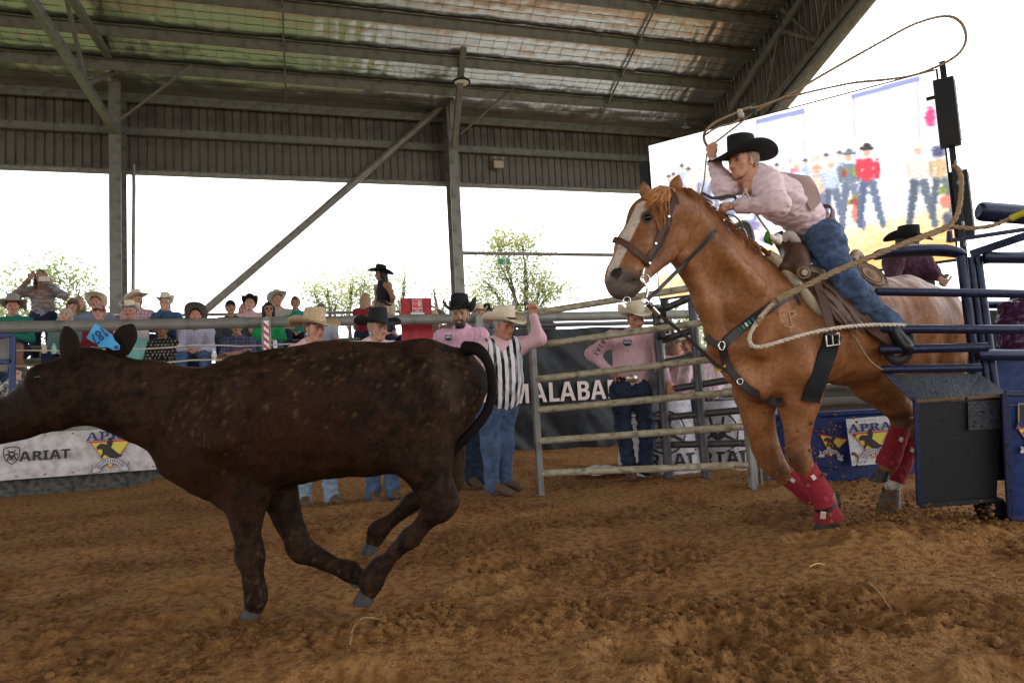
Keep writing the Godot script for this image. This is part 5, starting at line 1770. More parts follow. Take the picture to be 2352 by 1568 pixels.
func build_horse() -> void:
	var L := (cb.z * 0.96 + cb.x * 0.28).normalized()
	var bn := []
	chain(bn, [[1690, 805, 3.92, 0.155], [1770, 800, 4.0, 0.25]], 0.85, L)
	chain(bn, [[1750, 850, 3.95, 0.17], [1805, 848, 4.05, 0.2]], 0.9, L)
	chain(bn, [[1755, 750, 4.0, 0.25], [1840, 762, 4.1, 0.3], [1960, 765, 4.3, 0.31], [2060, 745, 4.46, 0.275], [2130, 748, 4.58, 0.255]], 0.86, L)
	chain(bn, [[1760, 650, 4.05, 0.1], [1830, 652, 4.12, 0.12], [1960, 690, 4.3, 0.15], [2080, 682, 4.5, 0.12], [2140, 710, 4.6, 0.12]], 0.8, L)
	chain(bn, [[2140, 760, 4.55, 0.2], [2160, 820, 4.55, 0.15]], 0.9, L)
	# neck
	chain(bn, [[1735, 715, 4.0, 0.25], [1690, 668, 3.93, 0.225], [1640, 608, 3.86, 0.185], [1590, 545, 3.78, 0.155], [1560, 500, 3.74, 0.12]], 0.56, L)
	chain(bn, [[1760, 625, 4.04, 0.085], [1690, 570, 3.93, 0.06], [1600, 478, 3.8, 0.05], [1560, 450, 3.74, 0.045]], 0.6, L)
	# legs
	chain(bn, [[1800, 800, 3.94, 0.17], [1835, 865, 3.92, 0.125], [1831, 930, 3.9, 0.088], [1834, 985, 3.88, 0.062], [1834, 1042, 3.87, 0.052], [1851, 1078, 3.87, 0.038], [1893, 1145, 3.86, 0.042], [1903, 1192, 3.86, 0.044]])
	chain(bn, [[1735, 840, 4.08, 0.16], [1735, 905, 4.1, 0.108], [1741, 965, 4.1, 0.082], [1756, 1022, 4.1, 0.062], [1772, 1062, 4.1, 0.056], [1800, 1088, 4.1, 0.04], [1862, 1134, 4.1, 0.042], [1890, 1142, 4.1, 0.04]])
	chain(bn, [[2070, 820, 4.42, 0.2], [2010, 872, 4.36, 0.13], [2052, 922, 4.4, 0.088], [2078, 955, 4.4, 0.058], [2064, 1000, 4.39, 0.042], [2040, 1060, 4.38, 0.046], [2034, 1078, 4.38, 0.042]])
	chain(bn, [[2110, 830, 4.62, 0.2], [2090, 900, 4.6, 0.12], [2112, 962, 4.58, 0.06], [2094, 1012, 4.56, 0.043], [2058, 1090, 4.54, 0.047], [2050, 1118, 4.54, 0.046]])
	# muscles under the near hide
	chain(bn, [[1782, 700, 3.86, 0.045], [1770, 745, 3.82, 0.055], [1748, 800, 3.785, 0.058]])
	chain(bn, [[1812, 765, 3.83, 0.07], [1838, 850, 3.82, 0.075]])
	chain(bn, [[1600, 508, 3.72, 0.045], [1665, 590, 3.77, 0.055], [1730, 660, 3.83, 0.06]])
	chain(bn, [[1572, 590, 3.73, 0.04], [1620, 690, 3.79, 0.05], [1655, 790, 3.83, 0.06]])
	chain(bn, [[1690, 860, 3.84, 0.06], [1745, 895, 3.84, 0.06]])
	bn.append([P(1588, 570, 3.6), P(1668, 730, 3.66), 0.035, 0.045, 1.0, L, true])
	bn.append([P(1790, 810, 3.64), P(1800, 880, 3.66), 0.03, 0.04, 1.0, L, true])
	var body := blob(bn, 0.0155, 44.0)
	map_depth(body)
	# muscle relief: shallow folds on neck and shoulder
	wrinkle(body, 0.014, 3.2)
	wrinkle(body, 0.009, 8.0, Vector3(1.0, 0.3, 1.0))
	var hb := []
	var H := (cb.z * 0.8 - cb.x * 0.6).normalized()
	chain(hb, [[1560, 500, 3.74, 0.12], [1528, 482, 3.71, 0.1], [1492, 500, 3.66, 0.112]], 0.68, H)
	chain(hb, [[1490, 508, 3.66, 0.11], [1455, 570, 3.6, 0.092], [1432, 628, 3.56, 0.076], [1427, 646, 3.555, 0.068]], 0.7, H)
	chain(hb, [[1545, 545, 3.69, 0.088], [1520, 556, 3.68, 0.085]], 0.62, L)
	chain(hb, [[1530, 582, 3.68, 0.05], [1462, 646, 3.575, 0.036], [1446, 664, 3.565, 0.03]], 0.8, H)
	chain(hb, [[1418, 640, 3.55, 0.055], [1422, 660, 3.55, 0.036], [1438, 668, 3.555, 0.026]], 0.85, H)
	chain(hb, [[1494, 493, 3.595, 0.034], [1478, 500, 3.585, 0.03]])
	hb.append([P(1414, 614, 3.49), P(1416, 636, 3.485), 0.022, 0.014, 1.0, H, true])
	hb.append([P(1425, 652, 3.46), P(1452, 650, 3.5), 0.006, 0.005, 1.0, H, true])
	var hd := blob(hb, 0.0085, 48.0)
	map_depth(hd)
	var hn := FastNoiseLite.new()
	hn.seed = 51; hn.frequency = 2.5; hn.fractal_octaves = 4
	var blaze := [S(1470, 474, 0.0), S(1448, 515, 0.0), S(1428, 565, 0.0), S(1410, 610, 0.0), S(1404, 632, 0.0)]
	var muz := P(1430, 662, 3.51)
	var nos := S(1415, 626, 0.0)
	var sock := P(2052, 1120, 4.54)
	var knees := [P(1836, 1062, 3.83), P(1785, 1085, 4.05), P(2072, 965, 4.34)]
	for o in [body, hd]:
		for k in o.v.size():
			var p: Vector3 = o.v[k]
			var nz := hn.get_noise_3dv(p)
			var c := Color(0.34, 0.14, 0.053).lerp(Color(0.23, 0.086, 0.032), clampf(nz * 1.4 + 0.4, 0.0, 1.0))
			c = c.lerp(Color(0.42, 0.18, 0.07), clampf(hn.get_noise_3dv(p * 2.3 + Vector3(9, 0, 0)) * 1.1, 0.0, 0.5))
			for q in knees: c = c.lerp(Color(0.10, 0.05, 0.03), clampf(1.2 - p.distance_to(q) / 0.07 + nz, 0.0, 0.8))
			if p.distance_to(sock) < 0.075 + nz * 0.02: c = Color(0.62, 0.55, 0.45)
			if o == hd:
				var bd := 9.0
				for q in blaze.size() - 1: bd = minf(bd, p.distance_to(Geometry3D.get_closest_point_to_segment(p, blaze[q], blaze[q + 1])))
				c = c.lerp(Color(0.7, 0.56, 0.44), smoothstep(0.04, 0.03, bd - nz * 0.02))
				var md := p.distance_to(muz)
				c = c.lerp(Color(0.13, 0.095, 0.08), smoothstep(0.125, 0.06, md + nz * 0.05))
				if p.distance_to(nos) < 0.03: c = Color(0.03, 0.02, 0.018)
				var ed := p.distance_to(S(1487, 500, 0.0))
				c = c.lerp(Color(0.06, 0.035, 0.025), smoothstep(0.055, 0.03, ed + nz * 0.02))
			o.c[k] = c
	body.add(hd, Transform3D.IDENTITY)
	var horse := thing("horse", "chestnut horse with a white blaze lunging from the roping box under a rider", "horse", Vector3(P(1905, 1222, 3.86).x, 0, P(1905, 1222, 3.86).z))
	horse_mat = vmat(mat(Color.WHITE, 0.42, 0.0, noise_tex(48, 0.03, [[0.0, grey(0.7)], [0.5, grey(0.9)], [1.0, grey(1.0)]], 256, 6), 4.0, normal_tex(46, 0.14, 5.0), 0.3))
	horse_mat.metallic_specular = 0.3
	part("body", body, horse_mat, horse)
	for q in [[[1546, 446, 3.69, 0.026], [1554, 424, 3.67, 0.028], [1559, 404, 3.66, 0.008]], [[1487, 458, 3.76, 0.024], [1481, 438, 3.76, 0.026], [1478, 420, 3.77, 0.008]]]:
		var eb := []
		chain(eb, q, 0.6, L)
		var e := blob(eb, 0.0065, 70.0)
		for k in e.v.size(): e.c[k] = Color(0.3, 0.12, 0.045)
		part("ear", e, horse_mat, horse)
	part("eye", blob([[S(1484, 501, -0.011), S(1489, 500, -0.009), 0.0195, 0.0195]], 0.005, 90.0), mat(lin(0.008, 0.006, 0.006), 0.06), horse)
	# hooves and red boots
	part("hoof", hoof(P(1907, 1226, 3.86), P(1904, 1188, 3.86), 0.066, -cb.x), M.hoof, horse)
	part("hoof", hoof(P(2044, 1168, 4.54), P(2050, 1118, 4.54), 0.066, (-cb.x - cb.y * 0.3).normalized()), mat(lin(0.12, 0.095, 0.072), 0.5, 0.0, M.streak, 8.0), horse)
	part("hoof", hoof(P(2020, 1104, 4.38), P(2034, 1078, 4.38), 0.05, -cb.x), M.hoof, horse)
	part("hoof", hoof(P(1922, 1150, 4.1), P(1894, 1143, 4.1), 0.05, -cb.y), M.hoof, horse)
	var red := mat(lin(0.33, 0.016, 0.03), 0.85, 0.0, noise_tex(47, 0.05, [[0.0, Color(0.5, 0.42, 0.4)], [0.4, grey(0.85)], [1.0, grey(1.0)]]), 9.0, M.finebump, 0.4)
	red.rim_enabled = true; red.rim = 0.3
	var bts := [[[1852, 1074, 3.87, 0.05], [1870, 1105, 3.865, 0.053], [1886, 1133, 3.86, 0.06], [1897, 1160, 3.86, 0.052]], [[1795, 1083, 4.1, 0.052], [1830, 1110, 4.1, 0.053], [1858, 1132, 4.1, 0.058], [1876, 1140, 4.1, 0.05]], [[2068, 986, 4.39, 0.054], [2055, 1022, 4.385, 0.055], [2041, 1056, 4.38, 0.062], [2034, 1072, 4.38, 0.054]], [[2096, 1008, 4.56, 0.054], [2078, 1048, 4.55, 0.056], [2061, 1084, 4.54, 0.064], [2053, 1104, 4.54, 0.056]]]
	for q in bts:
		var o := Acc.new()
		var pts := []
		var rad := []
		for j in q:
			pts.append(P(j[0], j[1], j[2])); rad.append(j[3] + 0.006)
		pts = smooth_path(pts, 5)
		var r2 := []
		for k in pts.size():
			var t := k / 5.0
			var a := mini(int(t), 2)
			r2.append(lerpf(rad[a], rad[a + 1], minf(t - a, 1.0)) * (1.0 + 0.03 * sin(k * 1.9)))
		o.tube(pts, r2, 18, L)
		wrinkle(o, 0.004, 30.0)
		var bt := part("splint_boot", o, red, horse)
		# label patches and strap ends
		for e in [[1, Color(0.55, 0.5, 0.4)], [9, Color(0.3, 0.03, 0.045)]]:
			var i0: int = e[0] + 2
			var c: Vector3 = pts[i0] + cb.z * (r2[i0] + 0.001) - cb.x * 0.008
			var d: Vector3 = (pts[i0 + 1] - pts[i0]).normalized()
			var u := Acc.new()
			u.box(Transform3D(Basis(d, cb.z.cross(d).normalized(), cb.z), c), Vector3(0.028, 0.022, 0.008), 0.002)
			part("label_patch" if e[0] == 1 else "strap_tab", u, mat(e[1].linear_to_srgb(), 0.8), bt)
	var o2 := Acc.new()
	o2.tube([P(1896, 1160, 3.86), P(1899, 1166, 3.86), P(1902, 1180, 3.86), P(1905, 1194, 3.86)], [0.056, 0.06, 0.07, 0.08], 20, L)
	wrinkle(o2, 0.004, 25.0)
	part("bell_boot", o2, red, horse)
	o2 = Acc.new()
	o2.tube([P(1895, 1158, 3.86), P(1899, 1165, 3.86)], 0.064, 18, L)
	part("bell_boot_collar", o2, M.leather_dark, horse)
	o2 = Acc.new()
	o2.box(Transform3D(cb * Basis(Vector3(0, 0, 1), -0.1), P(1891, 1183, 3.772)), Vector3(0.03, 0.04, 0.008), 0.002)
	part("label_patch", o2, M.felt, horse)
	# mane and forelock
	var mane_m := vmat(mat(Color.WHITE, 0.55))
	var mn := Acc.new()
	var r := RandomNumberGenerator.new()
	r.seed = 8
	var crest := smooth_path([P(1552, 440, 3.72), P(1580, 452, 3.76), P(1620, 490, 3.82), P(1660, 527, 3.88), P(1706, 562, 3.94), P(1735, 580, 3.99)], 10)
	for k in 420:
		var t := r.randf() * (crest.size() - 1.01)
		var a: Vector3 = crest[int(t)].lerp(crest[int(t) + 1], t - int(t)) - cb.z * r.randf_range(0.0, 0.05)
		var ln := r.randf_range(0.06, 0.16)
		var near := r.randf() < 0.3
		var b := a + Vector3(0, 0.022, 0) + cb.z * (0.02 if near else -ln * 0.35) + cb.x * r.randf_range(0.02, 0.06)
		var c := a - Vector3(0, ln * (0.35 if near else 0.7), 0) + cb.z * (0.06 if near else -ln * 0.7) + cb.x * r.randf_range(0.05, 0.13)
		mn.tube(smooth_path([a - Vector3(0, 0.02, 0), b, c], 3), [0.003, 0.0035, 0.0035, 0.003, 0.0025, 0.002, 0.001], 4, Vector3.UP, 1.0, false, Color(0.2, 0.075, 0.026).lerp(Color(0.36, 0.145, 0.05), r.randf()))
	part("mane", mn, mane_m, horse)
	mn = Acc.new()
	for k in 320:
		var a := S(r.randf_range(1526, 1552), r.randf_range(432, 446), 0.012)
		var left := r.randf() < 0.6
		var t := r.randf()
		var e1: Vector3 = S(lerpf(1478, 1520, t) + r.randf_range(-4, 4), lerpf(448, 480, r.randf()), r.randf_range(0.008, 0.03)) if left else S(lerpf(1512, 1540, t), lerpf(480, 530, r.randf()), r.randf_range(0.006, 0.022))
		var md := S(lerpf(1500, 1538, t), lerpf(432, 462, r.randf()), r.randf_range(0.02, 0.04))
		mn.tube(smooth_path([a, md, e1], 4), [0.0028, 0.003, 0.0032, 0.003, 0.003, 0.0026, 0.0022, 0.0018, 0.001], 4, Vector3.UP, 1.0, false, Color(0.26, 0.095, 0.03).lerp(Color(0.5, 0.21, 0.065), r.randf()))
	part("forelock", mn, mane_m, horse)
	# tail hidden in the box, only its top shows
	var tl := blob([[P(2165, 740, 4.62), P(2200, 800, 4.7), 0.05, 0.05], [P(2200, 800, 4.7), P(2212, 900, 4.75), 0.05, 0.03]], 0.014, 40.0)
	for k in tl.v.size(): tl.c[k] = Color(0.45, 0.28, 0.14)
	part("tail", tl, horse_mat, horse)
	# brand on the shoulder
	var br := Acc.new()
	for s in [[[1790, 716], [1797, 742]], [[1790, 716], [1804, 713]], [[1792, 727], [1803, 725]], [[1812, 718], [1819, 741]], [[1812, 718], [1824, 715], [1828, 722], [1816, 729]], [[1802, 748], [1816, 752], [1825, 744]], [[1816, 752], [1818, 764]]]:
		br.tube(spath(s, 0.003, 3), 0.003, 5)
	part("brand", br, mat(lin(0.5, 0.3, 0.18), 0.8), horse)
	build_tack()
func build_tack() -> void:
	var o: Acc
	# bridle
	var bd := thing("bridle", "brown leather bridle with bit and reins on the horse's head", "bridle", S(1500, 560))
	strap("noseband", [[1411, 551], [1422, 553], [1440, 562], [1462, 578], [1482, 594], [1492, 604]], 0.034, M.leather, bd, 0.01, 0.009)
	strap("cheek_strap", [[1548, 452], [1543, 480], [1532, 508], [1518, 536], [1504, 564], [1492, 590], [1486, 612]], 0.026, M.leather, bd, 0.012)
	strap("cheek_strap", [[1542, 500], [1528, 545], [1508, 578], [1492, 606]], 0.014, M.leather_dark, bd, 0.016)
	strap("crown_strap", [[1538, 436], [1548, 450], [1556, 470]], 0.03, M.leather, bd, 0.016)
	for q in [[1537, 497], [1507, 559], [1493, 604]]:
		o = Acc.new()
		var c := S(q[0], q[1], 0.028)
		o.tube([c, c + cb.z * 0.006], [0.009, 0.006], 10)
		part("silver_concho", o, M.silver, bd)
	o = Acc.new()
	o.tube(smooth_path([S(1480, 616, 0.02), S(1476, 640, 0.03), P(1487, 662, 3.49), P(1484, 684, 3.48)], 5), 0.008, 8)
	part("bit_shank", o, M.silver, bd)
	for q in [[1482, 640, 0.022], [1484, 690, 0.02], [1440, 690, 0.018]]:
		o = Acc.new()
		var c := P(q[0], q[1], 3.49)
		var ring := []
		for k in 17: ring.append(c + (cb.x * cos(k * TAU / 16) + cb.y * sin(k * TAU / 16)) * q[2])
		o.tube(ring, 0.004, 6, cb.z)
		part("bit_ring", o, M.silver, bd)
	strap("curb_strap", [[1440, 684], [1456, 676], [1470, 666]], 0.012, M.leather_dark, bd, 0.01)
	# reins to the rider's hand
	var hand := P(1660, 486, 3.93)
	o = Acc.new()
	band(smooth_path([P(1486, 690, 3.48), P(1502, 674, 3.5), P(1520, 658, 3.52), S(1560, 618, 0.05), S(1600, 578, 0.02), S(1640, 535, 0.015), P(1652, 515, 3.9), hand], 5), [cb.z], 0.02, 0.006, o)
	part("rein", o, M.leather_dark, bd)
	o = Acc.new()
	band(smooth_path([hand + Vector3(0.0, 0.0, 0.02), P(1690, 460, 3.86), P(1678, 450, 3.84), P(1640, 455, 3.84), P(1618, 446, 3.84), P(1612, 443, 3.84)], 6), [cb.z], 0.016, 0.006, o)
	part("rein_loop", o, M.leather_dark, bd)
	o = Acc.new()
	band(smooth_path([hand, P(1672, 500, 3.9), P(1668, 512, 3.92), P(1660, 522, 3.93)], 5), [cb.z], 0.014, 0.005, o)
	part("rein_tail", o, M.leather_dark, bd)
	# tie-down from noseband to breast collar
	o = Acc.new()
	band(smooth_path([P(1482, 692, 3.52), P(1500, 712, 3.55), P(1530, 735, 3.6), P(1590, 785, 3.68), P(1640, 832, 3.74), P(1668, 850, 3.78)], 5), [cb.z], 0.018, 0.007, o)
	part("tie_down", o, M.leather_dark, bd)
	o = Acc.new()
	o.tube([P(1497, 706, 3.54), P(1512, 722, 3.56)], 0.014, 8)
	part("tie_down_snap", o, M.silver, bd)
	# breast collar
	var bc := thing("breast_collar", "dark leather breast collar with turquoise beadwork across the horse's chest", "breast collar", S(1700, 760))
	strap("upper_strap", [[1884, 640], [1850, 656], [1815, 677], [1775, 702], [1735, 730], [1700, 757], [1672, 782], [1660, 793]], 0.05, M.leather_dark, bc, 0.012, 0.01)
	strap("lower_strap", [[1660, 797], [1666, 825], [1678, 850], [1700, 876], [1730, 900], [1770, 920], [1800, 924]], 0.046, M.leather_dark, bc, 0.012, 0.01)
	strap("far_strap", [[1656, 793], [1642, 788], [1630, 780], [1621, 772]], 0.04, M.leather_dark, bc, 0.012)
	for q in [[1722, 740, 0], [1715, 745, 1], [1708, 751, 0], [1700, 757, 2], [1692, 764, 1], [1730, 734, 2]]:
		o = Acc.new()
		o.box(Transform3D(cb * Basis(Vector3(0, 0, 1), 0.63), S(q[0], q[1], 0.024)), Vector3(0.013, 0.026, 0.006), 0.002)
		part("bead_block", o, [mat(lin(0.03, 0.25, 0.22), 0.4), M.white_ink, mat(lin(0.01, 0.1, 0.09), 0.4)][q[2]], bc)
	o = Acc.new()
	var rc := S(1658, 794, 0.025)
	var ring := []
	for k in 17: ring.append(rc + (cb.x * cos(k * TAU / 16) * 0.7 + cb.y * sin(k * TAU / 16)) * 0.023)
	o.tube(ring, 0.005, 8, cb.z)
	part("ring", o, M.silver, bc)
	o = Acc.new()
	for q in [[1828, 668], [1700, 876]]:
		var c := S(q[0], q[1], 0.03)
		var rr := []
		for k in 13: rr.append(c + (cb.x * cos(k * TAU / 12) + cb.y * sin(k * TAU / 12)) * 0.016)
		o.tube(rr, 0.0035, 6, cb.z)
	part("buckle", o, M.silver, bc)
	o = Acc.new()
	band(spath([[1826, 676], [1833, 690], [1838, 702]], 0.02), [cb.z], 0.018, 0.005, o)
	part("strap_end", o, M.leather_dark, bc)
	o = Acc.new()
	o.tube(smooth_path([S(1642, 846, 0.02), S(1650, 850, 0.05), S(1662, 846, 0.05), S(1666, 836, 0.02)], 4), 0.007, 6)
	part("yellow_tie", o, mat(lin(0.6, 0.45, 0.03), 0.6), bc)
	# saddle with its pad and cinch
	var sd := thing("saddle", "brown western roping saddle with a cream felt pad on the horse's back", "saddle", S(1880, 660))
	var patch := func(called: String, c: Array, lift: float, m: Material, bulge: float) -> void:
		var q := Acc.new()
		q.grid(18, 14, func(u: float, v: float) -> Vector3:
			var a: Vector2 = c[0].lerp(c[1], u)
			var b: Vector2 = c[3].lerp(c[2], u)
			var p := b.lerp(a, v)
			return S(p.x, p.y, lift + bulge * sqrt(maxf(0.0, sin(u * PI) * sin(v * PI)))))
		q.face(cb.z)
		part(called, q, m, sd)
	patch.call("saddle_pad", [Vector2(1766, 590), Vector2(1990, 640), Vector2(2010, 760), Vector2(1888, 712)], 0.018, M.felt, 0.012)
	o = Acc.new()
	o.tube(spath([[1764, 584], [1786, 598], [1808, 622], [1834, 655], [1860, 688], [1880, 708], [1892, 716]], 0.012, 5), 0.03, 12)
	part("pad_front_roll", o, M.felt, sd)
	patch.call("skirt", [Vector2(1800, 612), Vector2(2010, 650), Vector2(1990, 740), Vector2(1908, 712)], 0.04, M.leather, 0.02)
	patch.call("fender", [Vector2(1868, 640), Vector2(1945, 650), Vector2(1990, 770), Vector2(1920, 735)], 0.07, M.leather, 0.015)
	var sw := blob([[P(1828, 592, 3.98), P(1822, 578, 4.2), 0.052, 0.052], [P(1842, 612, 3.93), P(1830, 580, 4.02), 0.045, 0.055], [P(1818, 580, 4.1), P(1798, 556, 4.1), 0.05, 0.03], [P(1796, 553, 4.1), P(1790, 545, 4.1), 0.028, 0.028], [P(1800, 612, 3.98), P(1850, 640, 3.98), 0.03, 0.04]], 0.01, 45.0)
	part("swell", sw, M.leather, sd)
	o = Acc.new()
	o.tube([P(1792, 548, 4.1), P(1785, 540, 4.1), P(1783, 537, 4.1)], [0.03, 0.042, 0.03], 16)
	part("horn", o, M.leather_dark, sd)
	o = Acc.new()
	o.tube(smooth_path([P(1800, 552, 4.05), P(1812, 540, 4.03), P(1828, 552, 4.03), P(1838, 568, 4.04)], 4), [0.02, 0.022, 0.026, 0.028, 0.03, 0.03, 0.03, 0.028, 0.026, 0.024, 0.02, 0.016, 0.012], 10)
	part("horn_wrap", o, mat(lin(0.6, 0.52, 0.42), 0.9, 0.0, M.speck, 12.0), sd)
	# rosette and ring on the fork
	var rs := P(1846, 626, 3.89)
	for q in [[0.042, 0.0, M.leather_tan], [0.03, 0.006, M.leather], [0.02, 0.012, M.felt]]:
		o = Acc.new()
		o.tube([rs + cb.z * q[1], rs + cb.z * (q[1] + 0.008)], [q[0], q[0] * 0.8], 20)
		part("rosette", o, q[2], sd)
	# cantle and rear skirt, tooled tan leather
	var cc := P(1998, 636, 4.2)
	var ca := cb.x * 0.105 + cb.y * -0.03
	var cbk := cb.y * 0.085 - cb.z * 0.06
	o = Acc.new()
	var cn := ca.cross(cbk).normalized()
	if cn.z < 0: cn = -cn
	o.grid(30, 12, func(u: float, v: float) -> Vector3:
		var a := u * TAU
		var q := v
		return cc + (ca * cos(a) + cbk * sin(a)) * q + cn * (0.03 * (1.0 - q * q) + 0.006 * sin(q * 14.0)))
	o.face(cn)
	part("rear_skirt", o, M.leather_tan, sd)
	o = Acc.new()
	var rim := []
	for k in 33: rim.append(cc + (ca * cos(k * TAU / 32) + cbk * sin(k * TAU / 32)))
	o.tube(rim, 0.01, 8, cn)
	part("skirt_rim", o, M.leather_tan, sd)
	o = Acc.new()
	o.tube(smooth_path([P(1958, 600, 4.1), P(1966, 583, 4.18), P(1975, 590, 4.3), P(1985, 610, 4.35)], 5), 0.028, 12)
	part("cantle", o, M.leather_tan, sd)
	o = Acc.new()
	for q in [0.55, 0.8]:
		var ring2 := []
		for k in 25: ring2.append(cc + (ca * cos(k * TAU / 24) + cbk * sin(k * TAU / 24)) * q + cn * 0.026)
		o.tube(ring2, 0.0035, 5, cn)
	part("tooling_line", o, M.leather, sd)
	strap("latigo", [[1872, 640], [1890, 690], [1902, 730], [1912, 768]], 0.05, M.leather, sd, 0.075, 0.008)
	strap("cinch", [[1913, 768], [1902, 805], [1888, 845], [1874, 885], [1864, 912], [1862, 924]], 0.1, M.black_felt, sd, 0.016, 0.016)
	o = Acc.new()
	var bk := S(1912, 778, 0.05)
	var sq := [bk + cb * Vector3(-0.035, 0.02, 0), bk + cb * Vector3(0.035, 0.03, 0), bk + cb * Vector3(0.04, -0.03, 0), bk + cb * Vector3(-0.03, -0.04, 0), bk + cb * Vector3(-0.035, 0.02, 0)]
	o.tube(sq, 0.006, 8, cb.z)
	o.tube([bk + cb * Vector3(0.0, 0.03, 0), bk + cb * Vector3(0.005, -0.035, 0)], 0.004, 6, cb.z)
	part("cinch_buckle", o, M.silver, sd)
	strap("rear_strap", [[1960, 660], [2000, 690], [2040, 720], [2080, 752]], 0.05, M.leather_dark, sd, 0.02, 0.008)
	# stirrup
	o = Acc.new()
	var sc := P(2064, 790, 4.0)
	var hoop := []
	for k in 21:
		var a := TAU * k / 20
		hoop.append(sc + cb.x * cos(a) * 0.07 + cb.y * sin(a) * 0.095)
	o.tube(hoop, 0.013, 8, cb.z, 2.2)
	part("stirrup", o, M.leather_dark, sd)
	o = Acc.new()
	band(smooth_path([P(1948, 690, 3.95), P(1985, 735, 3.93), P(2030, 770, 3.95), P(2056, 785, 3.98)], 4), [cb.z], 0.07, 0.01, o)
	part("stirrup_leather", o, M.leather, sd)
	o = Acc.new()
	o.tube(smooth_path([P(1920, 720, 3.88), P(1960, 770, 3.88), P(2000, 830, 3.92), P(2040, 855, 3.95)], 4), 0.006, 6)
	part("saddle_string", o, M.leather_tan, sd)

# ---------------------------------------------------------------- people
var heads := {}
var hands := {}
var hair_meshes := {}
var hat_meshes := {}
func head_acc(cell: float, female: bool) -> Acc:
	var X := Vector3.RIGHT
	var w := 0.93 if female else 1.0
	var b := [
		[Vector3(0, 0.036, -0.03), Vector3(0, 0.03, 0.012), 0.082, 0.076, 0.88, X],
		[Vector3(0, -0.012, 0.03), Vector3(0, -0.06, 0.044), 0.056, 0.036, 0.95 * w, X],
		[Vector3(0.046, -0.03, -0.002), Vector3(0.02, -0.084, 0.052), 0.022 * w, 0.017], [Vector3(-0.046, -0.03, -0.002), Vector3(-0.02, -0.084, 0.052), 0.022 * w, 0.017],
		[Vector3(-0.01, -0.088 if female else -0.09, 0.06 if female else 0.062), Vector3(0.01, -0.088 if female else -0.09, 0.06 if female else 0.062), 0.013 if female else 0.016, 0.013 if female else 0.016],
		[Vector3(0, 0.014, 0.079), Vector3(0, -0.022, 0.1), 0.007, 0.0105], [Vector3(-0.011, -0.028, 0.09), Vector3(0.011, -0.028, 0.09), 0.009, 0.009],
		[Vector3(0.018, 0.026, 0.074), Vector3(0.046, 0.024, 0.06), 0.0065 if female else 0.0105, 0.006 if female else 0.009], [Vector3(-0.018, 0.026, 0.074), Vector3(-0.046, 0.024, 0.06), 0.0065 if female else 0.0105, 0.006 if female else 0.009],
		[Vector3(0.041, -0.018, 0.048), Vector3(0.036, -0.034, 0.05), 0.024, 0.02], [Vector3(-0.041, -0.018, 0.048), Vector3(-0.036, -0.034, 0.05), 0.024, 0.02],
		[Vector3(0.031, 0.008, 0.078), Vector3(0.031, 0.008, 0.086), 0.011, 0.011, 1.0, X, true], [Vector3(-0.031, 0.008, 0.078), Vector3(-0.031, 0.008, 0.086), 0.011, 0.011, 1.0, X, true],
		[Vector3(0.03, 0.007, 0.063), Vector3(0.032, 0.007, 0.063), 0.0115, 0.0115], [Vector3(-0.03, 0.007, 0.063), Vector3(-0.032, 0.007, 0.063), 0.0115, 0.0115],
		[Vector3(-0.017, -0.052, 0.078), Vector3(0.017, -0.052, 0.078), 0.0075, 0.0075], [Vector3(-0.014, -0.062, 0.077), Vector3(0.014, -0.062, 0.077), 0.0075, 0.0075],
		[Vector3(-0.022, -0.0568, 0.092), Vector3(0.022, -0.0568, 0.092), 0.003, 0.003, 1.0, X, true],
		[Vector3(0.077, 0.02, -0.014), Vector3(0.074, -0.024, -0.006), 0.019, 0.012, 0.4, X], [Vector3(-0.077, 0.02, -0.014), Vector3(-0.074, -0.024, -0.006), 0.019, 0.012, 0.4, X],
		[Vector3(0, -0.05, -0.018), Vector3(0, -0.16, -0.03), 0.048 * w, 0.052 * w]]
	var o := blob(b, cell, 130.0)
	for k in o.v.size():
		var p := o.v[k]
		var c := Color(1, 1, 1)
		for s in [-1.0, 1.0]:
			var e := p.distance_to(Vector3(0.031 * s, 0.007, 0.066))
			if e < 0.0155 and p.z > 0.06:
				c = Color(1.25, 1.45, 1.6)
				if Vector2(p.x - 0.031 * s, p.y - 0.007).length() < 0.0068: c = Color(0.12, 0.12, 0.14)
				if p.y > 0.0135: c = Color(0.45, 0.38, 0.36)
			if absf(p.y - 0.031) < 0.006 and absf(absf(p.x) - 0.031) < 0.019 and p.z > 0.05: c = Color(0.45, 0.4, 0.38)
			if Vector2(p.x - 0.043 * s, p.y + 0.022).length() < 0.022 and p.z > 0.04: c = c.lerp(Color(1.12, 0.86, 0.82), 0.6)
		if absf(p.y + 0.057) < 0.011 and absf(p.x) < 0.023 - absf(p.y + 0.057) * 0.6 and p.z > 0.07: c = Color(0.88, 0.58, 0.58) if not female else Color(0.9, 0.58, 0.56)
		if p.z > 0.095 and p.y < -0.005: c = c.lerp(Color(1.1, 0.85, 0.8), 0.5)
		o.c[k] = c
	return o
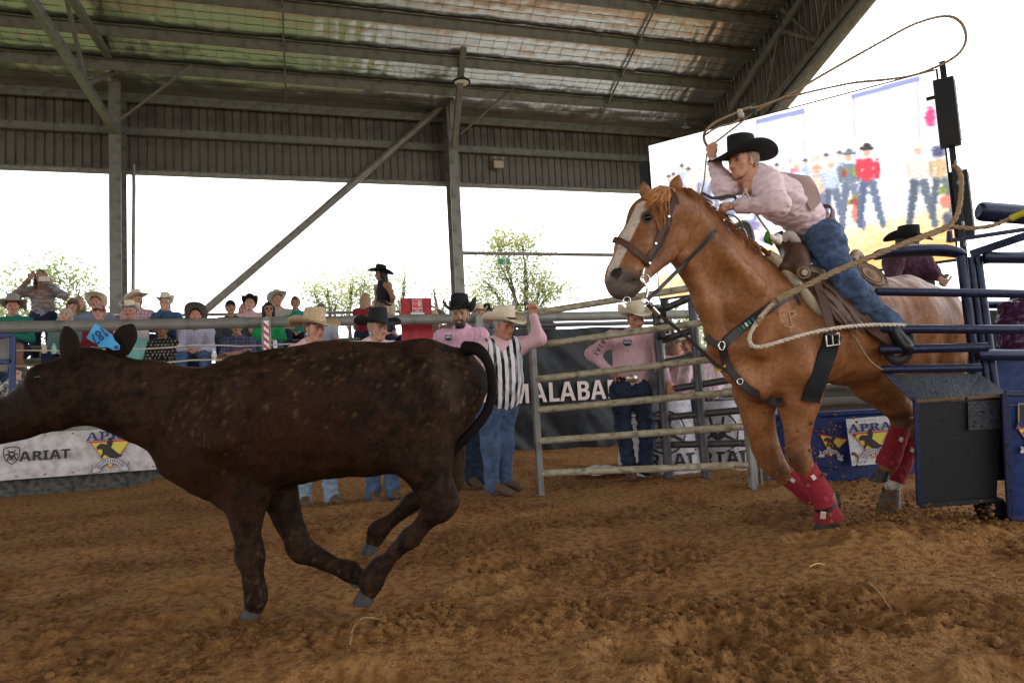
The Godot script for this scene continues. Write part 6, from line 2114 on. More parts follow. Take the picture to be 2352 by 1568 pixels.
func hand_acc(cell: float, grip: bool) -> Acc:
	# wrist at the origin, fingers along +x, thumb towards +z, back of the hand up (+y)
	var b := [[Vector3(-0.01, 0, 0), Vector3(0.03, 0, 0), 0.022, 0.024, 1.25, Vector3(0, 0, 1)], [Vector3(0.04, 0, -0.022), Vector3(0.075, 0.002, -0.028), 0.015, 0.012], [Vector3(0.04, 0, 0.018), Vector3(0.08, 0.002, 0.026), 0.016, 0.012], [Vector3(0.045, 0, 0.0), Vector3(0.082, 0.003, 0.0), 0.016, 0.013]]
	var ln := [0.062, 0.072, 0.068, 0.052]
	for f in 4:
		var z := 0.028 - f * 0.0187
		var a := Vector3(0.084 - absf(f - 1.2) * 0.003, 0.002, z)
		var l: float = ln[f]
		var curl: Array = [1.3, 2.7, 3.7] if grip else [0.35, 0.7, 1.05]
		var p := a
		for j in 3:
			var q: Vector3 = p + Vector3(cos(curl[j]), -sin(curl[j]), 0) * l * [0.44, 0.32, 0.24][j]
			b.append([p, q, 0.0088 - j * 0.0007, 0.0082 - j * 0.0007])
			p = q
	b.append([Vector3(0.015, -0.004, 0.025), Vector3(0.045, -0.016, 0.046), 0.014, 0.0105])
	b.append([Vector3(0.045, -0.016, 0.046), Vector3(0.075, -0.03 if grip else -0.018, 0.03 if grip else 0.05), 0.0102, 0.008])
	return blob(b, cell, 220.0)
func hair_acc(style: String) -> Acc:
	var b := [[Vector3(0, 0.05, -0.035), Vector3(0, 0.06, 0.012), 0.086, 0.074, 0.9, Vector3.RIGHT], [Vector3(0, 0.0, -0.055), Vector3(0, -0.04, -0.055), 0.06, 0.042], [Vector3(0.066, 0.03, -0.02), Vector3(0.068, -0.01, -0.014), 0.022, 0.012], [Vector3(-0.066, 0.03, -0.02), Vector3(-0.068, -0.01, -0.014), 0.022, 0.012]]
	if style == "long":
		for s in [-1.0, 1.0]:
			b.append([Vector3(0.068 * s, 0.02, -0.02), Vector3(0.078 * s, -0.1, -0.01), 0.026, 0.028])
			b.append([Vector3(0.078 * s, -0.1, -0.01), Vector3(0.07 * s, -0.2, 0.02), 0.028, 0.018])
		b.append([Vector3(0, -0.02, -0.06), Vector3(0, -0.2, -0.075), 0.07, 0.05, 1.2, Vector3.RIGHT])
	elif style == "wavy":
		b.append([Vector3(0, -0.02, -0.06), Vector3(0, -0.3, -0.09), 0.085, 0.05, 1.2, Vector3.RIGHT])
		for s in [-1.0, 1.0]: b.append([Vector3(0.06 * s, 0.0, -0.03), Vector3(0.075 * s, -0.24, -0.05), 0.035, 0.03])
	elif style == "tail":
		b.append([Vector3(0, -0.03, -0.075), Vector3(0.02, -0.14, -0.1), 0.035, 0.02])
	elif style == "bob":
		for s in [-1.0, 1.0]: b.append([Vector3(0.07 * s, 0.04, -0.01), Vector3(0.075 * s, -0.11, -0.005), 0.032, 0.03])
		b.append([Vector3(0, 0.0, -0.06), Vector3(0, -0.1, -0.06), 0.07, 0.06, 1.1, Vector3.RIGHT])
	var o := blob(b, 0.01, 90.0)
	wrinkle(o, 0.008, 55.0, Vector3(1.0, 0.25, 1.0))
	return o
func beard_acc() -> Acc:
	var b := [[Vector3(0.05, -0.035, 0.01), Vector3(0.022, -0.095, 0.052), 0.018, 0.022], [Vector3(-0.05, -0.035, 0.01), Vector3(-0.022, -0.095, 0.052), 0.018, 0.022], [Vector3(-0.015, -0.1, 0.06), Vector3(0.015, -0.1, 0.06), 0.026, 0.026], [Vector3(-0.024, -0.047, 0.076), Vector3(0.024, -0.047, 0.076), 0.009, 0.009], [Vector3(-0.028, -0.06, 0.066), Vector3(-0.02, -0.085, 0.068), 0.012, 0.014], [Vector3(0.028, -0.06, 0.066), Vector3(0.02, -0.085, 0.068), 0.012, 0.014]]
	var o := blob(b, 0.006, 120.0)
	wrinkle(o, 0.006, 90.0)
	return o
func hat_acc(brim: float, crown: float, curl: float, round_top := false) -> Acc:
	# felt or straw western hat; origin at the band, +z forward
	var o := Acc.new()
	var n := 44
	var prof := []
	for k in 7:
		prof.append([lerpf(0.98, brim, k / 6.0), -1, k / 6.0])
	for k in 7:
		prof.append([lerpf(brim, 1.0, k / 6.0), 0, 1.0 - k / 6.0])
	for k in range(1, 6):
		prof.append([lerpf(1.0, 0.86, k / 5.0), 1, k / 5.0])
	for k in range(1, 6):
		prof.append([0.86 * (1.0 - k / 5.0), 2, k / 5.0])
	var rx := 0.083
	var rz := 0.102
	var base := o.v.size()
	for q in prof:
		for k in n + 1:
			var a := TAU * k / n
			var sx := sin(a)
			var cz := cos(a)
			var rr: float = q[0]
			var p := Vector3(sx * rx * rr, 0, cz * rz * rr)
			if q[1] <= 0:
				var t: float = q[2]
				var ext: float = (rr - 1.0) * 0.092
				p = Vector3(sx * (rx + ext * 0.92), 0, cz * (rz + ext * 1.05)) if rr > 1.0 else p
				p.y = curl * pow(t, 1.8) * pow(absf(sx), 2.4) - 0.028 * t * cz * cz * (1.0 if cz > 0 else 0.6)
				p.x *= 1.0 - 0.22 * curl / 0.08 * t * t * absf(sx)
				if q[1] < 0: p.y -= 0.006
			elif q[1] == 1:
				p.y = crown * q[2] * (1.0 + 0.06 * cz)
			else:
				var t: float = q[2]
				var dome := crown * (1.0 + 0.06 * cz * (1.0 - t)) + 0.016 * sin(t * PI * 0.5)
				if not round_top:
					dome -= 0.036 * exp(-pow(p.x / 0.024, 2.0)) * (1.0 - 0.3 * absf(p.z) / rz)
					if p.z > 0.02: dome -= 0.018 * exp(-pow((absf(p.x) - 0.045) / 0.02, 2.0))
				p.y = dome
			o.vert(p, Vector3.ZERO)
	var w := n + 1
	for j in prof.size() - 1:
		for k in n:
			var i0 := base + j * w + k
			var g := (o.v[i0 + 1] - o.v[i0]).cross(o.v[i0 + w] - o.v[i0])
			if g.length_squared() < 1e-14: g = (o.v[i0 + w + 1] - o.v[i0 + w]).cross(o.v[i0 + w] - o.v[i0])
			g = g.normalized()
			for e in [i0, i0 + 1, i0 + w, i0 + w + 1]: o.n[e] += g
	for j in prof.size():
		var s := o.n[base + j * w] + o.n[base + j * w + n]
		o.n[base + j * w] = s; o.n[base + j * w + n] = s
	for k in o.n.size(): o.n[k] = o.n[k].normalized() if o.n[k].length_squared() > 0 else Vector3.UP
	# decide the outward sign from the crown side
	var probe := base + 16 * w
	var sgn := 1.0 if o.n[probe].dot(o.v[probe] * Vector3(1, 0, 1)) > 0 else -1.0
	for k in o.n.size(): o.n[k] *= sgn
	for j in prof.size() - 1:
		for k in n:
			var i0 := base + j * w + k
			o.quad_i(i0, i0 + 1, i0 + w + 1, i0 + w)
	return o
func band_acc() -> Acc:
	var o := Acc.new()
	var pts := []
	for k in 33:
		var a := TAU * k / 32
		pts.append(Vector3(sin(a) * 0.0845, 0.012, cos(a) * 0.1035))
	o.tube(pts, 0.009, 6, Vector3.UP, 0.4)
	return o
func cap_acc() -> Acc:
	var o := Acc.new()
	var n := 28
	o.grid(n, 9, func(u: float, v: float) -> Vector3:
		var a := u * TAU
		var t := v * PI * 0.5
		return Vector3(-sin(a) * 0.086 * cos(t * 0.96), 0.1 * sin(t) - 0.008, cos(a) * 0.102 * cos(t * 0.96) - 0.004))
	o.face(Vector3.UP, Vector3.ZERO)
	var j := Acc.new()
	j.grid(14, 5, func(u: float, v: float) -> Vector3:
		var a := lerpf(-1.05, 1.05, u)
		var r := 1.0 + v * 0.72 * cos(a * 1.25)
		return Vector3(sin(a) * 0.084 * lerpf(1.0, 1.02, v), -0.004 - 0.02 * v - 0.03 * pow(sin(a), 2.0) * v, cos(a) * 0.1 * r))
	j.face(Vector3.UP)
	o.add(j, Transform3D.IDENTITY)
	o.add(j, Transform3D(Basis(), Vector3(0, -0.004, 0)))
	return o
func head_templates() -> void:
	heads.m = head_acc(0.0048, false); heads.f = head_acc(0.0048, true)
	heads.ml = head_acc(0.0078, false); heads.fl = head_acc(0.0078, true)
	hands.open = hand_acc(0.0058, false); hands.grip = hand_acc(0.0058, true)
	for s in ["short", "long", "wavy", "tail", "bob"]: hair_meshes[s] = hair_acc(s).mesh()
	hair_meshes.beard = beard_acc().mesh()
	hat_meshes.cowboy = hat_acc(2.05, 0.108, 0.062).mesh()
	hat_meshes.wide = hat_acc(2.3, 0.112, 0.05).mesh()
	hat_meshes.curled = hat_acc(2.15, 0.11, 0.085).mesh()
	hat_meshes.rider = hat_acc(2.35, 0.118, 0.05).mesh()
	hat_meshes.flat = hat_acc(2.25, 0.1, 0.02, true).mesh()
	hat_meshes.cap = cap_acc().mesh()
	hat_meshes.band = band_acc().mesh()
	var vz := Acc.new()
	vz.tube([Vector3(-0.075, 0.075, 0.03), Vector3(-0.05, 0.1, 0.05), Vector3(0.0, 0.108, 0.055), Vector3(0.05, 0.1, 0.05), Vector3(0.075, 0.075, 0.03)], 0.009, 8)
	hat_meshes.headband = vz.mesh()
	var gl := Acc.new()
	for s in [-1.0, 1.0]:
		gl.box(Transform3D(Basis(), Vector3(0.031 * s, 0.005, 0.088)), Vector3(0.046, 0.03, 0.006), 0.002)
		gl.beam(Vector3(0.054 * s, 0.01, 0.086), Vector3(0.078 * s, 0.008, 0.0), 0.004, 0.005)
	gl.beam(Vector3(-0.01, 0.01, 0.09), Vector3(0.01, 0.01, 0.09), 0.004, 0.004)
	hat_meshes.sunglasses = gl.mesh()
	gl = Acc.new()
	for s in [-1.0, 1.0]:
		var ring := []
		for k in 13: ring.append(Vector3(0.031 * s + cos(k * TAU / 12) * 0.022, 0.004 + sin(k * TAU / 12) * 0.017, 0.089))
		gl.tube(ring, 0.0022, 5, Vector3(0, 0, 1))
		gl.beam(Vector3(0.053 * s, 0.008, 0.088), Vector3(0.078 * s, 0.008, 0.0), 0.003, 0.003)
	hat_meshes.glasses = gl.mesh()
func placed(called: String, m: Mesh, mt: Material, parent: Node3D, t: Transform3D) -> MeshInstance3D:
	var o := MeshInstance3D.new()
	o.name = called
	o.mesh = m; o.material_override = mt
	parent.add_child(o, true)
	o.transform = Transform3D(t.basis, t.origin - parent.position)
	return o
func aim(d: Vector3, up: Vector3) -> Basis:
	# +z along d
	var z := d.normalized()
	var x := up.cross(z).normalized()
	return Basis(x, z.cross(x), z)
var skin_mats := {}
func skin(c: Color) -> StandardMaterial3D:
	if not skin_mats.has(c):
		var m := vmat(mat(c.linear_to_srgb(), 0.55, 0.0, null, 30.0, M.finebump, 0.12))
		skin_mats[c] = m
	return skin_mats[c]
var FAIR := Color(0.50, 0.27, 0.19)
var RUDDY := Color(0.44, 0.2, 0.13)
var TAN := Color(0.34, 0.18, 0.11)
var BROWN := Color(0.26, 0.125, 0.07)
func figure(label: String, J: Dictionary, o: Dictionary) -> Node3D:
	var s: float = o.get("s", 1.0)
	var g: float = o.get("girth", 1.0)
	var cell: float = o.get("cell", 0.021)
	var female: bool = o.get("female", false)
	var side: Vector3 = (J.sh_l - J.sh_r).normalized()
	var base: Vector3 = o.get("base", (J.an_l + J.an_r) * 0.5 - Vector3(0, 0.08, 0))
	var t := thing("person", label, "person", base, o.get("group", ""))
	var hp: Vector3 = J.head
	var hb := aim(J.face, J.get("up", Vector3.UP)).scaled(Vector3.ONE * s * o.get("head_s", 1.0))
	var ht := Transform3D(hb, hp)
	var ch: Vector3 = J.chest
	var pv: Vector3 = J.pelvis
	var nk: Vector3 = J.neck
	var wl := 1.22 if not female else 1.16
	var torso := [[pv, pv.lerp(ch, 0.45), 0.112 * s * g, 0.108 * s * g, wl, side], [pv.lerp(ch, 0.45), ch, 0.108 * s * g, 0.118 * s * lerpf(1, g, 0.5), wl, side], [ch, nk, 0.112 * s, 0.055 * s, 1.2, side], [J.sh_l, J.sh_r, 0.06 * s, 0.06 * s]]
	var legs := []
	for e in ["l", "r"]:
		legs.append([J["hip_" + e], J["kn_" + e], 0.083 * s * lerpf(1, g, 0.2), 0.057 * s]); legs.append([J["kn_" + e], J["an_" + e], 0.056 * s, 0.038 * s])
	var arms_u := []
	var arms_f := []
	for e in ["l", "r"]:
		arms_u.append([J["sh_" + e], J["el_" + e], 0.05 * s * lerpf(1, g, 0.4), 0.041 * s]); arms_f.append([J["el_" + e], J["wr_" + e], 0.041 * s, 0.027 * s])
	var body_bones: Array = torso + legs + arms_u + arms_f + [[nk, hp + hb * Vector3(0, -0.09, -0.02), 0.054 * s, 0.05 * s]]
	for e in ["l", "r"]: body_bones.append([J["an_" + e], J["toe_" + e], 0.026 * s, 0.018 * s])
	var body := blob(body_bones, cell * 1.12, 42.0)
	body.add(heads[("f" if female else "m") + ("l" if cell > 0.017 else "")], ht)
	for e in ["l", "r"]:
		var d: Vector3 = J["wr_" + e] - J["el_" + e]
		var palm: Vector3 = J.get("palm_" + e, Vector3.UP)
		d = J.get("hand_" + e, d).normalized()
		var z: Vector3 = d.cross(palm).normalized()
		var hbz := Basis(d, z.cross(d), z)
		if e == "l": hbz = Basis(d, z.cross(d), -z)
		body.add(hands["grip" if o.get("grip_" + e, false) else "open"], Transform3D(hbz.scaled(Vector3.ONE * s * 0.98), J["wr_" + e]))
	part("body", body, skin(o.get("skin", FAIR)), t)
	# shirt
	var grow := func(list: Array, by: float) -> Array:
		var out := []
		for q in list:
			var r: Array = q.duplicate()
			r[2] += by; r[3] += by
			out.append(r)
		return out
	var sh: Array = grow.call(torso, 0.013)
	sh[2][1] = ch.lerp(nk, 0.97)
	sh[2][3] += 0.008
	sh += grow.call(arms_u, 0.013)
	var sleeves: String = o.get("sleeve", "long")
	if sleeves == "long":
		for q in arms_f: sh.append([q[0], (q[0] as Vector3).lerp(q[1], 0.93), q[2] + 0.012, q[3] + 0.013])
	elif sleeves == "short":
		for k in 2: sh[4 + k][1] = (arms_u[k][0] as Vector3).lerp(arms_u[k][1], 0.75)
	elif sleeves == "none":
		sh = grow.call(sh.slice(0, 3), 0.012)
	var shirt := blob(sh, cell, 40.0)
	if o.get("wrinkle", 0.0) > 0.0: wrinkle(shirt, o.wrinkle, o.get("wfreq", 18.0), o.get("wstretch", Vector3(1.3, 0.5, 1.3)))
	if o.has("tint"):
		for k in shirt.v.size(): shirt.c[k] = o.tint.call(shirt.v[k] - base)
	var shm: StandardMaterial3D = o.shirt
	var sp := part("shirt", shirt, shm, t)
	if o.get("collar", true):
		var co := Acc.new()
		var c0: Vector3 = ch.lerp(nk, 0.93)
		var up: Vector3 = (hp - nk).normalized()
		var pts := []
		for k in 15:
			var a := lerpf(0.45, TAU - 0.45, k / 14.0)
			var f: Vector3 = (J.face - up * J.face.dot(up)).normalized()
			pts.append(c0 + (f * cos(a) * 0.062 + side * sin(a) * 0.068) * s + up * (0.012 + 0.012 * -cos(a)))
		co.tube(pts, 0.017 * s, 7, up, 0.5)
		part("collar", co, shm, sp)
	# trousers
	if o.get("trousers", null) != null:
		var tr: Array = grow.call(legs, 0.014)
		for w in [1, 3]:
			tr[w][3] += 0.016
			tr[w][1] += (tr[w][1] - tr[w][0]).normalized() * 0.035
		tr.append([pv, pv.lerp(ch, 0.2), 0.118 * s * g, 0.116 * s * g, wl, side])
		tr.append([J.hip_l, J.hip_r, 0.1 * s, 0.1 * s])
		var tm := blob(tr, cell, 40.0)
		if o.get("wrinkle", 0.0) > 0.0: wrinkle(tm, o.wrinkle * 1.5, 15.0, Vector3(0.7, 1.2, 0.7))
		part("trousers", tm, o.trousers, t)
	if o.get("boots", null) != null:
		for e in ["l", "r"]:
			var a: Vector3 = J["an_" + e]
			var b: Vector3 = J["toe_" + e]
			var bt := blob([[a + Vector3(0, 0.04, 0), a + (a - b).normalized() * 0.012 - Vector3(0, 0.03, 0), 0.05 * s, 0.05 * s], [a - Vector3(0, 0.02, 0), b, 0.048 * s, 0.038 * s]], 0.012, 60.0)
			part("boot", bt, o.boots, t)
	# hair, hat, beard, glasses
	if o.has("hair"):
		placed("hair", hair_meshes[o.hair], o.hair_mat, t, ht)
	if o.has("beard"): placed("beard", hair_meshes.beard, o.beard, t, ht)
	if o.has("hat"):
		var tilt: float = o.get("tilt", -0.2)
		var hs: float = o.get("hat_s", 1.0)
		var hx := ht * Transform3D(Basis(Vector3.RIGHT, tilt), Vector3(0, (0.052 if o.hat == "cap" else 0.068) + o.get("hat_up", 0.0), -0.014))
		hx.basis = hx.basis.scaled_local(Vector3(hs, hs, hs))
		var hn := placed("cap" if o.hat == "cap" else "hat", hat_meshes[o.hat], o.hat_mat, t, hx)
		if o.has("band"):
			var b := MeshInstance3D.new()
			b.name = "hat_band"; b.mesh = hat_meshes.band; b.material_override = o.band
			hn.add_child(b)
	for x in ["sunglasses", "glasses", "headband"]:
		if o.has(x): placed(x, hat_meshes[x], o[x], t, ht)
	return t
func belt(t: Node3D, c: Vector3, up: Vector3, side: Vector3, rx: float, rz: float, m: Material, buckle: float) -> void:
	var f := side.cross(up).normalized()
	if f.dot(cb.z) < 0: f = -f
	var o := Acc.new()
	var pts := []
	for k in 33:
		var a := TAU * k / 32
		pts.append(c + side * cos(a) * rx + f * sin(a) * rz)
	o.tube(pts, 0.022, 8, up, 0.35)
	part("belt", o, m, t)
	if buckle > 0.0:
		o = Acc.new()
		var b := c + f * (rz + 0.012)
		o.grid(20, 5, func(u: float, v: float) -> Vector3:
			var a := u * TAU
			return b + (side * cos(a) * buckle * 1.25 + up * sin(a) * buckle) * v + f * (0.012 * (1.0 - v * v) + 0.003 * sin(v * 15.0)))
		o.face(f)
		part("buckle", o, M.silver, t)
func px(d: Dictionary, zz: float) -> Dictionary:
	# joints from picture positions; a third number is an offset in depth
	var J := {}
	for k in d:
		var q: Array = d[k]
		J[k] = P(q[0], q[1], zz + (q[2] if q.size() > 2 else 0.0))
	return J
func hairm(r: float, g: float, b: float) -> StandardMaterial3D:
	return mat(lin(r, g, b), 0.55, 0.0, M.streak, 20.0)

func build_rider() -> void:
	var J := px({"head": [1706, 373], "neck": [1742, 406, 0.06], "chest": [1794, 457, 0.12], "pelvis": [1882, 530, 0.26], "sh_l": [1766, 424, -0.07], "sh_r": [1722, 414, 0.22], "el_l": [1786, 470, -0.22], "wr_l": [1690, 473, -0.08], "el_r": [1664, 432, 0.06], "wr_r": [1638, 366, 0.1], "hip_l": [1896, 552, 0.1], "hip_r": [1886, 548, 0.38], "kn_l": [1956, 668, 0.0], "kn_r": [1905, 660, 0.6], "an_l": [2044, 742, 0.06], "an_r": [2000, 760, 0.6], "toe_l": [2084, 796, 0.0], "toe_r": [1990, 790, 0.6]}, 3.92)
	J.face = -cb.x * 0.93 + cb.z * 0.4 - cb.y * 0.12
	J.up = cb.y * 0.94 - cb.x * 0.24
	J.palm_l = cb.y; J.hand_l = -cb.x
	J.palm_r = -cb.x; J.hand_r = cb.y - cb.x * 0.3
	var t := figure("roper in pink shirt and black hat leaning forward on the horse", J, {"s": 0.95, "girth": 0.86, "female": true, "cell": 0.0135, "shirt": M.pink_pale, "trousers": M.denim, "boots": M.boot_black, "skin": Color(0.50, 0.25, 0.16), "hair": "tail", "hair_mat": hairm(0.28, 0.19, 0.1), "hat": "rider", "hat_mat": M.black_felt, "band": M.black, "tilt": -0.02, "hat_s": 1.06, "head_s": 0.9, "hat_up": -0.018, "wrinkle": 0.012, "wfreq": 20.0, "wstretch": Vector3(0.55, 1.25, 0.55), "grip_l": true, "grip_r": true, "base": P(1885, 560, 4.15)})
	belt(t, J.pelvis.lerp(J.chest, 0.16), (J.chest - J.pelvis).normalized(), (J.sh_l - J.sh_r).normalized(), 0.155, 0.14, M.leather, 0.0)
	# cuff and back number
	var o := Acc.new()
	var e: Vector3 = J.wr_l
	var d: Vector3 = (J.wr_l - J.el_l).normalized()
	o.tube([e - d * 0.085, e - d * 0.08, e - d * 0.01, e - d * 0.005], [0.04, 0.046, 0.043, 0.036], 16)
	part("cuff", o, M.pink_pale, t)
	o = Acc.new()
	var corners := [P(1792, 394, 3.98), P(1860, 404, 4.0), P(1886, 464, 3.98), P(1866, 486, 3.94)]
	o.grid(12, 12, func(u: float, v: float) -> Vector3:
		var p: Vector3 = corners[0].lerp(corners[1], u).lerp(corners[3].lerp(corners[2], u), 1.0 - v)
		return p + cb.y * 0.035 * sin(u * PI) * sin(v * PI) + cb.z * 0.03 * sin(v * PI))
	o.face(cb.z)
	part("back_number", o, mat(lin(0.34, 0.22, 0.2), 0.8), t)
	# piggin string round the chest and belt
	o = Acc.new()
	o.tube(smooth_path([P(1712, 435, 3.78), P(1718, 450, 3.77), P(1738, 492, 3.8), P(1765, 530, 3.9)], 6), 0.007, 6)
	o.tube(smooth_path([P(1716, 432, 3.78), P(1700, 460, 3.78), P(1690, 470, 3.78)], 5), 0.006, 6)
	part("piggin_string", o, M.rope_white, t)

func build_arena_people() -> void:
	# referee in the striped waistcoat
	var J := px({"head": [1158, 752], "neck": [1142, 785, 0.03], "chest": [1148, 838, 0.03], "pelvis": [1138, 920, 0.05], "sh_r": [1108, 802, -0.08], "sh_l": [1190, 795, 0.08], "el_r": [1080, 850, -0.05], "wr_r": [1082, 905, -0.12], "el_l": [1238, 778, 0.02], "wr_l": [1224, 722, -0.06], "hip_r": [1118, 938, -0.03], "hip_l": [1160, 936, 0.1], "kn_r": [1126, 1030, -0.05], "kn_l": [1160, 1025, 0.06], "an_r": [1130, 1108, -0.02], "an_l": [1160, 1100, 0.12], "toe_r": [1172, 1132, -0.1], "toe_l": [1192, 1120, 0.06]}, 6.2)
	J.face = cb.x * 0.66 + cb.z * 0.7 - Vector3.UP * 0.12
	J.palm_l = -cb.z; J.hand_l = Vector3.UP
	var t := figure("referee in black and white striped waistcoat holding the panel's top corner", J, {"s": 0.98, "girth": 1.38, "cell": 0.0135, "shirt": M.pink, "trousers": M.denim, "boots": M.boot, "skin": RUDDY, "hair": "short", "hair_mat": hairm(0.3, 0.27, 0.24), "hat": "cowboy", "hat_mat": M.straw_hat, "band": M.leather_dark, "tilt": -0.1, "hat_s": 1.16, "wrinkle": 0.005, "grip_l": true})
	var im := Image.create(64, 64, false, Image.FORMAT_RGB8)
	im.fill(Color(0.86, 0.84, 0.84))
	im.fill_rect(Rect2i(0, 0, 29, 64), Color(0.035, 0.03, 0.045))
	var stripe := mat(Color.WHITE, 0.85)
	stripe.albedo_texture = ImageTexture.create_from_image(im)
	stripe.uv1_triplanar = true; stripe.uv1_scale = Vector3(15.5, 15.5, 15.5)
	var side: Vector3 = (J.sh_l - J.sh_r).normalized()
	var vb := []
	vb.append([J.pelvis.lerp(J.chest, 0.12), J.pelvis.lerp(J.chest, 0.5), 0.112 * 1.38 + 0.03, 0.112 * 1.38 + 0.028, 1.22, side])
	vb.append([J.pelvis.lerp(J.chest, 0.5), J.chest, 0.112 * 1.38 + 0.026, 0.118 * 1.2 + 0.034, 1.22, side])
	vb.append([J.sh_r.lerp(J.sh_l, 0.14), J.sh_r.lerp(J.sh_l, 0.86), 0.094, 0.094])
	# V opening at the front
	var fr := side.cross(Vector3.UP)
	if fr.dot(cb.z) < 0: fr = -fr
	vb.append([J.neck + fr * 0.16 + Vector3(0, 0.02, 0), J.chest + fr * 0.26 - Vector3(0, 0.06, 0), 0.075, 0.012, 1.0, side, true])
	var vest := blob(vb, 0.0125, 45.0)
	wrinkle(vest, 0.008, 10.0)
	part("striped_vest", vest, stripe, t)
	belt(t, J.pelvis + Vector3(0, 0.0, 0), Vector3.UP, side, 0.2, 0.165, M.leather_dark, 0.04)
	# bearded man
	J = px({"head": [1057, 724], "neck": [1060, 757, 0.04], "chest": [1063, 810, 0.04], "pelvis": [1075, 912, 0.04], "sh_r": [1015, 775], "sh_l": [1104, 772], "el_r": [1000, 835, 0.05], "wr_r": [1010, 895, 0.0], "el_l": [1120, 835, 0.05], "wr_l": [1112, 895, 0.0], "hip_r": [1058, 930], "hip_l": [1096, 930], "kn_r": [1070, 1015], "kn_l": [1102, 1015], "an_r": [1082, 1092], "an_l": [1108, 1092], "toe_r": [1100, 1116, -0.12], "toe_l": [1122, 1112, -0.05]}, 6.85)
	J.face = cb.z * 0.96 - cb.x * 0.08 - Vector3.UP * 0.02
	t = figure("bearded man in a black hat and pink shirt behind the calf's rump", J, {"s": 1.02, "girth": 1.15, "cell": 0.0145, "shirt": M.pink_stripe, "trousers": M.denim_dark, "boots": M.boot, "skin": TAN, "hair": "short", "hair_mat": hairm(0.02, 0.015, 0.012), "beard": hairm(0.035, 0.025, 0.02), "hat": "curled", "hat_mat": M.black_felt, "tilt": -0.12, "hat_s": 1.16, "wrinkle": 0.008})
	badge(t, P(1030, 774, 6.69), 0.07, "NFR")
	# two women standing beyond the calf
	J = px({"head": [722, 758], "neck": [712, 790, 0.03], "chest": [716, 845, 0.04], "pelvis": [728, 945, 0.04], "sh_r": [676, 812], "sh_l": [756, 808, 0.06], "el_r": [662, 880, 0.03], "wr_r": [690, 935], "el_l": [772, 880, 0.08], "wr_l": [765, 940], "hip_r": [710, 962], "hip_l": [746, 962], "kn_r": [705, 1055], "kn_l": [752, 1050], "an_r": [698, 1138], "an_l": [760, 1136], "toe_r": [702, 1158, -0.1], "toe_l": [780, 1152, -0.08]}, 6.25)
	J.face = cb.x * 0.8 + cb.z * 0.55 - Vector3.UP * 0.05
	t = figure("woman in a broad tan felt hat standing behind the calf's back", J, {"s": 0.98, "girth": 1.15, "female": true, "cell": 0.0155, "shirt": M.pink, "trousers": M.denim_light, "boots": M.boot, "skin": Color(0.52, 0.26, 0.18), "hair": "tail", "hair_mat": hairm(0.12, 0.07, 0.04), "hat": "rider", "hat_mat": M.tan_felt, "band": M.tan_felt, "tilt": -0.04, "hat_s": 1.16, "wrinkle": 0.008})
	earring(t, J, -0.078)
	J = px({"head": [868, 756], "neck": [858, 786, 0.03], "chest": [862, 840, 0.04], "pelvis": [872, 938, 0.04], "sh_r": [824, 806], "sh_l": [900, 803, 0.06], "el_r": [815, 870, 0.03], "wr_r": [830, 930], "el_l": [915, 870, 0.08], "wr_l": [905, 935], "hip_r": [856, 955], "hip_l": [890, 955], "kn_r": [855, 1045], "kn_l": [898, 1042], "an_r": [856, 1128], "an_l": [902, 1124], "toe_r": [866, 1148, -0.12], "toe_l": [914, 1140, -0.08]}, 6.3)
	J.face = cb.x * 0.72 + cb.z * 0.66 - Vector3.UP * 0.03
	t = figure("slim woman in a charcoal felt hat standing beyond the calf", J, {"s": 0.95, "female": true, "cell": 0.0155, "shirt": M.pink_pale, "trousers": M.denim, "boots": M.boot, "skin": FAIR, "hair": "tail", "hair_mat": hairm(0.42, 0.34, 0.22), "hat": "rider", "hat_mat": mat(lin(0.022, 0.022, 0.024), 0.9, 0.0, M.speck, 6.0), "tilt": -0.04, "hat_s": 1.12, "wrinkle": 0.008})
	earring(t, J, -0.075)
	# man with hand on hip behind the panel
	J = px({"head": [1461, 735], "neck": [1455, 765, 0.03], "chest": [1450, 815, 0.03], "pelvis": [1448, 884, 0.03], "sh_r": [1405, 778], "sh_l": [1497, 782], "el_r": [1360, 812, 0.02], "wr_r": [1396, 848, -0.02], "el_l": [1518, 838, 0.02], "wr_l": [1534, 878, -0.12], "hip_r": [1426, 900], "hip_l": [1472, 900], "kn_r": [1432, 990], "kn_l": [1486, 988], "an_r": [1444, 1072], "an_l": [1484, 1068], "toe_r": [1450, 1098, -0.16], "toe_l": [1512, 1092, -0.08]}, 6.8)
	J.face = cb.z * 0.9 + cb.x * 0.12 - Vector3.UP * 0.16
	J.palm_l = cb.z
	t = figure("man in pink shirt and pale straw hat with hand on hip behind the panel", J, {"s": 1.02, "cell": 0.0145, "shirt": M.pink, "trousers": M.denim_dark, "boots": M.boot, "skin": RUDDY, "hair": "short", "hair_mat": hairm(0.1, 0.07, 0.05), "hat": "curled", "hat_mat": M.straw_hat, "tilt": -0.16, "hat_s": 1.14, "wrinkle": 0.01})
	belt(t, P(1447, 870, 6.83), Vector3.UP, (J.sh_l - J.sh_r).normalized(), 0.158, 0.128, M.leather_dark, 0.045)
	badge(t, P(1441, 786, 6.655), 0.075, "NFR")
	var n := 0
	for ch in "ARIAT":
		var p := P(1391 - n * 5.5, 776 + n * 9.0, 6.71)
		lettering("sleeve_letter", ch, 0.042, Transform3D(cb * Basis(Vector3(0, 0, 1), deg_to_rad(-120.0)), p), mat(lin(0.06, 0.012, 0.03), 0.8), t)
		n += 1
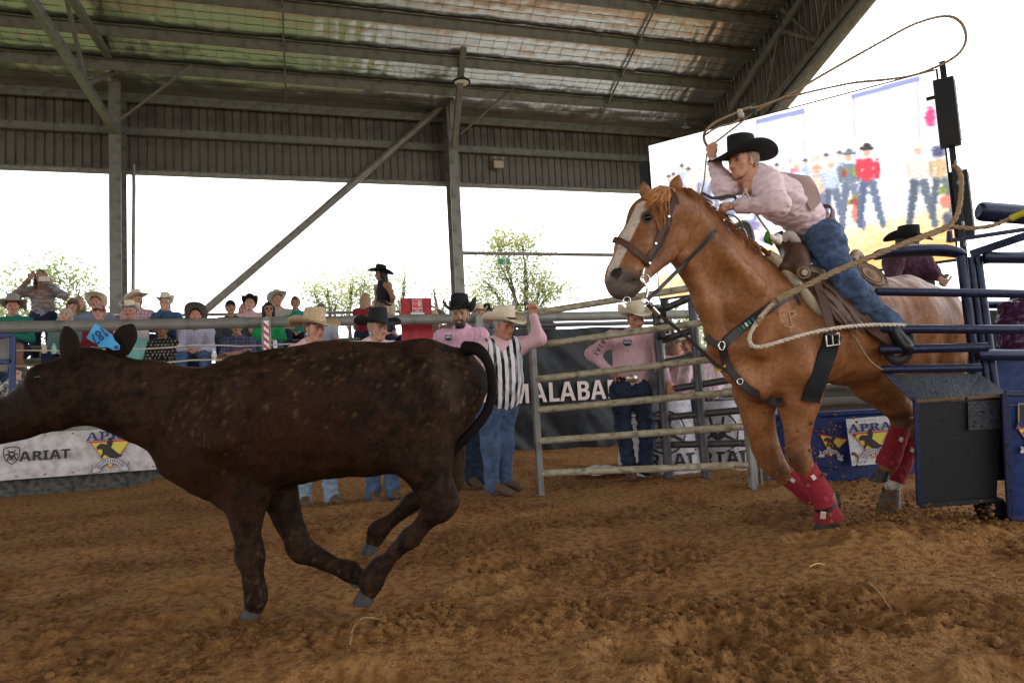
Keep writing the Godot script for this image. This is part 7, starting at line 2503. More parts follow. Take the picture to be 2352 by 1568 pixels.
	# youngster and cowgirl by the yard panel
	J = px({"head": [1552, 798], "neck": [1556, 820, 0.03], "chest": [1562, 850, 0.05], "pelvis": [1572, 925, 0.05], "sh_r": [1536, 832], "sh_l": [1592, 828], "el_r": [1533, 832, -0.2], "wr_r": [1578, 822, -0.25], "el_l": [1605, 846, -0.2], "wr_l": [1560, 832, -0.27], "hip_r": [1560, 940], "hip_l": [1588, 940], "kn_r": [1560, 1005], "kn_l": [1590, 1005], "an_r": [1562, 1055], "an_l": [1592, 1055], "toe_r": [1560, 1065, -0.1], "toe_l": [1590, 1065, -0.1]}, 7.75)
	J.face = cb.x * 0.75 + cb.z * 0.6
	figure("bareheaded youngster in pink leaning folded arms on the pipe rail", J, {"s": 0.9, "cell": 0.017, "shirt": M.pink, "trousers": M.denim, "boots": M.boot_black, "skin": FAIR, "hair": "bob", "hair_mat": hairm(0.16, 0.1, 0.06), "wrinkle": 0.008})
	J = px({"head": [1582, 792], "neck": [1592, 815, 0.03], "chest": [1606, 850, 0.05], "pelvis": [1625, 922, 0.05], "sh_r": [1575, 830], "sh_l": [1640, 826], "el_r": [1572, 870, -0.1], "wr_r": [1580, 828, -0.2], "el_l": [1652, 872, 0.0], "wr_l": [1640, 910, -0.1], "hip_r": [1610, 938], "hip_l": [1645, 936], "kn_r": [1618, 1000], "kn_l": [1650, 1000], "an_r": [1622, 1068], "an_l": [1656, 1064], "toe_r": [1620, 1088, -0.1], "toe_l": [1660, 1082, -0.1]}, 7.3)
	J.face = -cb.x * 0.5 + cb.z * 0.85
	figure("woman in pink shirt, jeans and cream hat beside the horse's chest", J, {"s": 0.95, "female": true, "cell": 0.017, "shirt": M.pink_pale, "trousers": M.denim, "boots": M.boot_black, "skin": TAN, "hair": "tail", "hair_mat": hairm(0.05, 0.03, 0.02), "hat": "curled", "hat_mat": M.straw_hat, "tilt": -0.1, "wrinkle": 0.008})
	# man in maroon behind the roping box
	J = px({"head": [2088, 560], "neck": [2086, 588, 0.05], "chest": [2084, 625, 0.1], "pelvis": [2090, 720, 0.2], "sh_r": [2048, 602], "sh_l": [2122, 600], "el_r": [2050, 642, -0.15], "wr_r": [2072, 592, -0.15], "el_l": [2142, 625, -0.05], "wr_l": [2160, 638, -0.2], "hip_r": [2072, 735, 0.2], "hip_l": [2110, 735, 0.2], "kn_r": [2070, 820, 0.2], "kn_l": [2110, 820, 0.2], "an_r": [2072, 900, 0.2], "an_l": [2110, 900, 0.2], "toe_r": [2072, 915, 0.1], "toe_l": [2110, 915, 0.1]}, 6.4)
	J.face = cb.x * 0.6 + cb.z * 0.75 - Vector3.UP * 0.1
	t = figure("man in maroon shirt and black hat leaning on the chute behind the horse", J, {"s": 0.95, "cell": 0.0165, "shirt": cloth(lin(0.07, 0.025, 0.045)), "trousers": M.denim_dark, "boots": M.boot_black, "skin": TAN, "hair": "short", "hair_mat": hairm(0.02, 0.015, 0.012), "hat": "cowboy", "hat_mat": M.black_felt, "tilt": -0.05, "hat_up": -0.01, "hat_s": 1.08, "wrinkle": 0.01, "grip_l": true})
	var can := thing("drink_can", "small silver drink can in the maroon-shirted man's hand", "can", P(2168, 645, 6.18))
	var o := Acc.new()
	var c := P(2169, 644, 6.18)
	o.tube([c + cb * Vector3(-0.03, -0.045, 0.02), c + cb * Vector3(-0.028, -0.042, 0.02), c + cb * Vector3(0.028, 0.042, 0.02), c + cb * Vector3(0.03, 0.046, 0.02)], [0.024, 0.032, 0.032, 0.024], 16)
	part("can", o, M.silver, can)
	# clasped hands and zebra sleeves at the left edge
	J = px({"head": [-78, 790], "neck": [-70, 830, 0.04], "chest": [-66, 890, 0.05], "pelvis": [-60, 990, 0.05], "sh_r": [-110, 850], "sh_l": [-28, 852], "el_r": [-40, 925, -0.1], "wr_r": [34, 868, -0.15], "el_l": [16, 925, -0.05], "wr_l": [42, 868, -0.1], "hip_r": [-80, 1000], "hip_l": [-40, 1000], "kn_r": [-80, 1060, -0.1], "kn_l": [-40, 1060, -0.1], "an_r": [-80, 1120], "an_l": [-40, 1120], "toe_r": [-80, 1130, -0.1], "toe_l": [-40, 1130, -0.1]}, 8.9)
	J.face = cb.x * 0.7 + cb.z * 0.3
	J.hand_r = Vector3.UP; J.hand_l = Vector3.UP; J.palm_l = cb.x; J.palm_r = -cb.x
	var zeb := cloth(lin(0.9, 0.9, 0.88))
	zeb.vertex_color_use_as_albedo = true
	var zn := FastNoiseLite.new()
	zn.seed = 4; zn.frequency = 9.0; zn.fractal_octaves = 2
	t = figure("person with zebra-print sleeves and clasped hands at the left edge", J, {"s": 1.0, "female": true, "cell": 0.0125, "shirt": zeb, "trousers": M.denim, "skin": FAIR, "hair": "long", "hair_mat": hairm(0.1, 0.06, 0.04), "grip_l": true, "grip_r": true, "tint": func(p: Vector3) -> Color:
		var v := sin(zn.get_noise_3dv(p * Vector3(1, 1.8, 1)) * 22.0)
		return Color(0.75, 0.74, 0.72) if v > 0.1 else Color(0.03, 0.03, 0.035)})
	o = Acc.new()
	var wr: Vector3 = J.wr_l.lerp(J.el_l, 0.1)
	var wd: Vector3 = (J.wr_l - J.el_l).normalized()
	o.tube([wr - wd * 0.012, wr + wd * 0.012], 0.034, 14)
	part("wristband", o, mat(lin(0.75, 0.8, 0.03), 0.5), t)
func badge(t: Node3D, at: Vector3, w: float, text: String) -> void:
	var o := Acc.new()
	o.box(Transform3D(cb, at), Vector3(w, w * 0.6, 0.006))
	o.box(Transform3D(cb, at - cb.y * w * 0.36), Vector3(w * 0.7, w * 0.22, 0.006))
	part("badge", o, mat(lin(0.02, 0.03, 0.09), 0.7), t)
	lettering("badge_lettering", text, w * 0.3, Transform3D(cb, at + cb.z * 0.006), M.white_ink, t)
func earring(t: Node3D, J: Dictionary, x: float) -> void:
	var hb := aim(J.face, Vector3.UP)
	var c: Vector3 = J.head + hb * Vector3(x, -0.034, -0.004)
	part("earring", blob([[c, c - Vector3(0, 0.012, 0), 0.009, 0.01]], 0.004, 200.0), mat(lin(0.25, 0.5, 0.55), 0.3, 0.3), t)

# ---------------------------------------------------------------- spectators
func check(bg: Color, a: Color, b: Color, n := 4) -> StandardMaterial3D:
	var im := Image.create(64, 64, false, Image.FORMAT_RGB8)
	im.fill(bg.linear_to_srgb())
	var st := 64 / n
	for k in n:
		im.fill_rect(Rect2i(k * st, 0, st / 3, 64), (a if k % 2 == 0 else b).linear_to_srgb())
		im.fill_rect(Rect2i(0, k * st, 64, st / 3), (b if k % 2 == 0 else a).linear_to_srgb())
		for j in n: im.fill_rect(Rect2i(k * st, j * st, st / 3, st / 3), a.lerp(b, 0.5).lerp(Color.BLACK, 0.25).linear_to_srgb())
	var m := mat(Color.WHITE, 0.9)
	m.albedo_texture = ImageTexture.create_from_image(im)
	m.uv1_triplanar = true; m.uv1_scale = Vector3.ONE * 9.0
	return m
func sitter(label: String, x: float, y: float, d: float, o: Dictionary) -> Node3D:
	var hp := PD(x, y, d)
	var s: float = o.get("s", 1.0)
	o.s = s
	var yaw: float = o.get("yaw", 0.0)
	var f := Vector3(sin(yaw), 0, cos(yaw))
	var sd := Vector3(cos(yaw), 0, -sin(yaw))
	var look: float = yaw + o.get("look", 0.0)
	var J := {"head": hp}
	J.face = Vector3(sin(look), o.get("nod", -0.03), cos(look))
	var lean: float = o.get("lean", 0.05)
	J.neck = hp + Vector3(0, -0.15 * s, 0) - f * 0.04
	J.chest = J.neck + Vector3(0, -0.19 * s, 0) - f * lean
	J.pelvis = J.neck + Vector3(0, -0.5 * s, 0) - f * lean * 1.6
	var shw := 0.165 if o.get("female", false) else 0.185
	for e in ["l", "r"]:
		var q := 1.0 if e == "l" else -1.0
		J["sh_" + e] = J.neck + Vector3(0, -0.075 * s, 0) + sd * q * shw * s - f * 0.01
		J["hip_" + e] = J.pelvis + sd * q * 0.09 * s
		if o.get("stand", false):
			J["kn_" + e] = J["hip_" + e] + Vector3(0, -0.42 * s, 0) + sd * q * 0.03
			J["an_" + e] = J["kn_" + e] + Vector3(0, -0.42 * s, 0)
		else:
			J["kn_" + e] = J["hip_" + e] + f * 0.42 * s + sd * q * 0.06 + Vector3(0, 0.03, 0)
			J["an_" + e] = J["kn_" + e] + Vector3(0, -0.42 * s, 0) + f * 0.02
		J["toe_" + e] = J["an_" + e] + f * 0.16 * s - Vector3(0, 0.04, 0)
		var pose: String = o.get("arm_" + e, o.get("arms", "lap"))
		var sh: Vector3 = J["sh_" + e]
		match pose:
			"lap":
				J["el_" + e] = sh + Vector3(0, -0.26 * s, 0) + sd * q * 0.05 + f * 0.06
				J["wr_" + e] = J.pelvis + f * 0.3 + sd * q * 0.05 + Vector3(0, 0.12, 0)
				J["hand_" + e] = f - sd * q * 0.6 - Vector3(0, 0.3, 0)
			"knees":
				J["el_" + e] = sh + Vector3(0, -0.27 * s, 0) + sd * q * 0.04 + f * 0.14
				J["wr_" + e] = J["kn_" + e] - sd * q * 0.06 + Vector3(0, 0.1, 0) - f * 0.08
			"crossed":
				J["el_" + e] = sh + Vector3(0, -0.26 * s, 0) + sd * q * 0.06 + f * 0.08
				J["wr_" + e] = J.chest - sd * q * 0.08 + f * 0.2 + Vector3(0, -0.06 - 0.02 * q, 0)
			"chin":
				J["el_" + e] = sh + Vector3(0, -0.2 * s, 0) + sd * q * 0.04 + f * 0.16
				J["wr_" + e] = hp + f * 0.12 + Vector3(0, -0.12, 0) + sd * q * 0.03
				J["hand_" + e] = Vector3(0, 1, 0) - sd * q * 0.4; J["palm_" + e] = f
			"phone":
				J["el_" + e] = sh + Vector3(0, -0.1 * s, 0) + sd * q * 0.2 + f * 0.1
				J["wr_" + e] = hp + f * 0.2 + Vector3(0, -0.06, 0) + sd * q * 0.1
				J["hand_" + e] = Vector3(0, 0.8, 0) - sd * q * 0.5; J["palm_" + e] = -f
			"head":
				J["el_" + e] = sh + Vector3(0, 0.1, 0) + sd * q * 0.22 + f * 0.05
				J["wr_" + e] = hp + Vector3(0, 0.14, 0) + sd * q * 0.05
			"hip":
				J["el_" + e] = sh + Vector3(0, -0.26, 0) + sd * q * 0.1 - f * 0.02
				J["wr_" + e] = J["hip_" + e] + Vector3(0, 0.12, 0) + sd * q * 0.09
			_:
				J["el_" + e] = sh + Vector3(0, -0.28 * s, 0) + sd * q * 0.04
				J["wr_" + e] = J["el_" + e] + Vector3(0, -0.25 * s, 0) + f * 0.05
	o.base = J.pelvis - Vector3(0, 0.1, 0) if not o.get("stand", false) else (J.an_l + J.an_r) * 0.5 - Vector3(0, 0.08, 0)
	o.merge({"cell": 0.02, "trousers": M.denim_dark, "boots": M.boot_black, "wrinkle": 0.008, "group": "spectators in the stand"})
	o.cell = o.get("cell", 0.02)
	if y > 740.0 and not o.has("sleeve"): o.sleeve = "long"
	return figure(label, J, o)
func build_spectators() -> void:
	var blond := hairm(0.42, 0.3, 0.17)
	var grey_h := hairm(0.4, 0.38, 0.36)
	var brown := hairm(0.07, 0.04, 0.025)
	var black_h := hairm(0.012, 0.01, 0.01)
	var auburn := hairm(0.22, 0.09, 0.035)
	var navy_c := cloth(lin(0.015, 0.02, 0.05))
	var teal := cloth(lin(0.02, 0.22, 0.19))
	var green := cloth(lin(0.015, 0.17, 0.11))
	sitter("man in green shirt and grey wide-brimmed hat at far left of the stand", 28, 706, 12.1, {"shirt": green, "hat": "wide", "hat_mat": M.grey_felt, "skin": RUDDY, "arms": "crossed", "look": 0.3, "hat_s": 1.12})
	# standing woman taking a picture
	var camo := cloth(lin(0.9, 0.9, 0.9))
	camo.vertex_color_use_as_albedo = true
	var cn := FastNoiseLite.new()
	cn.seed = 14; cn.frequency = 7.0; cn.fractal_octaves = 2
	sitter("standing woman in mottled jersey holding a phone up to her face", 93, 637, 13.2, {"shirt": camo, "female": true, "stand": true, "arms": "phone", "skin": TAN, "hair": "long", "hair_mat": brown, "trousers": navy_c, "look": 0.25, "sleeve": "long", "collar": false, "tint": func(p: Vector3) -> Color:
		var v := cn.get_noise_3dv(p * Vector3(0.7, 2.4, 0.7))
		return Color(0.33, 0.17, 0.12) if v > 0.12 else (Color(0.32, 0.36, 0.42) if v < -0.2 else Color(0.2, 0.15, 0.13))})
	var ph := thing("phone", "pale phone held sideways before the standing woman's face", "phone", PD(100, 640, 12.93))
	var po := Acc.new()
	po.box(Transform3D(Basis(Vector3.UP, 0.25), PD(101, 640, 12.93)), Vector3(0.16, 0.085, 0.012), 0.004)
	part("case", po, mat(lin(0.6, 0.48, 0.42), 0.4), ph)
	sitter("dark-haired person in patterned top behind the navy gate", 6, 762, 11.2, {"shirt": check(Color(0.25, 0.22, 0.4), Color(0.5, 0.48, 0.6), Color(0.15, 0.15, 0.3)), "female": true, "sleeve": "none", "skin": BROWN, "hair": "short", "hair_mat": black_h, "trousers": M.denim})
	sitter("grey-blond woman with white sunglasses pushed up on her hair", 150, 727, 12.0, {"shirt": cloth(lin(0.13, 0.19, 0.18)), "female": true, "skin": FAIR, "hair": "long", "hair_mat": hairm(0.42, 0.37, 0.28), "headband": M.white_ink, "nod": 0.12})
	sitter("woman in brown cap with long auburn hair and blue-grey shirt", 166, 704, 12.9, {"shirt": cloth(lin(0.16, 0.2, 0.25)), "female": true, "skin": FAIR, "hair": "long", "hair_mat": auburn, "hat": "cap", "hat_mat": cloth(lin(0.09, 0.05, 0.035)), "look": 0.2})
	sitter("fair-haired person in green partly hidden behind the brown-capped woman", 181, 697, 13.5, {"shirt": green, "female": true, "skin": FAIR, "hair": "long", "hair_mat": blond, "look": 0.4})
	sitter("man in cream hat tipped back and grey-blue shirt beside the column", 218, 697, 12.9, {"shirt": cloth(lin(0.22, 0.24, 0.3)), "skin": RUDDY, "hat": "wide", "hat_mat": M.straw_hat, "tilt": -0.45, "nod": 0.18, "girth": 1.2})
	sitter("woman in red cap and dark red top", 228, 721, 12.0, {"shirt": cloth(lin(0.22, 0.01, 0.025)), "female": true, "skin": FAIR, "hair": "short", "hair_mat": grey_h, "hat": "cap", "hat_mat": cloth(lin(0.45, 0.01, 0.025)), "nod": 0.06})
	sitter("white-moustached man in straw hat and pale pink shirt", 296, 717, 12.0, {"shirt": cloth(lin(0.62, 0.52, 0.52)), "skin": RUDDY, "hat": "curled", "hat_mat": M.straw_hat, "hair": "short", "hair_mat": grey_h, "girth": 1.15, "sleeve": "short"})
	sitter("man in straw hat looking right with arms folded in plaid pink shirt", 314, 691, 12.9, {"shirt": check(Color(0.5, 0.3, 0.32), Color(0.3, 0.14, 0.18), Color(0.55, 0.42, 0.44)), "skin": RUDDY, "hat": "wide", "hat_mat": M.straw_hat, "arms": "crossed", "look": 0.9, "tilt": -0.35})
	sitter("man in glasses and denim shirt resting his chin on his hand", 378, 697, 12.9, {"shirt": cloth(lin(0.06, 0.11, 0.2)), "skin": FAIR, "hat": "curled", "hat_mat": M.straw_hat, "arms": "crossed", "arm_r": "chin", "glasses": M.black, "hair": "short", "hair_mat": grey_h})
	sitter("person in white visor and teal shirt behind the calf's ear", 300, 755, 11.3, {"shirt": cloth(lin(0.24, 0.52, 0.48)), "female": true, "skin": FAIR, "hair": "short", "hair_mat": blond, "hat": "cap", "hat_mat": M.white_ink, "trousers": M.denim})
	var dots := cloth(lin(0.9, 0.9, 0.9))
	dots.vertex_color_use_as_albedo = true
	sitter("woman in black spotted blouse with a pink wristband in the front row", 372, 757, 11.3, {"shirt": dots, "female": true, "skin": BROWN, "hair": "short", "hair_mat": hairm(0.2, 0.12, 0.06), "trousers": M.denim_light, "sleeve": "long", "collar": false, "cell": 0.017, "arms": "knees", "tint": func(p: Vector3) -> Color:
		var q := Vector2(fposmod(p.x + (0.025 if int(floor(p.y / 0.05)) % 2 == 0 else 0.0), 0.05) - 0.025, fposmod(p.y, 0.05) - 0.025)
		return Color(0.5, 0.45, 0.35) if q.length() < 0.011 else Color(0.012, 0.011, 0.012)})
	sitter("man in checked shirt and olive hat looking up in the front row", 448, 728, 11.4, {"shirt": check(Color(0.55, 0.52, 0.6), Color(0.1, 0.09, 0.2), Color(0.3, 0.28, 0.42), 8), "skin": RUDDY, "hat": "wide", "hat_mat": M.olive_felt, "tilt": -0.5, "nod": 0.45, "trousers": M.denim, "arms": "knees", "cell": 0.018})
	sitter("dark-haired boy in blue peering from behind the olive hat", 441, 711, 12.3, {"shirt": cloth(lin(0.03, 0.04, 0.16)), "s": 0.9, "skin": TAN, "hair": "short", "hair_mat": black_h})
	sitter("man in navy cap and dark plaid shirt with folded arms", 543, 752, 11.4, {"shirt": check(Color(0.05, 0.06, 0.14), Color(0.16, 0.14, 0.2), Color(0.025, 0.025, 0.06), 5), "skin": TAN, "hat": "cap", "hat_mat": navy_c, "arms": "crossed", "sleeve": "short", "trousers": M.denim, "cell": 0.018})
	sitter("person in dark cap and charcoal jacket with a grey scarf", 529, 708, 12.3, {"shirt": cloth(lin(0.05, 0.052, 0.055)), "skin": TAN, "hat": "cap", "hat_mat": navy_c, "hair": "short", "hair_mat": black_h, "look": 0.2, "nod": 0.05})
	sitter("blonde woman in black hat and pink checked shirt", 573, 700, 12.9, {"shirt": check(Color(0.62, 0.38, 0.4), Color(0.5, 0.26, 0.28), Color(0.66, 0.48, 0.5), 8), "female": true, "skin": FAIR, "hair": "tail", "hair_mat": blond, "hat": "curled", "hat_mat": M.black_felt, "tilt": -0.35, "nod": 0.12})
	sitter("person in pale top half hidden behind the black-hatted blonde", 560, 712, 13.5, {"shirt": cloth(lin(0.55, 0.42, 0.38)), "female": true, "skin": FAIR, "hair": "long", "hair_mat": blond})
	sitter("woman in bright green top and sunglasses", 616, 711, 12.2, {"shirt": cloth(lin(0.015, 0.3, 0.09)), "female": true, "skin": TAN, "hair": "bob", "hair_mat": black_h, "sunglasses": M.black, "look": 0.15, "trousers": M.denim})
	sitter("man in off-white hat and beige shirt looking upward", 637, 690, 12.9, {"shirt": cloth(lin(0.4, 0.36, 0.29)), "skin": RUDDY, "hat": "wide", "hat_mat": mat(lin(0.5, 0.47, 0.4), 0.8), "band": M.black, "tilt": -0.4, "look": 0.35, "nod": 0.1, "sleeve": "short"})
	sitter("person in glasses and teal shirt with hair pulled back", 678, 697, 12.9, {"shirt": teal, "female": true, "skin": TAN, "hair": "short", "hair_mat": brown, "glasses": M.black, "look": -0.1})
	sitter("man in grey striped cap and pale blue shirt beside the tan hat", 737, 717, 11.6, {"shirt": cloth(lin(0.38, 0.42, 0.5)), "skin": RUDDY, "hat": "cap", "hat_mat": cloth(lin(0.12, 0.12, 0.13)), "sleeve": "short", "trousers": M.denim_light, "look": 0.1, "nod": -0.1})
	sitter("girl with long wavy blonde hair and red shirt seen from behind", 840, 690, 12.9, {"shirt": cloth(lin(0.26, 0.012, 0.025)), "female": true, "skin": TAN, "hair": "wavy", "hair_mat": hairm(0.36, 0.24, 0.12), "yaw": 2.7, "sleeve": "short", "collar": false})
	sitter("standing woman in black tank top, black hat and cream trousers", 873, 630, 13.2, {"shirt": cloth(lin(0.01, 0.01, 0.011)), "female": true, "stand": true, "sleeve": "none", "skin": BROWN, "hair": "wavy", "hair_mat": black_h, "hat": "flat", "hat_mat": M.black_felt, "hat_s": 1.15, "yaw": -1.0, "look": -0.5, "trousers": cloth(lin(0.5, 0.42, 0.28)), "collar": false, "arms": "down", "arm_l": "hip", "sunglasses": M.black})
	sitter("boy in black printed cap and navy shirt looking right", 882, 706, 12.1, {"shirt": navy_c, "s": 0.92, "skin": FAIR, "hat": "cap", "hat_mat": M.black_felt, "hair": "bob", "hair_mat": hairm(0.15, 0.09, 0.05), "yaw": 0.7, "look": 0.6, "sleeve": "short"})
	sitter("blonde in khaki hoodie lounging with a hand on her head", 998, 728, 12.4, {"shirt": cloth(lin(0.17, 0.12, 0.09)), "female": true, "skin": FAIR, "hair": "long", "hair_mat": hairm(0.55, 0.42, 0.28), "arm_l": "head", "sunglasses": M.black, "trousers": M.denim_light, "lean": 0.1})
	sitter("man in straw hat glimpsed behind the bearded man's shoulder", 1102, 722, 11.6, {"shirt": cloth(lin(0.14, 0.14, 0.16)), "skin": RUDDY, "hat": "curled", "hat_mat": M.straw_hat, "beard": hairm(0.1, 0.06, 0.04)})
	sitter("man in black hat hidden behind the straw-hatted onlooker", 1119, 722, 12.2, {"shirt": navy_c, "skin": TAN, "hat": "curled", "hat_mat": M.black_felt})
	sitter("onlooker in pale cap beyond the tarp's top bar", 1248, 722, 13.2, {"shirt": cloth(lin(0.06, 0.05, 0.06)), "skin": FAIR, "hat": "cap", "hat_mat": cloth(lin(0.5, 0.35, 0.33)), "look": 0.5})

# ---------------------------------------------------------------- ropes
func twist(pts: Array, r: float, strands := 3, pitch := 0.05, sides := 5) -> Acc:
	# laid rope: strands wound round the path
	var o := Acc.new()
	var dense := []
	for k in pts.size() - 1:
		var n := maxi(1, int(pts[k].distance_to(pts[k + 1]) / 0.012))
		for j in n: dense.append(pts[k].lerp(pts[k + 1], float(j) / n))
	dense.append(pts[pts.size() - 1])
	for s in strands:
		var run := 0.0
		var q := []
		for k in dense.size():
			if k > 0: run += dense[k].distance_to(dense[k - 1])
			var d: Vector3 = (dense[mini(k + 1, dense.size() - 1)] - dense[maxi(k - 1, 0)]).normalized()
			var u := d.cross(Vector3(0.2, 0.3, 0.93)).normalized()
			var w := d.cross(u)
			var a := TAU * s / strands + run / pitch * TAU
			q.append(dense[k] + (u * cos(a) + w * sin(a)) * r * 0.5)
		o.tube(q, r * 0.58, sides, Vector3(0.2, 0.3, 0.93))
	return o
func build_ropes() -> void:
	var la := thing("lasso", "slim lasso with a wide loop swung above the roper's head", "rope", P(1621, 330, 3.95))
	var zz := func(x: float) -> float: return lerpf(3.95, 3.6, clampf((x - 1620.0) / 600.0, 0.0, 1.0))
	var w := func(list: Array) -> Array:
		var out := []
		for q in list: out.append(P(q[0], q[1], zz.call(q[0]) + (q[2] if q.size() > 2 else 0.0)))
		return smooth_path(out, 7)
	var loop: Array = w.call([[1726, 249], [1768, 237], [1818, 214], [1888, 173], [1960, 132], [2030, 93], [2090, 60], [2145, 41], [2185, 38], [2210, 54], [2220, 82], [2214, 108], [2192, 132], [2150, 154], [2100, 172], [2040, 182], [1968, 189, 0.12], [1905, 201, 0.14], [1840, 216, 0.14], [1768, 236, 0.1], [1728, 252, 0.04]])
	part("loop", twist(loop, 0.0078, 3, 0.06, 4), M.rope, la)
	var spoke: Array = w.call([[1626, 338, 0.12], [1617, 318, 0.06], [1622, 300], [1645, 280], [1685, 262], [1712, 250], [1728, 246]])
	part("spoke", twist(spoke, 0.0085, 3, 0.06, 4), M.rope, la)
	var s2: Array = w.call([[1620, 310, 0.05], [1648, 292], [1680, 284], [1698, 274], [1702, 262]])
	part("spoke", twist(s2, 0.006, 3, 0.06, 4), M.rope, la)
	var s3: Array = w.call([[1634, 334, 0.1], [1660, 314, 0.08], [1700, 283, 0.06], [1726, 262, 0.06], [1790, 228, 0.1], [1840, 217, 0.14]])
	part("tail_strand", twist(s3, 0.0055, 3, 0.06, 4), M.rope, la)
	var o := Acc.new()
	for k in 5: o.tube([P(1726 + k * 2, 238, 3.9), P(1731 + k * 1.5, 262, 3.9)], 0.006, 6)
	part("honda_burner", o, mat(lin(0.02, 0.05, 0.04), 0.7), la)
	var kn := blob([[P(1700, 256, 3.9), P(1704, 266, 3.9), 0.016, 0.015]], 0.005, 120.0)
	wrinkle(kn, 0.004, 60.0)
	part("knot", kn, M.rope_white, la)
	# coils dropping from the raised hand to the rein hand
	var c1: Array = []
	for q in [[1624, 352, 3.93], [1621, 380, 3.9], [1617, 420, 3.86], [1608, 455, 3.84], [1605, 478, 3.84], [1625, 486, 3.84], [1650, 488, 3.84]]: c1.append(P(q[0], q[1], q[2]))
	part("coil", twist(smooth_path(c1, 6), 0.0055, 3, 0.06, 4), M.rope, la)
	c1 = []
	for q in [[1655, 488, 3.83], [1690, 498, 3.84], [1705, 520, 3.9], [1700, 535, 3.95], [1672, 542, 3.98]]: c1.append(P(q[0], q[1], q[2]))
	part("coil", twist(smooth_path(c1, 6), 0.0065, 3, 0.06, 4), M.rope, la)
	# barrier rope in front of the horse
	var ba := thing("barrier_rope", "thick frayed tan barrier rope crossing before the horse's shoulder", "rope", P(1790, 690, 3.55))
	var mk := func(list: Array, r: float, called: String, m: Material, strands: int) -> void:
		var out := []
		for q in list: out.append(P(q[0], q[1], q[2]))
		var a := twist(smooth_path(out, 6), r, strands, r * 9.0, 6)
		wrinkle(a, r * 0.25, 90.0)
		part(called, a, m, ba)
	mk.call([[2080, 746, 3.88], [2000, 746, 3.8], [1930, 752, 3.7], [1860, 765, 3.62], [1800, 782, 3.58], [1760, 794, 3.56], [1732, 796, 3.55], [1722, 782, 3.55], [1726, 762, 3.55], [1742, 735, 3.55], [1765, 708, 3.54], [1792, 684, 3.53]], 0.0105, "twisted_end", M.rope_white, 3)
	mk.call([[1735, 748, 3.56], [1752, 724, 3.55], [1775, 698, 3.54], [1796, 680, 3.53], [1850, 656, 3.5], [1920, 622, 3.46], [2000, 590, 3.42], [2080, 558, 3.38], [2150, 532, 3.36], [2184, 518, 3.35]], 0.0135, "doubled_run", M.rope, 4)
	mk.call([[1790, 690, 3.52], [1900, 634, 3.45], [2040, 575, 3.38], [2140, 538, 3.34], [2180, 520, 3.33], [2200, 490, 3.32], [2208, 450, 3.31], [2208, 410, 3.3], [2202, 388, 3.3], [2190, 379, 3.3]], 0.0115, "frayed_tail", M.rope, 3)
	mk.call([[2150, 534, 3.36], [2190, 522, 3.34], [2230, 524, 3.3], [2280, 518, 3.25], [2320, 502, 3.2], [2360, 485, 3.15], [2420, 470, 3.1]], 0.0105, "side_run", M.rope, 3)
	o = Acc.new()
	o.tube([P(2322, 502, 3.195), P(2340, 494, 3.175), P(2372, 481, 3.135)], 0.015, 10)
	part("yellow_sleeve", o, mat(lin(0.45, 0.4, 0.03), 0.7), ba)
	for q in [[1790, 686, 3.51], [1744, 736, 3.53]]:
		o = Acc.new()
		o.tube([P(q[0] - 5, q[1] + 4, q[2]), P(q[0] + 6, q[1] - 5, q[2])], 0.02 if q[0] > 1760 else 0.014, 10)
		part("tape_wrap", o, M.leather_tan, ba)
	# round-topped black board behind the horse's neck
	var bz := 6.4
	var bp := P(1700, 560, bz)
	var bb := thing("rounded_board", "black round-topped board with pale rim and lettering behind the horse's neck", "sign", bp)
	var out2 := [Vector2(-0.2, -0.3), Vector2(-0.2, 0.02), Vector2(-0.12, 0.12), Vector2(-0.02, 0.19), Vector2(0.04, 0.2), Vector2(0.08, 0.17), Vector2(0.11, 0.09), Vector2(0.12, 0.0), Vector2(0.12, -0.3)]
	o = Acc.new()
	fill(o, Transform3D(cb, bp + cb.z * 0.03), out2)
	var m := out2.size()
	for k in m:
		var a := cb * Vector3(out2[k].x, out2[k].y, 0) + bp
		var b := cb * Vector3(out2[(k + 1) % m].x, out2[(k + 1) % m].y, 0) + bp
		o.quad(a + cb.z * 0.03, b + cb.z * 0.03, b - cb.z * 0.03, a - cb.z * 0.03, a - bp)
	part("board", o, mat(lin(0.035, 0.035, 0.036), 0.5, 0.0, M.speck, 4.0), bb)
	o = Acc.new()
	var rimp := []
	for q in out2.slice(1): rimp.append(bp + cb * Vector3(q.x, q.y, 0.03))
	o.tube(smooth_path(rimp, 3), 0.012, 8, cb.z)
	part("rim", o, M.galv, bb)
	o = Acc.new()
	var rim2 := []
	for q in out2.slice(1): rim2.append(bp + cb * Vector3(q.x * 0.72 - 0.02, q.y * 0.75 - 0.01, 0.034))
	o.tube(smooth_path(rim2, 3), 0.004, 6, cb.z)
	part("inner_line", o, M.white_ink, bb)
	lettering("lettering", "heler", 0.048, Transform3D(cb * Basis(Vector3(0, 0, 1), deg_to_rad(-48.0)), bp + cb * Vector3(0.01, -0.02, 0.034)), M.white_ink, bb)
	# white flower on the saddle horn
	var fl := thing("flower_posy", "small white flower posy with green leaf tied at the saddle horn", "flower", P(1778, 548, 3.9))
	var fb := []
	var r := RandomNumberGenerator.new()
	r.seed = 6
	for k in 14:
		var p := P(1782 + r.randf_range(-9, 10), 551 + r.randf_range(-9, 8), 3.92 + r.randf_range(-0.03, 0.03))
		fb.append([p, p + Vector3(r.randf_range(-0.01, 0.01), 0.01, 0), 0.009, 0.007])
	part("petals", blob(fb, 0.0055, 130.0), mat(lin(0.7, 0.64, 0.54), 0.8), fl)
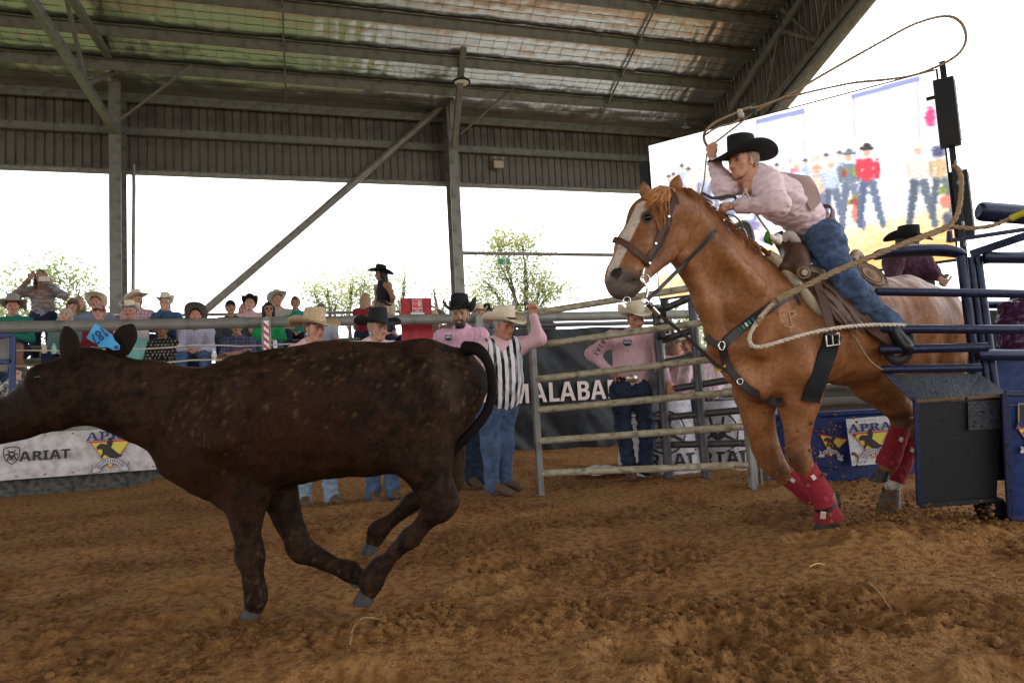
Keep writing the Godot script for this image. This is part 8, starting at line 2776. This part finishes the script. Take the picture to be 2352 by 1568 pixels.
	part("leaf", blob([[P(1764, 536, 3.92), P(1762, 550, 3.92), 0.014, 0.013], [P(1762, 550, 3.92), P(1774, 563, 3.93), 0.01, 0.006]], 0.006, 90.0), mat(lin(0.05, 0.2, 0.015), 0.6), fl)

# ---------------------------------------------------------------- small things
func build_litter() -> void:
	var o: Acc
	# straws and a twig
	var labs := {"pale curved straw lying in the dirt below the calf's hooves": [[805, 1505], [812, 1470], [835, 1455], [876, 1450]], "short yellow straw in front of the horse": [[1862, 1206 + 106], [1880, 1308], [1895, 1309]], "pale bent twig on the dirt at lower right": [[1998, 1362], [2020, 1372], [2040, 1386], [2048, 1388]]}
	for l in labs:
		var pts := []
		for q in labs[l]:
			var g := G(q[0], q[1])
			pts.append(Vector3(g.x, ground_h(g.x, g.z) + 0.012, g.z))
		var t := thing("straw", l, "straw", pts[0], "straws on the dirt")
		o = Acc.new()
		o.tube(smooth_path(pts, 4), 0.0022, 6)
		part("stalk", o, M.rope if not l.begins_with("short") else mat(lin(0.6, 0.45, 0.16), 0.7), t)
	# white cord by the referee's boots
	var c := G(1058, 1068)
	c.y = ground_h(c.x, c.z) + 0.04
	var w := thing("white_cord", "small tangle of white cord at the foot of the fence", "cord", c)
	o = Acc.new()
	var pts := []
	for k in 46:
		var a := k * 0.42
		pts.append(c + Vector3(cos(a) * 0.14 * (1.0 + 0.3 * sin(k * 0.9)), 0.02 + 0.03 * sin(k * 1.1), sin(a * 1.3) * 0.06))
	o.tube(smooth_path(pts, 2), 0.009, 6)
	part("cord", o, M.white_ink, w)
	# drinks along the benches
	for q in [[200, 897 - 96, 11.05, Color(0.42, 0.36, 0.3), 0.06, "bronze drink can on the bench near the calf's head", "drink_can"], [123, 801, 11.05, Color(0.2, 0.4, 0.34), 0.06, "pale green plastic bottle on the bench behind the calf's head", "drink_bottle"], [820, 790, 11.2, Color(0.5, 0.5, 0.52), 0.05, "white drink can on the bench beside the taped post", "drink_can"]]:
		var x: float = q[0] if q[0] != 820 else 631.0
		if q[0] == 200: x = 101.0
		var p := PD(x, q[1], q[2])
		var t := thing(q[6], q[5], "can" if q[6] == "drink_can" else "bottle", p)
		o = Acc.new()
		var h := 0.12 if q[6] == "drink_can" else 0.14
		var b := p - Vector3(0, h * 0.5, 0)
		if q[6] == "drink_can": o.tube([b, b + Vector3(0, 0.008, 0), b + Vector3(0, h - 0.012, 0), b + Vector3(0, h, 0)], [0.027, 0.033, 0.033, 0.026], 14)
		else: o.tube([b, b + Vector3(0, h * 0.7, 0), b + Vector3(0, h * 0.86, 0), b + Vector3(0, h, 0)], [0.035, 0.036, 0.015, 0.014], 14)
		part("shell", o, mat((q[3] as Color).linear_to_srgb(), 0.3, 0.2), t)
	# water bottle in the front row
	var wp := PD(491, 815, 11.0)
	var wb := thing("water_bottle", "clear plastic water bottle standing between the front-row pair", "bottle", wp)
	o = Acc.new()
	var pr := []
	var ra := []
	for k in 13:
		pr.append(wp + Vector3(0, -0.1 + k * 0.013, 0)); ra.append(0.033 + 0.002 * sin(k * 2.1))
	pr += [wp + Vector3(0, 0.075, 0), wp + Vector3(0, 0.1, 0)]
	ra += [0.018, 0.013]
	o.tube(pr, ra, 16)
	var gm := mat(Color(0.85, 0.9, 0.95, 0.35), 0.08)
	gm.transparency = BaseMaterial3D.TRANSPARENCY_ALPHA
	part("shell", o, gm, wb)
	o = Acc.new()
	o.tube([wp + Vector3(0, 0.1, 0), wp + Vector3(0, 0.118, 0)], 0.015, 12)
	part("cap", o, mat(lin(0.1, 0.15, 0.4), 0.4), wb)
	o = Acc.new()
	o.tube([wp + Vector3(0, -0.03, 0), wp + Vector3(0, 0.02, 0)], 0.0355, 16, Vector3.UP, 1.0, false)
	part("label_sleeve", o, M.white_ink, wb)
